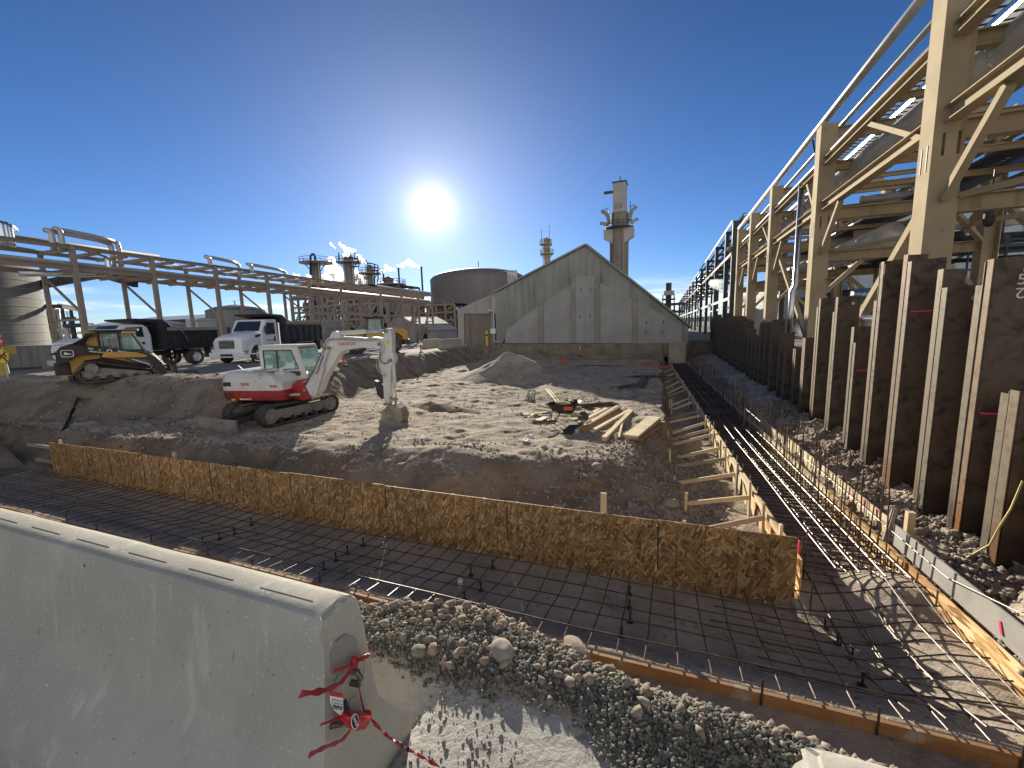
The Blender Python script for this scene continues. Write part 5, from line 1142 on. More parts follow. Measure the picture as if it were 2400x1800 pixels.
m = MB(); m.box((-.25, -1.118, .93), (1.2, .012, .06)); m.build('service_panel', M['red'], ex, bevel=.01)
m = MB(); m.box((-.35, -1.118, 1.33), (.78, .01, .24)); m.build('side_door', M['whitep'], ex, bevel=.02)
m = MB(); m.box((-.98, -1.128, .83), (.16, .01, .06)); m.build('reflector', M['signy'], ex)
RS = basis((1, 0, 0), (0, 0, 1))
text_obj('TB290', 'lettering', .13, M['redink'], ex, (-.48, -1.127, 1.35), RS, .002, bold=True)
text_obj('TB290', 'lettering', .11, M['redink'], ex, (.60, -1.122, 1.28), RS, .002, bold=True)
text_obj('888-80-RENTS', 'lettering', .075, M['white'], ex, (-.50, -1.128, .845), RS, .002, bold=True)
# swing bracket and boom foot
m = MB(); m.prism([(.75, .78), (1.25, .70), (1.55, .78), (1.62, 1.0), (1.42, 1.30), (1.1, 1.42), (.8, 1.2)], (0, -.55, 0), (1, 0, 0), (0, 0, 1), (0, .5, 0)); m.build('swing_bracket', M['red'], ex, bevel=.02)
m = MB(); m.tube((.5, -.75, .92), (1.2, -.6, .92), .055, 10); m.build('swing_cylinder', M['galv'], ex)
# cab
CY0, CY1 = -.06, 1.02
def cabf(x0, x1, z): return [(x0, CY0), (x1, CY0), (x1, CY1), (x0, CY1)]
cb_ = [(-.72, 1.30), (-.72, 2.52), (-.62, 2.60), (.70, 2.60), (.82, 2.54), (1.06, 1.55), (1.06, .95), (-.2, .95)]
def frame_face(y0, outer, inner, th, mt, name):
    """flat wall with a window opening"""
    n = len(outer); m = MB(); vs = [(p[0], y0, p[1]) for p in outer] + [(p[0], y0, p[1]) for p in inner] + [(p[0], y0+th, p[1]) for p in outer] + [(p[0], y0+th, p[1]) for p in inner]
    fs = []
    for i in range(n):
        j = (i+1) % n; fs += [(i, j, n+j, n+i), (2*n+i, 3*n+i, 3*n+j, 2*n+j), (i, 2*n+i, 2*n+j, j), (n+i, n+j, 3*n+j, 3*n+i)]
    m.add(vs, fs); return m.build(name, M[mt], ex)
outer = [(-.72, 1.3), (-.72, 2.55), (.78, 2.55), (1.06, 1.55), (1.06, .95), (-.1, .95)]
inner = [(-.56, 1.78), (-.56, 2.43), (.58, 2.43), (.80, 1.80), (.80, 1.76), (-.3, 1.74)]
frame_face(CY0, outer, inner, .05, 'whitep', 'cab_side'); frame_face(CY1-.05, outer, inner, .05, 'whitep', 'cab_side')
m = MB(); m.box((.03, (CY0+CY1)/2, 2.585), (1.56, 1.12, .07)); m.build('cab_roof', M['whitep'], ex, bevel=.03)
m = MB(); m.beam((-.69, CY0+.05, 1.3), (-.69, CY0+.05, 2.54), .07, .1); m.box((-.70, (CY0+CY1)/2, 1.5), (.04, 1.0, .5)); m.beam((-.69, CY1-.05, 1.3), (-.69, CY1-.05, 2.54), .07, .1); m.build('rear_frame', M['whitep'], ex)
for yy in (CY0+.03, CY1-.03):
    m = MB(); m.beam((.79, yy, 2.55), (1.07, yy, 1.50), .06, .07, up=(0, 1, 0)); m.beam((1.07, yy, 1.5), (1.07, yy, .95), .06, .07, up=(0, 1, 0)); m.build('front_post', M['whitep'], ex)
m = MB(); m.box((1.05, (CY0+CY1)/2, 1.12), (.05, 1.0, .36)); m.build('front_panel', M['whitep'], ex)
def quad(name, pts, mt, th=(0, .01, 0), parent=None):
    m = MB(); n = len(pts); vs = [Vector(p) for p in pts] + [Vector(p)+Vector(th) for p in pts]; m.add(vs, [tuple(range(n-1, -1, -1)), tuple(range(n, 2*n))] + [(i, (i+1) % n, n+(i+1) % n, n+i) for i in range(n)]); return m.build(name, M[mt], parent or ex)
quad('side_window', [(p[0], CY0+.02, p[1]) for p in inner], 'glass'); quad('side_window', [(p[0], CY1-.03, p[1]) for p in inner], 'glass')
quad('front_window', [(.80, CY0+.06, 2.50), (.80, CY1-.06, 2.50), (1.05, CY1-.06, 1.5), (1.05, CY0+.06, 1.5)], 'glass', (.012, 0, 0))
quad('rear_window', [(-.70, CY0+.1, 1.78), (-.70, CY1-.1, 1.78), (-.70, CY1-.1, 2.48), (-.70, CY0+.1, 2.48)], 'glass', (.012, 0, 0))
m = MB()
for i in range(len(inner)):
    a, b = inner[i], inner[(i+1) % len(inner)]; m.beam((a[0], CY0-.004, a[1]), (b[0], CY0-.004, b[1]), .03, .02, up=(0, 1, 0))
m.beam((-.02, CY0-.003, 2.43), (-.02, CY0-.003, 1.76), .035, .02, up=(0, 1, 0)); m.build('window_seal', M['black'], ex)
m = MB(); m.box((.62, CY0-.01, 1.60), (.50, .02, .16)); m.build('lower_window', M['dglass'], ex)
m = MB(); m.beam((.81, CY0+.05, 2.51), (1.065, CY0+.05, 1.5), .03, .03); m.beam((.81, CY1-.05, 2.51), (1.065, CY1-.05, 1.5), .03, .03); m.beam((.81, CY0+.05, 2.5), (.81, CY1-.05, 2.5), .03, .03); m.build('window_seal', M['black'], ex)
m = MB(); m.box((-.15, .45, 1.35), (.5, .5, .18)); m.box((-.42, .45, 1.72), (.14, .46, .62)); m.box((-.44, .45, 2.12), (.10, .26, .2)); m.build('operator_seat', M['black'], ex, bevel=.04)
m = MB(); m.tube((.35, .35, 1.3), (.42, .3, 1.85), .03, 6); m.box((.42, .3, 1.9), (.06, .06, .12)); m.build('lever', M['black'], ex)
m = MB(); m.box((.2, .48, .96), (1.5, .95, .04)); m.build('cab_floor', M['dpaint'], ex)
m = MB(); m.path([(-.70, .0, 2.35), (-1.0, -.25, 2.33), (-1.0, -.25, 2.2)], .018, 6); m.path([(-.9, -.1, 2.1), (-.70, 0, 2.05)], .018, 6); m.box((-1.02, -.28, 2.22), (.03, .16, .22)); m.build('mirror', M['whitep'], ex)
m = MB(); m.tube((-1.0, -.5, 1.75), (-1.2, -.55, 1.95), .015, 6); m.build('hand_rail', M['chrome'], ex)
m = MB(); m.lathe([(.01, 0), (.10, .01), (.11, .05), (.08, .14), (.01, .16)], (.12, -.98, 1.56), (.1, -.9, .6), n=14); m.build('mirror', M['whitep'], ex, smooth='all')
# boom, arm, bucket traced from the side
YB = -.42
boom = [(1068, 745), (1120, 665), (1165, 600), (1205, 480), (1235, 350), (1268, 300), (1292, 285), (1318, 232), (1350, 225), (1385, 240), (1392, 275), (1500, 280), (1640, 292), (1695, 280), (1765, 290), (1795, 318), (1798, 350), (1778, 378), (1700, 378), (1560, 388), (1470, 398), (1410, 422), (1372, 455), (1345, 510), (1262, 640), (1205, 790), (1150, 865), (1110, 830)]
side('boom', boom, YB-.16, YB+.16, 'whitep', .018)
arm = [(1828, 205), (1852, 196), (1880, 232), (1886, 300), (1884, 420), (1910, 478), (1900, 520), (1872, 560), (1868, 760), (1862, 905), (1838, 935), (1808, 880), (1795, 640), (1757, 560), (1757, 500), (1782, 420), (1790, 340), (1800, 270)]
ar = side('arm', arm, YB-.13, YB+.13, 'whitep', .015)
def L3(zx, zy, k=YB): p = lp(zx, zy, k); return Vector((p[0], k, p[1]))
def cyl(name, a, b, fr, r, rr, mt='whitep'):
    m = MB(); q = a.lerp(b, fr); m.tube(a, q, r, 14); o = m.build(name, M[mt], ex, smooth=True)
    m = MB(); m.tube(q, b, rr, 10); m.build('piston_rod', M['chrome'], o, smooth=True)
    m = MB(); m.tube(a-Vector((0, r*1.3, 0)), a+Vector((0, r*1.3, 0)), r*.9, 10); m.tube(b-Vector((0, r*1.3, 0)), b+Vector((0, r*1.3, 0)), r*.8, 10); m.build('pin', M['dirtysteel'], o); return o
cyl('arm_cylinder', L3(1352, 248), L3(1835, 213), .60, .075, .042)
cyl('boom_cylinder', L3(1120, 845, YB+.30), L3(1345, 470, YB+.30), .66, .07, .04)
cyl('boom_cylinder', L3(1150, 850, YB-.24), L3(1285, 385, YB-.24), .62, .06, .035)
cyl('bucket_cylinder', L3(1895, 495), L3(1922, 868), .60, .062, .035)
for (pts_, nm) in (([(1235, 420), (1265, 330), (1300, 300), (1420, 296), (1600, 305), (1760, 300), (1800, 330), (1810, 400), (1770, 470), (1770, 560), (1800, 610), (1830, 640)], 'hose'), ([(1220, 450), (1250, 345), (1290, 312), (1420, 306), (1600, 316), (1740, 312), (1780, 350), (1760, 480), (1735, 540), (1760, 600), (1820, 660)], 'hose'), ([(1860, 490), (1830, 530), (1790, 520), (1772, 470), (1782, 410)], 'hose'), ([(1060, 730), (1075, 690), (1110, 650), (1150, 590), (1180, 520), (1215, 440)], 'hose')):
    m = MB(); m.path(curve([L3(a, b, YB-.18-.02*(i % 2)) for i, (a, b) in enumerate(pts_)], 5), .014, 6); m.build(nm, M['galv'] if pts_[0][0] in (1235, 1220) else M['black'], ex, smooth='all')
m = MB(); m.path([L3(1640, 295, YB-.175), L3(1400, 290, YB-.175), L3(1300, 310, YB-.175), L3(1230, 450, YB-.175), L3(1120, 700, YB-.175)], .012, 6); m.build('hydraulic_line', M['chrome'], ex)
for a in ((1068+25, 775), (1850, 225), (1785, 345), (1890, 495), (1275, 385), (1840, 905)):
    m = MB(); p = L3(*a); m.tube(p-Vector((0, .20, 0)), p+Vector((0, .20, 0)), .05, 12); m.build('pivot_pin', M['dirtysteel'], ex)
text_obj('TAKEUCHI', 'lettering', .135, M['redink'], ex, L3(1455, 345, YB-.163), basis(L3(1700, 335)-L3(1400, 345), (0, 0, 1)), .002, bold=True)
text_obj('OEquipmentShare', 'lettering', .10, M['ink'], ex, L3(1205, 545, YB-.163), basis(L3(1240, 450)-L3(1170, 640), Vector((-.8, 0, .5))), .002, bold=True)
m = MB(); p = L3(1845, 330, YB-.131); m.box((p.x, p.y-.002, p.z), (.09, .004, .15)); m.build('warning_label', M['signy'], ex)
bk = [(1838, 925), (1900, 922), (1955, 958), (1985, 1035), (1975, 1085), (1930, 1128), (1850, 1140), (1760, 1142), (1712, 1108), (1775, 1060), (1788, 985)]
side('bucket', bk, YB-.27, YB+.27, 'tread', .02)
m = MB(); 
for a, b in (((1865, 850), (1925, 872)), ((1925, 872), (1905, 985)), ((1835, 905), (1900, 985))): m.beam(L3(*a, YB-.16), L3(*b, YB-.16), .03, .08); m.beam(L3(*a, YB+.16), L3(*b, YB+.16), .03, .08)
m.build('bucket_link', M['tread'], ex)
m = MB(); m.prism(ep_([(1712, 690), (1740, 705), (1778, 760), (1800, 830), (1785, 870), (1745, 830), (1730, 770)], YB+.0), (0, YB+.02, 0), (1, 0, 0), (0, 0, 1), (0, .2, 0)); m.build('thumb', M['dpaint'], ex)
for k in range(4):
    p = lp(1735, 1138, YB-.24+.16*k); m = MB(); m.beam((p[0]+.06, YB-.24+.16*k, p[1]+.02), (p[0]-.08, YB-.24+.16*k, p[1]-.03), .05, .03); m.build('tooth', M['dirtysteel'], ex)

# ---------------------------------------------------------------- wheels
def wheel(t, x, y, R, wd, rimc='truckw', name='wheel', n=28, sgn=1):
    m = MB(); m.lathe([(R*.56, -wd/2+.03), (R*.60, -wd/2), (R*.90, -wd/2), (R*.985, -wd/2+.04), (R, -wd/4), (R, wd/4), (R*.985, wd/2-.04), (R*.90, wd/2), (R*.60, wd/2), (R*.56, wd/2-.03)], (x, y, R), (0, 1, 0), n, caps=False)
    o = m.build(name, M['rubber'], t, smooth=True)
    yo = wd/2*sgn
    m = MB(); m.lathe([(R*.585, -wd*.4), (R*.585, wd*.46), (R*.53, wd*.44), (R*.50, wd*.28), (R*.32, wd*.22), (R*.30, wd*.30), (R*.14, wd*.34), (.01, wd*.36)], (x, y, R), (0, -sgn*-1, 0) if sgn > 0 else (0, -1, 0), n, caps=False); rim = m.build('rim', M[rimc], o, smooth=True)
    m = MB(); m.lathe([(R*.55, -.02), (.01, -.02)], (x, y, R), (0, 1, 0), n, caps=False); m.build('rim_back', M['black'], o)
    m = MB()
    for a in np.linspace(0, 2*math.pi, 9)[:-1]: m.lathe([(.045*R/.5, 0), (.001, .003)], (x+math.cos(a)*R*.41, y+sgn*wd*.26, R+math.sin(a)*R*.41), (0, sgn, 0), 8, caps=False)
    m.build('hand_holes', M['black'], o, kind='stuff')
    return o
def box_part(t, name, c, d, mt, bevel=.02, M_=None):
    m = MB(); m.box(c, d, M=M_); return m.build(name, M[mt], t, bevel=bevel)
def prof_part(t, name, poly, y0, y1, mt, bevel=.02, smooth=False):
    m = MB(); m.prism(poly, (0, y0, 0), (1, 0, 0), (0, 0, 1), (0, y1-y0, 0)); return m.build(name, M[mt], t, bevel=bevel, smooth=smooth)
# ---------------------------------------------------------------- dump truck with the conventional white cab
def dump_body(t, x0, x1, z0, z1, cab_x):
    """steel box from x0 (rear) to x1 (front) with cab guard"""
    hw = 1.2
    for sy in (-1, 1):
        box_part(t, 'box_side', ((x0+x1)/2, sy*hw, (z0+z1)/2), (x1-x0, .07, z1-z0), 'black', .01)
        box_part(t, 'box_board', ((x0+x1)/2-.1, sy*(hw), z1+.11), (x1-x0-.35, .05, .2), 'tansteel', .005)
        for x in np.linspace(x0+.08, x1-.08, 7): box_part(t, 'side_stake', (x, sy*(hw+.06), (z0+z1)/2), (.10, .07, z1-z0), 'black', .01)
        box_part(t, 'top_rail', ((x0+x1)/2, sy*(hw+.03), z1-.03), (x1-x0, .16, .10), 'black', .01)
    box_part(t, 'tailgate', (x0, 0, (z0+z1)/2), (.08, 2*hw-.08, z1-z0), 'black', .01)
    box_part(t, 'bulkhead', (x1, 0, (z0+z1)/2+.15), (.08, 2*hw-.08, z1-z0+.4), 'black', .01)
    box_part(t, 'box_floor', ((x0+x1)/2, 0, z0), (x1-x0, 2*hw-.1, .08), 'black', .01)
    prof_part(t, 'cab_guard', [(x1-.1, z1-.05), (x1+.1, z1-.05), (x1+.12, z1+.42), (x1+1.35, z1+.62), (x1+1.38, z1+.72), (x1-.05, z1+.68), (x1-.45, z1+.40), (x1-.5, z1+.1)], -hw, hw, 'black', .02)
    for sx_ in (0,):
        m = MB(); m.path([(x1-.35, 1.27, z1+.38), (x1-.9, 1.30, z1+.18), ((x0+x1)/2+.3, 1.32, z0+.45)], .025, 6); m.build('tarp_arm', M['chrome'], t, smooth='all')
    m = MB(); m.tube((x1-.15, -1.1, z1+.48), (x1-.15, 1.1, z1+.48), .09, 10); m.build('tarp_roll', M['black'], t)
def pt(o, side_=1):
    pass
T2H = math.atan2(-.965, .26)
fw = gp(605, 849, 0); nh = Vector((math.cos(T2H), math.sin(T2H), 0)); lf_ = Vector((-nh.y, nh.x, 0))
org = fw - lf_*1.03     # centre of the front axle
t = thing('dump_truck', 'white conventional cab dump truck with long black box facing the camera side', 'truck', (org.x, org.y, 0), T2H)
for sy in (1, -1): wheel(t, 0, sy*1.03, .51, .28, sgn=sy)
for x in (-4.75, -6.05):
    for sy in (1, -1): wheel(t, x, sy*.98, .51, .5, sgn=sy)
box_part(t, 'chassis', (-3.2, 0, .85), (7.6, .85, .28), 'black')
hood = [(1.02, .62), (1.12, .70), (1.12, 1.35), (1.02, 1.62), (.75, 1.74), (-.30, 1.93), (-.62, 1.98), (-.62, 1.02), (-.55, 1.0)]
m = MB()
def hoodsec(x, zt, zb, hw, cr): return [(x, -hw, zb), (x, -hw, zt-cr), (x, -hw+cr*.6, zt-cr*.25), (x, -hw+cr*1.4, zt), (x, 0, zt+.03), (x, hw-cr*1.4, zt), (x, hw-cr*.6, zt-cr*.25), (x, hw, zt-cr), (x, hw, zb)]
secs = [hoodsec(1.15, 1.45, .70, .82, .22), hoodsec(1.08, 1.60, .70, .92, .25), hoodsec(.8, 1.72, .78, 1.0, .28), hoodsec(.2, 1.84, 1.02, 1.0, .32), hoodsec(-.35, 1.93, 1.02, .98, .35), hoodsec(-.66, 1.98, 1.02, .96, .35)]
vs = [v for s_ in secs for v in s_]; n = 9
m.add(vs, [tuple(range(n)), tuple(range(5*n, 6*n))[::-1]] + [(j*n+i, (j+1)*n+i, (j+1)*n+(i+1) % n, j*n+(i+1) % n) for j in range(5) for i in range(n)]); hd = m.build('hood', M['truckw'], t, smooth=True, bevel=.03)
for sy in (1, -1):   # wheel arch
    m = MB(); pa = [(math.cos(a)*.66, .52+math.sin(a)*.66) for a in np.linspace(.05, math.pi-.05, 14)]; pb = [(x*.88, .52+(z-.52)*.88) for x, z in pa]
    m.prism(pa + pb[::-1], (0, sy*1.10, 0), (1, 0, 0), (0, 0, 1), (0, -sy*.35, 0)); m.build('fender', M['truckw'], t, smooth=True)
    m = MB(); m.prism([(x*.87, .52+(z-.52)*.87) for x, z in pa], (0, sy*1.0, 0), (1, 0, 0), (0, 0, 1), (0, -sy*.3, 0)); m.build('wheel_well', M['black'], t)
    m = MB(); m.lathe([(.24, 0), (.22, .03), (.10, .06), (.01, .065)], (.98, sy*.72, 1.16), (.75, sy*.62, .1), 18, caps=False); o = m.build('headlight', M['chrome'], t, smooth='all'); o.scale = (1, 1, 1)
    m = MB(); m.beam((-.05, sy*.985, 1.62), (-.55, sy*.985, 1.72), .14, .02, up=(0, 1, 0)); m.build('hood_vent', M['black'], t)
box_part(t, 'grille', (1.145, 0, 1.18), (.06, 1.0, .5), 'black', .03)
m = MB()
for k in range(6): m.box((1.18, 0, .98+.08*k), (.02, .94, .02))
m.build('grille_bars', M['galv'], t, kind='stuff')
box_part(t, 'bumper', (1.16, 0, .56), (.2, 2.3, .34), 'truckw', .05); box_part(t, 'bumper_vent', (1.265, 0, .55), (.02, .8, .14), 'black', .01)
cabp = [(-.60, .98), (-.60, 1.95), (-1.02, 2.62), (-1.12, 2.70), (-2.05, 2.74), (-2.16, 2.66), (-2.22, 1.6), (-2.22, .75), (-.80, .75)]
prof_part(t, 'cab', cabp, -1.05, 1.05, 'truckw', .06)
quad('windshield', [(-.575, -.88, 1.97), (-.575, .88, 1.97), (-.995, .80, 2.58), (-.995, -.80, 2.58)], 'dglass', (.012, 0, .012), t)
for sy in (1, -1):
    quad('side_window', [(-1.02, sy*1.055, 1.72), (-.86, sy*1.055, 1.95), (-1.14, sy*1.055, 2.48), (-1.85, sy*1.055, 2.50), (-1.90, sy*1.055, 1.74)], 'dglass', (0, sy*.008, 0), t)
    quad('door', [(-.92, sy*1.055, .95), (-.92, sy*1.055, 1.66), (-1.95, sy*1.055, 1.66), (-1.95, sy*1.055, .95)], 'truckw', (0, sy*.012, 0), t)
    box_part(t, 'door_handle', (-1.78, sy*1.075, 1.42), (.14, .03, .34), 'black', .02)
    box_part(t, 'mirror', (-.72, sy*1.28, 2.05), (.07, .2, .42), 'black', .03)
    box_part(t, 'fuel_step', (-1.5, sy*.9, .55), (1.2, .42, .36), 'galv', .04)
RL = basis((-1, 0, 0), (0, 0, 1))
text_obj('EquipmentShare', 'door_lettering', .12, M['ink'], t, (-1.40, 1.072, 1.36), RL, .003, bold=True)
text_obj('RENTALS', 'door_lettering', .08, M['redink'], t, (-1.40, 1.072, 1.12), RL, .003)
text_obj('FREIGHTLINER', 'badge', .06, M['galv'], t, (1.185, 0, 1.47), basis((0, 1, 0), (0, 0, 1)), .004)
m = MB()
for y in (-.5, -.25, 0, .25, .5): m.box((-1.2, y, 2.725), (.08, .05, .03))
m.build('roof_markers', M['orange'], t, kind='stuff')
dump_body(t, -7.3, -2.6, 1.15, 2.35, -2.2)
m = MB(); m.tube((-2.4, 1.0, .9), (-2.4, 1.0, 2.5), .09, 10); m.build('exhaust', M['chrome'], t, smooth=True)
for sy in (1, -1): m = MB(); m.box((-6.9, sy*.98, .75), (.03, .55, .7)); m.build('mud_flap', M['rubber'], t)

# ---------------------------------------------------------------- second dump truck, seen side on behind the loader
T1H = math.radians(-86)
rw = gp(464, 853, 0); nh = Vector((math.cos(T1H), math.sin(T1H), 0)); lf_ = Vector((-nh.y, nh.x, 0)); org = rw - lf_*1.2 + nh*4.7
t = thing('dump_truck', 'white pickup style dump truck with black box behind the track loader', 'truck', (org.x, org.y, 0), T1H)
for sy in (1, -1): wheel(t, 0, sy*1.0, .48, .28, sgn=sy); wheel(t, -4.7, sy*.98, .48, .5, sgn=sy)
box_part(t, 'chassis', (-2.5, 0, .8), (6.2, .85, .26), 'black')
prof_part(t, 'hood', [(1.0, .75), (1.05, 1.25), (.95, 1.62), (.6, 1.74), (-.45, 1.86), (-.45, .8), (.62, .8)], -1.0, 1.0, 'truckw', .09)
prof_part(t, 'cab', [(-.42, .75), (-.42, 1.86), (-1.05, 2.42), (-1.25, 2.50), (-2.05, 2.50), (-2.28, 2.36), (-2.42, 1.9), (-2.42, .75)], -1.02, 1.02, 'truckw', .09)
box_part(t, 'grille', (1.06, 0, 1.25), (.06, 1.2, .55), 'chrome', .03); box_part(t, 'bumper', (1.12, 0, .62), (.2, 2.2, .3), 'chrome', .04)
quad('windshield', [(-.42, -.86, 1.88), (-.42, .86, 1.88), (-1.04, .78, 2.42), (-1.04, -.78, 2.42)], 'dglass', (.03, 0, .03), t)
for sy in (1, -1):
    quad('side_window', [(-.85, sy*1.025, 1.80), (-1.20, sy*1.025, 2.32), (-1.98, sy*1.025, 2.36), (-2.02, sy*1.025, 1.80)], 'dglass', (0, sy*.012, 0), t)
    box_part(t, 'door_handle', (-1.95, sy*1.03, 1.45), (.16, .03, .14), 'black', .02)
text_obj('RENTALS', 'door_lettering', .09, M['ink'], t, (-1.4, 1.034, 1.2), RL, .003)
dump_body(t, -6.2, -2.9, 1.05, 2.1, -2.4)
for sy in (1, -1): m = MB(); m.box((-5.6, sy*.98, .72), (.03, .6, .7)); m.build('mud_flap', M['rubber'], t)
m = MB(); 
for x in np.linspace(-5.9, -3.1, 16): m.beam((x, 1.28, 1.35), (x+.05, 1.28, 1.95), .03, .03)
m.build('tarp_fringe', M['rubber'], t, kind='stuff')

# ---------------------------------------------------------------- compact track loader
CH = math.radians(60); cp = gp(272, 891, 0)
t = thing('track_loader', 'yellow and charcoal compact track loader with fork frame on the berm', 'loader', (cp.x+.05, cp.y+.1, .02), CH)
YS = -.98     # near side
for sy in (-1, 1):
    yo = sy*.78
    tp2 = [(-1.15, .02), (1.15, .02), (1.38, .14), (1.36, .32), (-.55, .86), (-.85, .84), (-1.35, .30), (-1.36, .12)]
    m = MB(); inn = [(p[0]*.9, .42+(p[1]-.42)*.82) for p in tp2]; n = len(tp2); y0, y1 = yo-.21, yo+.21
    vs = [(p[0], y0, p[1]) for p in tp2]+[(p[0], y0, p[1]) for p in inn]+[(p[0], y1, p[1]) for p in tp2]+[(p[0], y1, p[1]) for p in inn]
    m.add(vs, [f for i in range(n) for j in [(i+1) % n] for f in ((i, j, n+j, n+i), (2*n+i, 3*n+i, 3*n+j, 2*n+j), (i, 2*n+i, 2*n+j, j), (n+i, n+j, 3*n+j, 3*n+i))]); m.build('track', M['rubber'], t, bevel=.03)
    m = MB(); 
    for i in range(n):
        a, b = tp2[i], tp2[(i+1) % n]; k = max(1, int(math.hypot(b[0]-a[0], b[1]-a[1])/.11))
        for q in range(k): p = (a[0]+(b[0]-a[0])*q/k, a[1]+(b[1]-a[1])*q/k); m.box((p[0], yo, p[1]), (.05, .40, .05))
    m.build('track_lugs', M['rubber'], t, kind='stuff')
    m = MB(); m.lathe([(.02, -.2), (.20, -.2), (.22, .2), (.02, .2)], (-.68, yo, .58), (0, 1, 0), 18); m.build('sprocket', M['dirtysteel'], t)
    for x in (-1.0, -.6, -.2, .2, .6, 1.0): m = MB(); m.lathe([(.02, -.16), (.12, -.16), (.12, .16), (.02, .16)], (x, yo, .17), (0, 1, 0), 12); m.build('roller', M['black'], t)
    prof_part(t, 'track_frame', [(-1.0, .15), (1.05, .15), (1.05, .32), (-.5, .6), (-1.0, .5)], yo-.1, yo+.1, 'dirtysteel', .02)
    # chassis side: yellow
    prof_part(t, 'lower_body', [(-1.72, .45), (-1.55, .20), (-1.1, .2), (-.9, .9), (-.3, .98), (1.2, .52), (1.35, .62), (1.05, 1.02), (-.9, 1.16), (-1.5, 1.0)], sy*.56-.03, sy*.56+.03, 'yel', .02)
    prof_part(t, 'link_cover', [(-.35, 1.02), (-.25, 1.22), (.7, 1.16), (1.05, 1.0), (1.0, .92), (-.2, .98)], sy*.985-.02, sy*.985+.02, 'yel', .02)
    # lift arm
    prof_part(t, 'lift_arm', [(-1.62, .78), (-1.60, 1.28), (-1.42, 1.50), (-1.15, 1.56), (-.4, 1.46), (.55, 1.24), (1.12, 1.10), (1.30, .92), (1.62, .40), (1.60, .18), (1.42, .12), (1.30, .25), (1.02, .82), (.5, .96), (-.6, 1.16), (-1.05, 1.12), (-1.35, .86)], sy*.90-.06, sy*.90+.06, 'dpaint', .03)
    prof_part(t, 'tower', [(-1.55, 1.2), (-1.1, 1.2), (-.72, 1.98), (-.45, 2.02), (-.42, 1.84), (-.62, 1.80), (-.95, 1.30)], sy*.80-.05, sy*.80+.05, 'dpaint', .02)
    m = MB(); m.tube((.35, sy*.83, .95), (1.15, sy*.8, .55), .06, 10); m.build('lift_cylinder', M['chrome'], t, smooth=True)
    m = MB(); m.tube((1.15, sy*.55, 1.0), (1.52, sy*.5, .45), .055, 10); m.build('tilt_cylinder', M['chrome'], t, smooth=True)
box_part(t, 'counterweight', (-1.52, 0, .62), (.45, 1.3, .5), 'dpaint', .06)
box_part(t, 'engine_housing', (-.9, 0, 1.2), (.85, 1.1, .75), 'dpaint', .06)
box_part(t, 'rear_panel', (-.58, 0, 1.68), (.36, 1.12, .62), 'yel', .04)
box_part(t, 'belly', (0, 0, .62), (2.2, 1.05, .7), 'dpaint', .04)
# cab
cabo = [(-.40, .95), (-.40, 2.02), (.62, 2.02), (.95, 1.25), (.95, .85)]
for sy in (-1, 1):
    m = MB()
    for a, b in (((-.38, .95), (-.38, 2.02)), ((-.38, 1.99), (.64, 1.99)), ((.62, 2.0), (.93, 1.22)), ((-.38, 1.22), (.93, 1.22)), ((.22, 1.22), (.22, 1.99)), ((.93, 1.22), (.93, .9))): m.beam((a[0], sy*.56, a[1]), (b[0], sy*.56, b[1]), .07, .07, up=(0, 1, 0))
    m.build('cab_frame', M['dpaint'], t)
    m = MB()
    for x in np.arange(-.34, .6, .07): m.beam((x, sy*.55, 1.26), (x, sy*.55, 1.96), .008, .008)
    for z in np.arange(1.28, 1.96, .07): m.beam((-.36, sy*.55, z), (.62, sy*.55, z), .008, .008)
    m.build('side_screen', M['black'], t, kind='stuff')
    quad('side_window', [(-.36, sy*.53, 1.24), (-.36, sy*.53, 1.97), (.60, sy*.53, 1.97), (.88, sy*.53, 1.24)], 'glass', (0, .008, 0), t)
quad('front_door', [(.66, -.52, 1.98), (.66, .52, 1.98), (.98, .52, 1.0), (.98, -.52, 1.0)], 'glass', (.012, 0, .0), t)
box_part(t, 'cab_roof', (.10, 0, 2.07), (1.45, 1.28, .08), 'dpaint', .03)
box_part(t, 'roof_top', (.10, 0, 2.115), (1.5, 1.2, .02), 'truckw', .005)
box_part(t, 'roof_trim', (-.62, -.3, 2.0), (.35, .65, .14), 'yel', .03); box_part(t, 'roof_trim', (.55, -.60, 1.99), (.45, .05, .12), 'yel', .02)
m = MB(); m.box((.1, 0, 1.1), (.45, .5, .15)); m.box((-.1, 0, 1.45), (.12, .5, .6)); m.build('operator_seat', M['black'], t, bevel=.03)
box_part(t, 'hard_hat_vest', (.08, -.38, 1.6), (.12, .05, .3), 'orange', .03)
# fork frame
for y in (-.6, -.2, .2, .6): box_part(t, 'frame_upright', (1.86, y, .62), (.05, .06, .95), 'dpaint', .008)
for z in (.18, .72, .9, 1.08): box_part(t, 'frame_bar', (1.86, 0, z), (.06, 1.3, .05), 'galv' if z > .5 else 'dpaint', .008)
for y in (-.45, .45):
    box_part(t, 'fork', (1.93, y, .42), (.05, .12, .6), 'black', .005); box_part(t, 'fork', (2.3, y, .10), (.8, .12, .045), 'black', .005)
box_part(t, 'quick_coupler', (1.68, 0, .5), (.14, 1.0, .55), 'dpaint', .03)
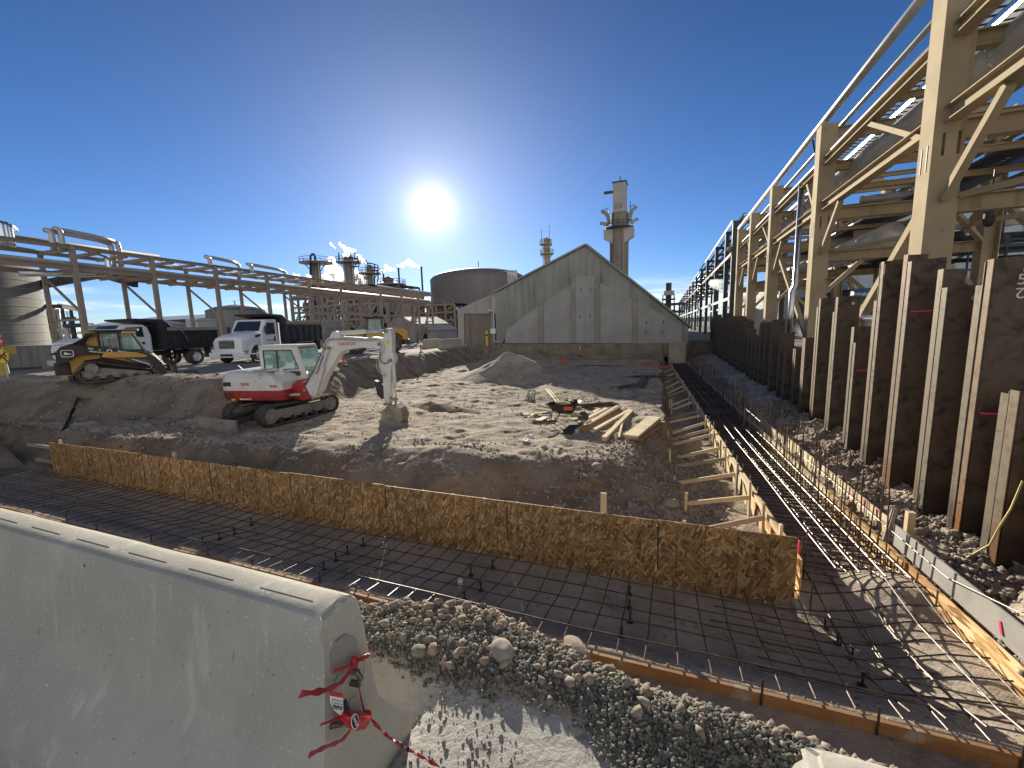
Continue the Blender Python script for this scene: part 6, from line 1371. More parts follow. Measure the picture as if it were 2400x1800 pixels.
# lettering and the leaping deer plate on the arm
def arm_txt(s_, x, z, h, mt='white', bold=True): return text_obj(s_, 'lettering', h, M[mt], t, (x, -.965, z), basis((1, 0, -.20), (0, 0, 1)), .003, bold=bold)
arm_txt('333', -.62, 1.37, .10); arm_txt('P', -.36, 1.30, .09); arm_txt('888-80-RENTS', -.45, 1.23, .07); arm_txt('Equipment', .42, 1.17, .125); arm_txt('Share', .31, 1.06, .125); arm_txt('RENTALS', .74, .98, .06, 'redink')
m = MB(); pr = [(math.cos(a)*.085, math.sin(a)*.085) for a in np.linspace(0, 2*math.pi, 9)[:-1]]
inr = [(x*.6, z*.6) for x, z in pr]; n = 8; y0 = -.966
m.add([(-.09+x, y0, 1.24+z) for x, z in pr] + [(-.09+x, y0, 1.24+z) for x, z in inr], [(i, (i+1) % n, n+(i+1) % n, n+i) for i in range(n)]); m.build('ring_emblem', M['white'], t)
def rrect(w, h, r, n=4):
    p = []
    for cx_, cy_, a0 in ((w-r, h-r, 0), (-w+r, h-r, 90), (-w+r, -h+r, 180), (w-r, -h+r, 270)):
        for k in range(n+1): a = math.radians(a0+90*k/n); p.append((cx_+math.cos(a)*r, cy_+math.sin(a)*r))
    return p
o_, i_ = rrect(.175, .135, .06), rrect(.155, .115, .05); n = len(o_); m = MB(); c0 = (-1.28, 1.22)
m.add([(c0[0]+x, y0, c0[1]+z) for x, z in o_] + [(c0[0]+x, y0, c0[1]+z) for x, z in i_], [(i, (i+1) % n, n+(i+1) % n, n+i) for i in range(n)]); m.build('emblem_border', M['white'], t)
deer = [(-.12, -.06), (-.09, -.02), (-.07, .0), (-.075, .05), (-.05, .03), (-.03, .07), (-.02, .03), (.0, .02), (.06, .0), (.09, -.01), (.125, -.055), (.07, -.03), (.03, -.035), (.0, -.05), (-.04, -.03), (-.06, -.05), (-.11, -.05)]
m = MB(); m.prism([(x, z) for x, z in deer], (c0[0], y0-.002, c0[1]), (1, 0, 0), (0, 0, 1), (0, .004, 0)); m.build('deer_emblem', M['white'], t)

# ---------------------------------------------------------------- wheel loader
WH = math.atan2(-.585, -.81); wp = gp(880, 827, 0)
t = thing('wheel_loader', 'big yellow wheel loader parked beyond the excavator, bucket to the left', 'loader', (wp.x, wp.y, 0), WH); t.scale = (.86, .86, .86)
for x in (1.55, -1.65):
    for sy in (1, -1): wheel(t, x, sy*1.05, .80, .6, 'red' if False else 'brownc', sgn=sy)
prof_part(t, 'engine_housing', [(-3.0, 1.15), (-3.05, 1.9), (-2.75, 2.15), (-1.0, 2.3), (-.85, 1.2)], -.85, .85, 'yel', .08)
box_part(t, 'rear_bumper', (-3.0, 0, .95), (.35, 1.5, .45), 'dpaint', .05)
prof_part(t, 'frame', [(-2.8, .7), (2.0, .7), (2.2, 1.2), (.9, 1.35), (-2.6, 1.25)], -.5, .5, 'dpaint', .05)
for x, y in ((-.8, -.75), (-.8, .75), (.55, -.75), (.55, .75)): m = MB(); m.beam((x, y, 1.3), (x*.9, y*.93, 3.15), .1, .1); m.build('cab_post', M['black'], t)
box_part(t, 'cab_base', (-.1, 0, 1.55), (1.5, 1.6, .6), 'yel', .05)
box_part(t, 'cab_roof', (-.1, 0, 3.22), (1.8, 1.7, .14), 'dpaint', .05); box_part(t, 'cab_glass', (-.1, 0, 2.45), (1.3, 1.42, 1.2), 'glass', .02)
for sy in (-1, 1):
    prof_part(t, 'lift_arm', [(.8, 1.9), (1.1, 2.2), (2.3, 1.4), (3.2, .75), (3.1, .5), (2.2, .95)], sy*.5-.07, sy*.5+.07, 'yel', .03)
    m = MB(); m.path([(math.cos(a)*.98-1.65, sy*1.05, .8+math.sin(a)*.98) for a in np.linspace(.1, 2.6, 9)], .09, 6); m.build('fender', M['black'], t)
prof_part(t, 'bucket', [(2.9, .25), (3.05, 1.15), (3.35, 1.35), (3.3, 1.1), (3.2, .35), (4.1, .08), (4.1, .03), (3.1, .06)], -1.4, 1.4, 'dirtysteel', .02)
# ---------------------------------------------------------------- left pipe rack
XL = -31.4
lr = thing('pipe_rack', 'long tan steel pipe rack crossing the left half behind the trucks', 'pipe rack', (XL, 30, 0))
def LB(name, a, b, w, h, kind='b', up=(0, 0, 1), mt='tansteel', rk=None):
    m = MB(); (m.ibeam(a, b, w, h, .03, up) if kind == 'i' else m.beam(a, b, w, h, up)); return m.build(name, M[mt], rk or lr, world=True)
def lx_(y): return XL - .055*(y-14)
fcols = [-2.0, 5.0, xp(174, 620, -31.4).y]
for px in (365, 510, 628, 725, 799, 891, 940, 979, 1011): 
    # solve y on the slightly skewed line
    y = 30
    for _ in range(12): y = xp(px, 680, lx_(y)).y
    fcols.append(y)
zt = 7.0; zl = 5.75; WL = 3.3
for i, y in enumerate(fcols):
    x = lx_(y); s_ = .23
    LB('column', (x, y, 0), (x, y, zt), s_, s_, up=(1, 0, 0)); LB('column', (x-WL, y, 0), (x-WL, y, zt), s_*.85, s_*.85, up=(1, 0, 0))
    for z in (zt-.18, zl-.1): LB('cross_beam', (x-.12, y, z), (x-WL+.1, y, z), .14, .22)
    LB('strut', (x-.12, y, 2.9), (x-WL+.1, y, 2.9), .12, .13)
    LB('brace', (x-.1, y+.05, 3.2), (x-WL+.1, y+.05, zl-.4), .10, .11)
for i in range(len(fcols)-1):
    a, b = fcols[i], fcols[i+1]
    for dx in (0, -WL):
        for z, h in ((zt-.11, .21), (zl, .27)): LB('side_beam', (lx_(a)+dx, a+.12, z), (lx_(b)+dx, b-.12, z), .16, h, 'i')
    for q in (.33, .67):
        y = a+(b-a)*q; LB('joist', (lx_(y)-.12, y, zt-.2), (lx_(y)-WL+.12, y, zt-.2), .14, .18); LB('joist', (lx_(y)-.12, y, zl-.15), (lx_(y)-WL+.12, y, zl-.15), .14, .18)
    LB('plan_brace', (lx_(a)-.3, a+.3, zt-.05), (lx_(b)-WL+.3, b-.3, zt-.05), .1, .1)
    if i >= 6:
        LB('brace', (lx_(a), a+.3, .3), (lx_(b), b-.3, zl-.3), .2, .2)
        LB('strut', (lx_(a), a+.2, 3.6), (lx_(b), b-.2, 3.6), .2, .2)
ya, yb = fcols[0], fcols[-1]
def lpipe(lab, dx, z, r, mt, a=ya, b=yb): pipe('pipe', lab, [(lx_(a)+dx, a, z), (lx_(b)+dx, b, z)], r, mt, 10)
lpipe('thick grey pipe along the middle tier of the tan rack', -.9, zl+.35, .14, 'galv')
lpipe('dirty pipe beside the thick one on the tan rack middle tier', -1.6, zl+.32, .11, 'galv')
lpipe('thin brown pipe on the middle tier of the tan rack', -.35, zl+.26, .07, 'tansteel')
lpipe('bright pipe on top of the far half of the tan rack', -.3, zt+.20, .17, 'silver', fcols[8])
lpipe('brown pipe on top of the near end of the tan rack', -2.6, zt+.45, .17, 'tank', ya, fcols[2]+6)
def goose(lab, px, py, drop=1.2, r=.17, X=-33.2, w=2.2):
    p = xp(px, py, X); pipe('pipe', lab, curve([(X+1.4, p.y-w, p.z-drop), (X+1.4, p.y-w, p.z-.15), (X+1.2, p.y-w, p.z), (X+.6, p.y, p.z), (X, p.y+w*.4, p.z), (X, p.y+w*.5, p.z-.2), (X, p.y+w*.5, p.z-drop-.3)], 4), r*.8, 'galv', 10)
goose('silver expansion loop rising above the tan rack at left', 224, 560)
goose('second silver riser pair nested in the left expansion loop', 206, 563, 1.1)
goose('green grey pipe loop over the fifth column of the tan rack', 528, 614, .7)
goose('pipe loop with a drop end further along the tan rack', 635, 632, .7, .17, -33.2, 3)
for k, (px, py) in enumerate(((2, 524), (12, 526), (20, 530))):
    p = xp(px, py, -33); pipe('pipe', f'{["left", "middle", "right"][k]} of three silver pipe stubs over the rack at the left edge', curve([(p.x, p.y, p.z-1.1), (p.x, p.y, p.z-.1), (p.x-.1, p.y+.1, p.z), (p.x-.8, p.y+.5, p.z)], 4), .15, 'silver', 10)
p = xp(245, 640, -32.5)
pipe('pipe', 'silver pipe elbow slung under the tan rack beside the second column', curve([(-32.0, p.y, p.z+.9), (-32.0, p.y, p.z+.1), (-32.2, p.y-.2, p.z-.1), (-33, p.y-3.5, p.z-.35)], 4), .17, 'silver', 10)
# second rack branch in the middle distance
mr = thing('pipe_rack', 'far tan pipe rack branch in front of the process plant', 'pipe rack', (-44, 62, 0))
for i, px in enumerate((690, 760, 815, 850, 872, 910)):
    p = yp(px, 760, 60); 
    for dy in (0, 5): LB('column', (p.x, 60+dy, 0), (p.x, 60+dy, 8.6), .32, .32, rk=mr)
    LB('cross_beam', (p.x, 60, 8.3), (p.x, 65, 8.3), .25, .35, rk=mr)
    if i < 5:
        q = yp((760, 815, 850, 872, 910)[i], 760, 60)
        for z in (8.4, 6.4, 3.8): LB('side_beam', (p.x+.2, 60, z), (q.x-.2, 60, z), .3, .35, rk=mr)
        LB('brace', (p.x, 60, 3.9), (q.x, 60, 6.3), .2, .2, rk=mr); LB('brace', (q.x, 60.2, .3), (p.x, 60.2, 3.7), .2, .2, rk=mr)
# ---------------------------------------------------------------- silo, tanks
def circ_center(px, D, r):
    d = Vector(ray(px, 720)); d.z = 0; d.normalize(); left = Vector((-d.y, d.x, 0)); return d*D + left*r
c = circ_center(106, 50, 8.5)
sl = thing('silo', 'big stained concrete silo at the left edge with pale bands on its right side', 'silo', (c.x, c.y, 0)); sh = 7.2
m = MB(); m.lathe([(8.5, 0), (8.5, sh)], (c.x, c.y, 0), n=64); m.build('shell', M['silo'], sl, world=True, smooth=True)
for k in range(11): m = MB(); m.lathe([(8.53, .62*k+.5), (8.53, .62*k+.54)], (c.x, c.y, 0), n=64, caps=False); m.build('hoop', M['conc'], sl, world=True, smooth=True)
d1, d2 = gp(507, 790), gp(612, 790)
ctr = yp(560, 790, 52); r_ = (yp(612, 790, 52)-yp(508, 790, 52)).length/2*.80; hz_ = yp(560, 728, 52).z
tk = thing('tank', 'small round concrete tank with a domed metal lid behind the white truck', 'tank', (ctr.x, 52, 0))
m = MB(); m.lathe([(r_, 0), (r_, hz_)], (ctr.x, 52, 0), n=40); m.build('shell', M['silo'], tk, world=True, smooth=True)
m = MB(); m.lathe([(r_*1.02, hz_), (r_*.7, hz_+.6), (r_*.2, hz_+1.0), (.05, hz_+1.1)], (ctr.x, 52, 0), n=24); m.build('lid', M['tank'], tk, world=True)
m = MB(); m.path([(ctr.x, 52, hz_+1), (ctr.x, 52, hz_+1.6), (ctr.x-.3, 52, hz_+1.7)], .08, 6); m.build('vent', M['darksteel'], tk, world=True)
YT = 112; cx0 = yp(1122, 700, YT); rt_ = (cx0.x - yp(1013, 700, YT).x)*.88; hz_ = yp(1060, 662, YT).z; ap = yp(1118, 633, YT).z
tk = thing('tank', 'huge brown domed storage tank left of the gabled building', 'tank', (cx0.x, YT, 0))
m = MB(); m.lathe([(rt_, 0), (rt_, hz_)], (cx0.x, YT, 0), n=72); m.build('shell', M['tank'], tk, world=True, smooth=True)
m = MB(); m.lathe([(rt_*1.005, hz_)] + [(rt_*math.cos(a), hz_+(ap-hz_)*1.05*math.sin(a)) for a in np.linspace(.1, 1.5, 8)], (cx0.x, YT, 0), n=60); m.build('dome', M['tank'], tk, world=True, smooth=True)
m = MB(); q = yp(1113, 634, YT); m.box((q.x, YT, q.z+.2), (1.6, 1.2, 1.0)); m.tube((q.x+1.2, YT, q.z), (q.x+1.2, YT, q.z+2.6), .1, 6); m.build('hatch', M['darksteel'], tk, world=True)
m = MB()
for k in range(6): q = yp(1190+4*k, 634, YT-10); m.path([(q.x-1, YT-10, q.z-.2), (q.x, YT-10, q.z), (q.x+.1, YT-10, q.z-3.8)], .22, 6)
m.build('roof_pipes', M['galv'], tk, world=True)
# ---------------------------------------------------------------- dark canopy frame in front of the silo
cf = thing('canopy_frame', 'dark grey open steel canopy frame in front of the stained silo', 'steel frame', yp(60, 800, 20))
def DP_(px, py, Y): return yp(px, py, Y)
def DB(name, a, b, w=.35, h=.35): m = MB(); m.beam(a, b, w, h); m.build(name, M['darksteel'], cf, world=True)
Yc = 18.5
a0, a1 = DP_(38, 678, Yc), DP_(52, 806, Yc); b0, b1 = DP_(84, 680, Yc), DP_(104, 806, Yc)
DB('column', a0, a1); DB('column', b0, b1)
DB('roof_beam', DP_(34, 679, Yc), DP_(240, 640, Yc), .35, .6); DB('roof_beam', DP_(240, 643, Yc), DP_(318, 665, Yc), .3, .5)
DB('brace', DP_(48, 710, Yc), DP_(80, 682, Yc), .22, .22); DB('strut', DP_(44, 716, Yc), DP_(140, 718, Yc), .25, .28); DB('brace', DP_(50, 722, Yc), DP_(92, 760, Yc), .22, .22); DB('strut', DP_(52, 763, Yc), DP_(94, 765, Yc), .22, .24); DB('brace', DP_(58, 804, Yc), DP_(94, 770, Yc), .22, .22)
r0, r1 = DP_(136, 646, Yc), DP_(210, 636, Yc)
m = MB(); m.box(((r0.x+r1.x)/2+1.5, Yc+2, r0.z+.1), (7, 4, .15)); m.build('roof_sheet', M['darksteel'], cf, world=True)
pipe('pipe', 'pale upright pipe on the right leg of the dark canopy frame', [DP_(97, 735, 18), DP_(108, 806, 18)], .14, 'galv', 8)
pipe('pipe', 'second pale upright pipe beside the first tan rack column', [DP_(135, 725, 18), DP_(145, 800, 18)], .10, 'galv', 8)
pipe('pipe', 'bright sunlit pipe between the first two tan rack columns', [DP_(140, 716, 22), DP_(196, 727, 22)], .22, 'white', 8)
# low concrete wall with a yellow stripe behind the loader
wl = thing('concrete_wall', 'low stained concrete wall with a yellow painted patch at the left edge', 'wall', gp(60, 842)); Yw = 14.0
w0, w1, w2_, w3 = yp(-60, 808, Yw), yp(150, 808, Yw), yp(150, 845, Yw), yp(-60, 845, Yw)
m = MB(); m.box(((w0.x+w1.x)/2, Yw+.5, w1.z/2), (w1.x-w0.x, 1.0, w1.z)); m.build('body', M['silo'], wl, world=True)
y0_, y1_ = yp(2, 812, Yw), yp(40, 830, Yw); m = MB(); m.box(((y0_.x+y1_.x)/2, Yw-.006, (y0_.z+y1_.z)/2), (y1_.x-y0_.x, .01, y0_.z-y1_.z)); m.build('painted_patch', M['yellowp'], wl, world=True)
for k, (px, py, s_) in enumerate(((80, 845, .8), (95, 846, .5), (20, 855, .4), (60, 857, .3))):
    q = gp(px, py+6); o = MB().add((I2*np.array([s_*1.4, s_, s_*.7])*(1+.1*rg.normal(size=(len(I2), 1)))).tolist(), F2.tolist()).build('rubble_block', M['silo'], smooth='all'); o.location = (q.x, q.y, s_*.3); tag(o, ['largest dark rubble block below the concrete wall', 'middle sized rubble block right of the largest', 'small rubble block near the crossing sign', 'smallest rubble lump near the rail'][k], 'rubble')
# pipes and machinery in the gap beside the silo
mc = thing('pipe_manifold', 'tangle of silver manifold pipes behind the first tan rack columns', 'pipe manifold', yp(150, 800, 24)); rr = random.Random(8)
for k in range(26):
    a = yp(rr.uniform(100, 185), rr.uniform(722, 800), 24+rr.uniform(0, 3)); ln = rr.uniform(1, 4)
    m = MB(); m.tube(a, a+(Vector((ln, 0, 0)) if rr.random() < .5 else Vector((0, 0, -min(a.z, ln)))), rr.choice((.08, .14, .2)), 8); m.build('pipe_length', M[rr.choice(['silver', 'galv', 'darksteel', 'darksteel'])], mc, world=True)
for k in range(5): a = yp(105+20*k, 720, 25.5); m = MB(); m.beam((a.x, 25.5, 0), (a.x, 25.5, a.z), .2, .2); m.build('post', M['darksteel'], mc, world=True)
# long low shed behind trucks
def shed(name, lab, px0, px1, pyt, Y, depth, mt, roof='gable', rise=1.2, door=None, cat='building'):
    a, b = yp(px0, pyt, Y), yp(px1, pyt, Y); h = (a.z+b.z)/2; t = thing(name, lab, cat, ((a.x+b.x)/2, Y, 0)); x0, x1 = a.x, b.x
    m = MB(); m.box(((x0+x1)/2, Y+depth/2, h/2), (x1-x0, depth, h)); m.build('wall', M[mt], t, world=True)
    if roof == 'gable': m = MB(); m.prism([(x0-.2, h), (x1+.2, h), ((x0+x1)/2, h+rise)], (0, Y-.2, 0), (1, 0, 0), (0, 0, 1), (0, depth+.4, 0)); m.build('roof', M[mt], t, world=True)
    else: m = MB(); m.prism([(0, h), (depth+.4, h), (depth/2, h+rise)], (x0-.2, Y-.2, 0), (0, 1, 0), (0, 0, 1), (x1-x0+.4, 0, 0)); m.build('roof', M['bluebld'], t, world=True)
    if door:
        for (d0, d1, dt) in door:
            q0, q1 = yp(d0, dt, Y), yp(d1, dt, Y); m = MB(); m.box(((q0.x+q1.x)/2, Y-.03, q0.z/2), (q1.x-q0.x, .05, q0.z)); m.build('door', M['darksteel'], t, world=True)
    return t
shed('shed', 'long grey sheet metal shed behind the left dump truck', 200, 300, 762, 46, 10, 'clad', 'long', 1.0)
shed('shed', 'dark long plant building behind both trucks at left', 285, 510, 750, 60, 12, 'darksteel', 'long', 1.2)
shed('shed', 'pale blue roofed low building right of the small round tank', 612, 735, 772, 62, 10, 'bluebld', 'long', 1.6)
shed('shed', 'pale gabled workshop with a dark door behind the wheel loader', 912, 972, 760, 52, 10, 'shed', 'gable', 1.2, [(934, 952, 772)])
shed('shed', 'small pale hut right of the gabled workshop', 976, 1012, 775, 54, 8, 'shed', 'gable', .9, [(992, 1002, 782)])
shed('shed', 'tall beige process building between the towers and the big tank', 898, 940, 688, 84, 10, 'shed', 'gable', .3)
shed('shed', 'tall grey ribbed filter house at the foot of the middle tower', 862, 902, 690, 80, 8, 'clad', 'gable', .3)
cb2 = thing('container', 'white corrugated container behind the left dump truck box', 'container', yp(450, 776, 40)); a, b = yp(434, 748, 40), yp(464, 748, 40)
m = MB(); m.box(((a.x+b.x)/2, 41.2, a.z/2), (b.x-a.x, 2.4, a.z)); m.build('body', M['bluebld'], cb2, world=True)
m = MB(); 
for x in np.arange(a.x+.1, b.x, .25): m.box((x, 39.985, a.z/2), (.1, .03, a.z-.2))
m.build('ribs', M['bluebld'], cb2, world=True, kind='stuff')
# ---------------------------------------------------------------- process structure
def frame3(name, lab, px0, px1, Y, depth, levels, pytop, nb, mt, fill, seed):
    a, b = yp(px0, pytop, Y), yp(px1, pytop, Y); t = thing(name, lab, 'process structure', ((a.x+b.x)/2, Y, 0)); H_ = (a.z+b.z)/2; rr = random.Random(seed)
    xs = np.linspace(a.x, b.x, nb)
    def q(nm, p, r_, w_, h_, m_=mt): m = MB(); m.beam(p, r_, w_, h_); return m.build(nm, M[m_], t, world=True)
    for x in xs:
        for y in (Y, Y+depth): q('column', (x, y, 0), (x, y, H_), .4, .4)
    for k in range(1, levels+1):
        z = H_*k/levels
        for y in (Y, Y+depth): q('floor_beam', (a.x, y, z), (b.x, y, z), .35, .45)
        m = MB(); m.box(((a.x+b.x)/2, Y+depth/2, z+.24), (b.x-a.x, depth, .08)); m.build('deck', M['darksteel'], t, world=True)
        m = MB()
        for h in (.75, 1.3): m.beam((a.x, Y-.1, z+h), (b.x, Y-.1, z+h), .07, .07)
        for x in np.linspace(a.x, b.x, nb*3): m.beam((x, Y-.1, z+.2), (x, Y-.1, z+1.3), .06, .06)
        m.build('railing', M['yellowp'] if rr.random() < .4 else M[mt], t, world=True)
    for i in range(nb-1):
        for k in range(levels):
            if rr.random() < .55: q('brace', (xs[i], Y, H_*k/levels), (xs[i+1], Y, H_*(k+1)/levels), .22, .22)
    for k in range(fill):
        x = rr.uniform(a.x+.5, b.x-.5); lv = rr.randrange(levels); z = H_*lv/levels+.3; hh = H_/levels-.6; y = Y+rr.uniform(1, depth-1)
        ty = rr.random()
        if ty < .35: m = MB(); m.lathe([(.02, 0), (.5, .15), (rr.uniform(.5, .9), .3), (.7, hh*.8), (.3, hh), (.02, hh)], (x, y, z), n=14); m.build('vessel', M[rr.choice(['tank', 'galv', 'tansteel'])], t, world=True, smooth=True)
        elif ty < .6: m = MB(); m.tube((x-1.2, y, z+.9), (x+1.4, y, z+.9), .6, 12); m.build('exchanger', M[rr.choice(['galv', 'tank', 'silver'])], t, world=True, smooth=True)
        else:
            m = MB(); pth = [(x, y, z), (x, y, z+hh*.7), (x+rr.choice((-2, 2)), y, z+hh*.7), (x+rr.choice((-2, 2)), y, z+hh*.7+rr.uniform(.5, 1.5))]; m.path(pth, rr.uniform(.1, .22), 6); m.build('process_pipe', M[rr.choice(['galv', 'silver', 'darksteel'])], t, world=True)
    return t
frame3('process_structure', 'dark multi level steel structure at the left of the plant', 678, 765, 76, 8, 4, 668, 6, 'tank', 40, 1)
frame3('process_structure', 'crowded pipe filled structure in the middle of the plant', 765, 862, 70, 9, 4, 672, 7, 'tansteel', 54, 2)
frame3('process_structure', 'lighter open structure at the right of the plant by the big tank', 940, 1065, 88, 9, 4, 716, 7, 'tansteel', 40, 3)
frame3('process_structure', 'railed top platform structure with tanks right of the towers', 886, 944, 96, 8, 4, 672, 4, 'darksteel', 14, 4)
t, c, r = col_tower('column_tower', 'squat tower with a wide platform and hooked pipe, leftmost of the plant', 739, 14.5, 609, 86, [(617, 712, 770)], 'tank')
m = MB(); pp = [yp(a, b, 84) for a, b in ((728, 645), (728, 600), (731, 596), (735, 595.5), (738, 600), (739, 609))]; m.path(pp, .28, 8); m.build('hooked_pipe', M['darksteel'], t, world=True, smooth='all')
t, c, r = col_tower('column_tower', 'tallest domed tower with a ring platform in the middle of the plant', 816, 17, 599, 86, [(616, 794, 840)], 'tank')
m = MB(); 
for (px, py, ph) in ((794, 612, 592), (832, 610, 590), (822, 606, 597), (838, 614, 603)): a = yp(px, py, 85); b = yp(px, ph, 85); m.tube(a, b, .14, 5)
m.build('lamp_pole', M['darksteel'], t, world=True)
m = MB(); m.path([yp(px, py, 84.5) for px, py in ((820, 603), (836, 606), (841, 612), (841, 625), (824, 624))], .16, 6); m.build('side_pipe', M['darksteel'], t, world=True)
t, c, r = col_tower('column_tower', 'shorter tower with a caged pipe frame, right of the tallest one', 866, 12, 620, 88, [(642, 846, 888)], 'tank')
m = MB()
for pth in (((859, 616), (872, 618), (886, 622), (886, 660)), ((878, 620), (878, 668)), ((872, 626), (886, 628)), ((872, 634), (886, 636)), ((858, 610), (861, 620))): m.path([yp(px, py, 87) for px, py in pth], .16, 6)
m.build('pipe_cage', M['darksteel'], t, world=True)
t, c, r = col_tower('column_tower', 'low domed vessel with railings right of the three towers', 911, 19, 648, 92, [(668, 890, 946)], 'tank', False)
for k, (px, pt_, pb_, lab) in enumerate(((987.5, 628, 700, 'thin tall vent stack nearest the big brown tank'), (934, 631, 690, 'thin vent stack trailing steam right of the towers'), (898, 636, 690, 'short thin vent stack beside the low domed vessel'))):
    a = yp(px, pt_, 90+3*k); t = thing('vent_stack', lab, 'stack', (a.x, a.y, 0)); m = MB(); m.tube((a.x, a.y, 0), a, .28, 8, .22); m.build('pipe', M['darksteel'], t, world=True); m = MB(); m.tube(a, a+Vector((0, 0, .3)), .3, 8); m.build('tip', M['black'], t, world=True)
# ---------------------------------------------------------------- steam
sm_ = bpy.data.materials.new('steam'); sm_.use_nodes = True; q_ = sm_.node_tree; q_.nodes.clear()
vo_ = q_.nodes.new('ShaderNodeVolumePrincipled'); ou_ = q_.nodes.new('ShaderNodeOutputMaterial'); q_.links.new(vo_.outputs[0], ou_.inputs['Volume'])
vo_.inputs['Color'].default_value = (.98, .98, .98, 1); vo_.inputs['Anisotropy'].default_value = .55
tc_ = q_.nodes.new('ShaderNodeTexCoord'); nn_ = q_.nodes.new('ShaderNodeTexNoise'); nn_.inputs['Scale'].default_value = .9; nn_.inputs['Detail'].default_value = 4; q_.links.new(tc_.outputs['Object'], nn_.inputs['Vector'])
rp_ = q_.nodes.new('ShaderNodeMapRange'); q_.links.new(nn_.outputs[0], rp_.inputs[0])
for i, v in zip((1, 2, 3, 4), (.38, .60, 0.0, 2.6)): rp_.inputs[i].default_value = v
q_.links.new(rp_.outputs[0], vo_.inputs['Density'])
def plume(pts, Y, name='steam', mat_=None):
    """cloud of lobes along picture points (px, py, radius in px)"""
    m = MB(); base, bf = ico(2); rr = np.random.default_rng(len(pts)*7+int(Y))
    for (px, py, rp2) in pts:
        for k in range(3):
            c = yp(px+rr.normal()*rp2*.35, py+rr.normal()*rp2*.3, Y+rr.normal()*.4); r_ = rp2/965*Y*1.35*rr.uniform(.5, .8)
            v = base*r_*(1+.13*rr.normal(size=(len(base), 1))); m.add((v+np.array(c)).tolist(), bf.tolist())
    o = m.build(name, mat_ or sm_, smooth='all'); rm = o.modifiers.new('r', 'REMESH'); rm.mode = 'VOXEL'; rm.voxel_size = .28; o['kind'] = 'stuff'; return o
plume([(776, 572, 4), (781, 577, 4), (787, 582, 3)], 84)
plume([(795, 573, 4), (803, 577, 6), (812, 584, 8), (821, 586, 8), (830, 587, 5), (812, 595, 7)], 84)
plume([(838, 602, 7), (850, 610, 6), (857, 615, 4), (774, 640, 8)], 93)
plume([(845, 655, 14), (858, 650, 10), (835, 640, 8), (880, 640, 6), (895, 636, 6), (902, 634, 4)], 95)
plume([(905, 622, 4), (911, 628, 6), (915, 635, 4)], 93)
plume([(925, 632, 5), (933, 625, 5), (943, 621, 6), (953, 615, 6), (958, 609, 5), (966, 620, 6), (974, 624, 5), (983, 626, 4)], 90)
plume([(895, 660, 9), (908, 668, 9), (920, 663, 10), (930, 668, 8)], 91)
plume([(690, 645, 6), (700, 647, 5), (724, 648, 7), (735, 646, 8)], 92)
sm2 = sm_.copy(); sm2.name = 'thin steam'; r_n = [n for n in sm2.node_tree.nodes if n.type == 'MAP_RANGE'][0]; r_n.inputs[4].default_value = 1.6; r_n.inputs[1].default_value = .38; r_n.inputs[2].default_value = .62
plume([(778, 622, 14), (786, 632, 15), (772, 644, 16), (792, 648, 14), (764, 632, 10)], 93, mat_=sm2)
plume([(1672, 664, 8), (1682, 669, 11), (1694, 672, 12), (1706, 680, 8)], 50, mat_=sm2)
plume([(1752, 702, 16), (1775, 695, 18), (1795, 698, 18), (1785, 715, 14)], 42, mat_=sm2)
plume([(1868, 762, 16), (1878, 778, 18), (1862, 786, 12)], 24, mat_=sm2)
plume([(1498, 690, 3), (1503, 684, 3)], 60, mat_=sm2)
# ---------------------------------------------------------------- distant land
hl = MB(); rr = random.Random(12)
xs_ = np.linspace(-1500, 1500, 60); n = len(xs_); vs = []
for x in xs_: vs.append((x, 1050+.15*abs(x), -2))
for x in xs_: vs.append((x, 1050+.15*abs(x), 6+10*float(fbm(np.array([x*.004]), np.array([1.3]), 4, 77)[0])+6))
for x in xs_: vs.append((x, 1350, -2))
hl.add(vs, [(k*n+i, k*n+i+1, (k+1)*n+i+1, (k+1)*n+i) for k in (0, 1) for i in range(n-1)]); o = hl.build('hills', M['yard'], smooth='all'); o['kind'] = 'structure'
# ---------------------------------------------------------------- signs at the left edge
sp0 = gp(-2, 893); 
t = thing('crossing_sign', 'yellow round railroad crossing sign below a red stop sign at the left edge', 'sign', (sp0.x, sp0.y, 0)); pc = yp(5, 835, sp0.y); sc = yp(-2, 801, sp0.y)
uc = Vector((0.95, .3, 0)).normalized(); nf_ = Vector((.3, -.95, 0)); rad = yp(5, 817, sp0.y).z - pc.z
m = MB(); m.tube((pc.x, sp0.y+.06, 0), (pc.x, sp0.y+.06, sc.z+.3), .04, 8); m.build('post', M['galv'], t, world=True)
m = MB(); m.lathe([(rad, -.012), (rad, .012)], pc, nf_, 36); m.build('plate', M['signy'], t, world=True)
m = MB(); m.lathe([(rad*.94, .0), (rad*.97, 0)], pc+nf_*.016, nf_, 36, caps=False); m.build('rim_line', M['ink'], t, world=True)
for sg in (-1, 1): m = MB(); d = (uc*.707+Vector((0, 0, .707*sg)))*rad*.9; m.beam(pc-d+nf_*(.018+.001*sg), pc+d+nf_*(.018+.001*sg), rad*.2, .003, up=tuple(nf_)); m.build('cross_band', M['ink'], t, world=True)
text_obj('R', 'letter', rad*.62, M['ink'], t, INV[t.name] @ (pc+uc*rad*.56+nf_*.022), basis(uc, (0, 0, 1)), .002, bold=True)
text_obj('R', 'letter', rad*.62, M['ink'], t, INV[t.name] @ (pc-uc*rad*.56+nf_*.022), basis(uc, (0, 0, 1)), .002, bold=True)
m = MB(); R8 = (yp(-2, 789, sp0.y).z-sc.z)*1.05; m.lathe([(R8, -.01), (R8, .01)], sc, nf_, 8); st = m.build('stop_plate', M['signr'], t, world=True)
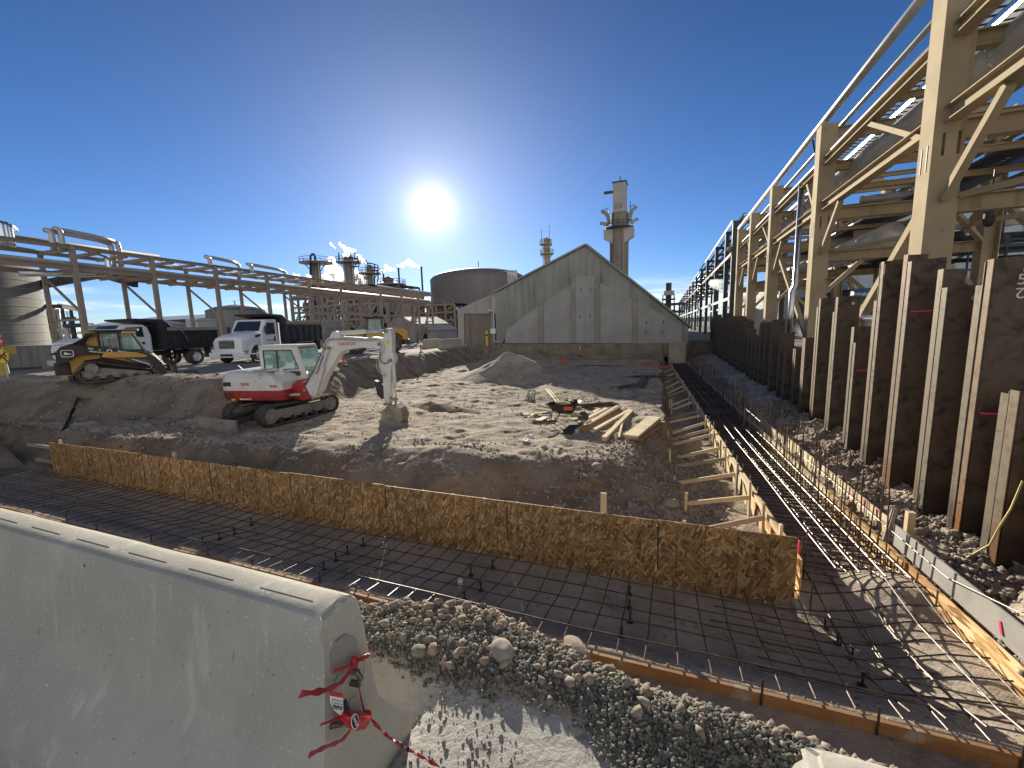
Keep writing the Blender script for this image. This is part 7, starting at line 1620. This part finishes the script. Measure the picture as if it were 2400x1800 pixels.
text_obj('STOP', 'letter', R8*.62, M['white'], t, INV[t.name] @ (sc+nf_*.016), basis(uc, (0, 0, 1)), .002, bold=True)
q = gp(5, 882); t = thing('sign_base', 'yellow painted concrete foot beneath the crossing sign', 'bollard', (q.x, q.y, 0)); m = MB(); m.lathe([(.28, 0), (.26, .5), (.22, .95), (.1, 1.0)], (0, 0, 0), n=16); m.build('post', M['yellowp'], t, smooth=True)
# ---------------------------------------------------------------- railway in front of the wall
rl = MB(); a, b = gp(-40, 872), gp(160, 860); rl.beam(a+Vector((0, 0, .06)), b+Vector((0, 0, .06)), .12, .14); o = rl.build('rail', M['darksteel']); tag(o, 'dark steel rail on the ground before the concrete wall', 'rail')
# ---------------------------------------------------------------- marker posts
def marker(px, py, z, h, lab, tilt=(0, 0), cone=False):
    q = gp(px, py, z); zz = gz(q.x, q.y); t = thing('marker_post' if not cone else 'traffic_cone', lab, 'marker post' if not cone else 'traffic cone', (q.x, q.y, zz), 0, 'orange marker posts around the pit' if not cone else None, tilt)
    if cone:
        m = MB(); m.lathe([(.17, .04), (.045, .72), (.03, .74)], (0, 0, 0), n=18); m.build('cone', M['orange'], t, smooth=True); m = MB(); m.box((0, 0, .02), (.42, .42, .04)); m.build('base', M['black'], t)
        return t
    m = MB(); m.lathe([(.055, .05), (.05, h), (.03, h+.03), (.045, h+.05), (.02, h+.12)], (0, 0, 0), n=14); m.build('post', M['orange'], t, smooth=True)
    m = MB(); m.lathe([(.057, h*.62), (.056, h*.72)], (0, 0, 0), n=14, caps=False); m.lathe([(.056, h*.8), (.055, h*.9)], (0, 0, 0), n=14, caps=False); m.build('reflective_band', M['white'], t, smooth=True)
    m = MB(); m.lathe([(.2, 0), (.19, .05), (.06, .08)], (0, 0, 0), n=10); m.build('base', M['rubber'], t)
    return t
marker(811, 905, -1.25, 1.05, 'leaning orange marker post right of the excavator arm', (.06, -.08))
marker(987, 826, 0, 1.0, 'orange marker post at the pit edge beside the far concrete barriers', (0, -.05))
marker(1360, 842, -1.25, 1.0, 'orange marker post at the far end of the dirt island')
marker(1321, 857, -1.25, .8, 'red orange cone stack behind the dirt mound', cone=True)
# ---------------------------------------------------------------- far barriers
for k, (px, px2, lab) in enumerate(((993, 1030, 'far bluish concrete barrier beside the orange marker post'), (1031, 1080, 'far concrete barrier nearest the dark doorway wing'))):
    a, b = gp(px, 817, 0), gp(px2, 812, 0); d = b-a; t = thing('concrete_barrier', lab, 'barrier', ((a.x+b.x)/2, (a.y+b.y)/2, 0), math.atan2(d.y, d.x), 'far concrete barriers at the pit edge')
    m = MB(); m.prism([(-.3, 0), (-.3, .08), (-.13, .33), (-.08, .81), (.08, .81), (.13, .33), (.3, .08), (.3, 0)], (-d.length/2+.05, 0, 0), (0, 1, 0), (0, 0, 1), (d.length-.1, 0, 0)); m.build('body', M['conc'], t)
# ---------------------------------------------------------------- dirt mound
def mound(c, R_, H_, name, lab, seed, mt='soil', sx=1.25):
    vs, fs = [], []; nr, na = 26, 64
    for i in range(nr+1):
        r = i/nr
        for j in range(na):
            a = 2*math.pi*j/na; x, y = math.cos(a)*r*R_*sx, math.sin(a)*r*R_
            nz_ = float(fbm(np.array([c[0]+x*1.0]), np.array([c[1]+y*1.0]), 4, seed)[0]); hh = H_*((1-r)**1.15)*(1+.22*nz_)+.10*nz_*(1-r) + .28*H_*math.exp(-(((x-1.5)/.8)**2+((y+.2)/1.0)**2)) * (1-r)
            vs.append((x, y, hh - (.25 if i == nr else 0)))
    for i in range(nr):
        for j in range(na): fs.append((i*na+j, (i+1)*na+j, (i+1)*na+(j+1) % na, i*na+(j+1) % na))
    m = MB(); m.add(vs, fs); o = m.build(name, M[mt], smooth='all'); o.location = (c[0], c[1], gz(c[0], c[1])-.05); tag(o, lab, 'dirt mound'); return o
mc_ = gp(1192, 885, -1.25); mound((mc_.x, mc_.y), 3.0, 1.38, 'dirt_mound', 'tall cone of loose dirt in the middle of the island', 5)
h1 = gp(1010, 955, -1.25); mound((h1.x, h1.y), .75, .22, 'dirt_heap', 'low dark heap of turned soil right of the excavator bucket', 8, 'bank', 2.2)
h2 = gp(1065, 962, -1.25); mound((h2.x, h2.y+.2), .6, .18, 'dirt_heap', 'smaller turned soil heap beside the low dark one', 9, 'bank', 1.8)
# ---------------------------------------------------------------- lumber
def plank(p, q, w, h, lab, mt='lumber', group=None, name='plank', lift=0):
    a, b = gp(*p), gp(*q); 
    def on(pt):
        z = -1.25
        for _ in range(3): g_ = gp(pt[0], pt[1], z); z = gz(g_.x, g_.y)
        return gp(pt[0], pt[1], z+h/2+lift)
    a, b = on(p), on(q); zz = max(a.z, b.z) if abs(a.z-b.z) < .15 else None
    if zz is not None: a.z = b.z = zz
    c = (a+b)/2; m = MB(); m.beam(a-c, b-c, w, h); o = m.build(name, M[mt], bevel=.003); o.location = c; tag(o, lab, 'board', group); return o
G = 'boards stacked on the dirt island'
def zz5(x, y): return (1200+x/5.53, 900+y/5.53)
plank(zz5(835, 505), zz5(1165, 300), .14, .04, 'leftmost pale long board of the stack by the wheelbarrow', group=G)
plank(zz5(870, 535), zz5(1225, 315), .14, .04, 'second pale long board from the wheelbarrow', group=G)
plank(zz5(835, 615), zz5(1370, 300), .10, .10, 'thick beam with an orange end in the board stack', group=G)
plank(zz5(905, 600), zz5(1400, 312), .06, .12, 'orange edged board lying against the thick beam', 'form', group=G, lift=.02)
plank(zz5(930, 612), zz5(1460, 305), .12, .05, 'fifth board, grey topped, between the thick beam and the lone pale one', 'lumber2', group=G)
plank(zz5(1035, 625), zz5(1530, 335), .12, .06, 'long pale board with a bright end right of the stack', group=G)
plank(zz5(1195, 720), zz5(1550, 355), .13, .12, 'heavy pale beam lying apart right of the stack', group=G)
plank(zz5(700, 640), zz5(860, 525), .34, .03, 'black film faced sheet under the near end of the stack', 'black')
plank(zz5(1385, 690), zz5(1435, 505), .06, .04, 'short stick propped beside the wide boards', 'lumber')
plank(zz5(1130, 615), zz5(1215, 625), .07, .04, 'short offcut under the long boards', 'lumber2')
GW = 'wide boards stacked near the island edge'
plank(zz5(1560, 755), zz5(1925, 485), .30, .04, 'bottom wide board of the right hand pile', 'lumber2', group=GW)
plank(zz5(1600, 745), zz5(1940, 500), .26, .04, 'brown board showing at the right of the wide pile', 'form', group=GW, lift=.045)
plank(zz5(1545, 715), zz5(1870, 465), .30, .05, 'middle wide board of the right hand pile', 'lumber2', group=GW, lift=.09)
plank(zz5(1540, 680), zz5(1850, 430), .36, .045, 'top wide clean board of the right hand pile', 'lumber', group=GW, lift=.15)
plank((1445, 1137), (1565, 1200), .09, .04, 'long reddish board lying on the slope before the strand board wall', 'lumber2', lift=.03)
plank((1400+600/3.318*1.0, 800+730/3.318), (1400+690/3.318, 800+780/3.318), .12, .03, 'brown offcut lying in the ditch', 'form')
# offcuts round the wheelbarrow
offs = [((170, 380), (200, 425)), ((210, 435), (290, 390)), ((265, 395), (480, 360)), ((340, 420), (510, 405)), ((340, 475), (440, 445)), ((440, 480), (540, 455)), ((770, 495), (845, 440)), ((785, 410), (840, 395)), ((395, 430), (560, 437))]
for k, (a, b) in enumerate(offs): plank(zz5(*a), zz5(*b), .09 if k in (1, 2, 3, 8) else .22, .035, ['small upright block left of the wheelbarrow offcuts', 'short stick at the left of the offcuts', 'long pale stick lying left of the wheelbarrow', 'pale split board left of the wheelbarrow', 'square brown offcut left of the wheelbarrow', 'square pale offcut under the wheelbarrow handle', 'pale offcut right of the wheelbarrow leg', 'pale offcut behind the wheelbarrow', 'dark batten below the wheelbarrow tray'][k], 'lumber' if k % 3 else 'lumber2', 'offcuts round the wheelbarrow', 'offcut')
# wheelbarrow
q = gp(1318, 990, -1.3); q.z = gz(q.x, q.y); wb = thing('wheelbarrow', 'black wheelbarrow with orange side loaded with wood offcuts', 'wheelbarrow', q, math.radians(8))
m = MB(); prf = [(.30, .22, .32), (.52, .36, .62), (.55, .385, .64), (.50, .34, .61), (.28, .20, .35)]
vs = []; na = 20
for (a_, b_, z_) in prf:
    for j in range(na): a = 2*math.pi*j/na; vs.append((math.copysign(abs(math.cos(a))**.7, math.cos(a))*a_+.05, math.copysign(abs(math.sin(a))**.7, math.sin(a))*b_, z_+(.05*math.cos(a) if z_ > .5 else 0)))
m.add(vs, [(i*na+j, i*na+(j+1) % na, (i+1)*na+(j+1) % na, (i+1)*na+j) for i in range(4) for j in range(na)] + [tuple(range(na))[::-1], tuple(range(4*na, 5*na))]); m.build('tray', M['black'], wb, smooth=True)
m = MB(); m.box((.22, -.372, .52), (.28, .008, .12), M=Matrix.Rotation(-.45, 3, 'X')); m.build('orange_patch', M['orange'], wb)
m = MB(); 
for sy in (-1, 1): m.beam((-.85, sy*.30, .48), (.62, sy*.10, .24), .045, .045)
m.build('handle', M['lumber2'], wb)
for sy in (-1, 1): m = MB(); m.path([(-.05, sy*.22, .34), (-.22, sy*.24, .0), (-.38, sy*.25, .0), (-.35, sy*.24, .38)], .018, 6); m.build('leg', M['black'], wb)
m = MB(); m.lathe([(.05, -.035), (.155, -.04), (.175, 0), (.155, .04), (.05, .035)], (.66, 0, .18), (0, 1, 0), 18); m.build('wheel', M['rubber'], wb, smooth=True)
for k, (dx, dy, r_) in enumerate(((.0, .0, .3), (.12, .08, -.3), (-.1, -.06, 1.2), (.28, .05, 2.0))):
    m = MB(); m.box((0, 0, 0), (.34, .10, .04)); o = m.build('offcut', M['lumber']); o.location = wb.matrix_world @ Vector((dx, dy, .60+.03*k)); o.rotation_euler = (.1*k, .15, r_); tag(o, ['lowest wood offcut inside the wheelbarrow', 'bright offcut crossing over the others in the wheelbarrow', 'offcut at the handle end of the wheelbarrow load', 'offcut sticking up at the front of the wheelbarrow'][k], 'board', 'offcuts in the wheelbarrow')
# bundles of rods and bars on the ground
def bundle(p, q, n_, wd_, lab, mt='rebar', r=.012, jit=.03, name='rod_bundle', extra=0):
    def on(pt): g_ = gp(pt[0], pt[1], -1.25); z = gz(g_.x, g_.y); return gp(pt[0], pt[1], z+.03)
    a, b = on(p), on(q); c = (a+b)/2; d = (b-a); sx = Vector((-d.y, d.x, 0)).normalized(); t = thing(name, lab, 'rod bundle', c); rr = random.Random(int(p[0]))
    for k in range(n_):
        o_ = sx*(k/(n_-1)-.5)*wd_; m = MB(); h = Vector((0, 0, rr.uniform(0, .05)))
        m.tube(a+o_+sx*rr.uniform(-jit, jit)+h+d*rr.uniform(-extra, extra), b+o_*.9+sx*rr.uniform(-jit, jit)+h+d*rr.uniform(-extra, extra), r, 5); m.build('rod', M[mt], t, world=True)
    return t
bundle((1240, 940), (1247, 913), 9, .32, 'bundle of pale grey rods standing out behind the wheelbarrow', 'rods', .018)
bundle((1310, 948), (1280, 912), 4, .16, 'pale thin strips lying behind the wheelbarrow', 'lumber', .02)
bundle((1175, 922), (1190, 928), 9, 1.1, 'fan of short rods beside the dirt mound', 'rods', .010, .06)
bundle((1345, 938), (1350, 928), 14, 1.8, 'row of short rods laid side by side behind the boards', 'rods', .010, .08, extra=.2)
bundle((1345, 955), (1430, 948), 14, .5, 'messy heap of dark bars behind the long boards', 'rebar', .014, .15, extra=.3)
bundle((1500, 908), (1515, 882), 12, .45, 'dark bundle of rebar at the shaded right side of the island', 'rebar', .016, .05)
bundle((1480, 884), (1540, 882), 12, .9, 'scattered dark bars across the shaded bundle', 'rebar', .014, .25, extra=.3)
bundle((1450, 910), (1490, 902), 10, .6, 'loose dark bars left of the rebar bundle', 'rebar', .014, .2, extra=.3)
bundle((1485, 857), (1525, 848), 8, .8, 'scrap bars at the far right corner of the island', 'lumber2', .03, .3, extra=.4)
bundle((1525, 917), (1558, 935), 2, .1, 'two pale strips lying at the island edge', 'lumber', .016)
bundle((1360, 858), (1450, 859), 3, .5, 'dark bars lying at the far end of the island', 'rebar', .02, .3, extra=.3)
plank((1298, 856), (1312, 845), .35, .03, 'pale board leaning near the cone at the far end', 'lumber2')
m = MB(); q = gp(1545, 857, -1.2); m.beam((-.8, .15, .1), (.8, -.25, .05), .25, .12); o = m.build('barricade_board', M['orange']); o.location = (q.x, q.y, gz(q.x, q.y)+.05); tag(o, 'fallen red orange barricade board at the far corner of the island', 'barricade')
for k, (px, py, s_) in enumerate(((1243, 1024, .07), (1232, 1035, .08), (1300, 1046, .05), (1312, 1050, .05), (1512, 971, .05))):
    q = gp(px, py, -1.25); z = gz(q.x, q.y); o = MB().add((I2*s_*(1+.2*rg.normal(size=(len(I2), 1)))*np.array([1.2, 1, .6])).tolist(), F2.tolist()).build('litter', M['white']); q = gp(px, py, z); o.location = (q.x, q.y, z+s_*.3); tag(o, ['crumpled white scrap left of the long boards', 'flatter white scrap beside the crumpled one', 'small white scrap on the near island surface', 'second small white scrap right of the first', 'white scrap behind the wide board pile'][k], 'litter')
# black hose down the left bank
pts = [(185, 925), (178, 945), (165, 975), (150, 1005), (135, 1035), (125, 1050)]
c_ = []
for (px, py) in pts:
    z = -.6
    for _ in range(6): g_ = gp(px, py, z); z = .5*z+.5*gz(g_.x, g_.y)
    c_.append(gp(px, py, z+.04))
m = MB(); m.path(curve(c_, 5), .05, 8); o = m.build('hose', M['black'], smooth='all'); tag(o, 'black hose running down the left bank to the strand board wall', 'hose')
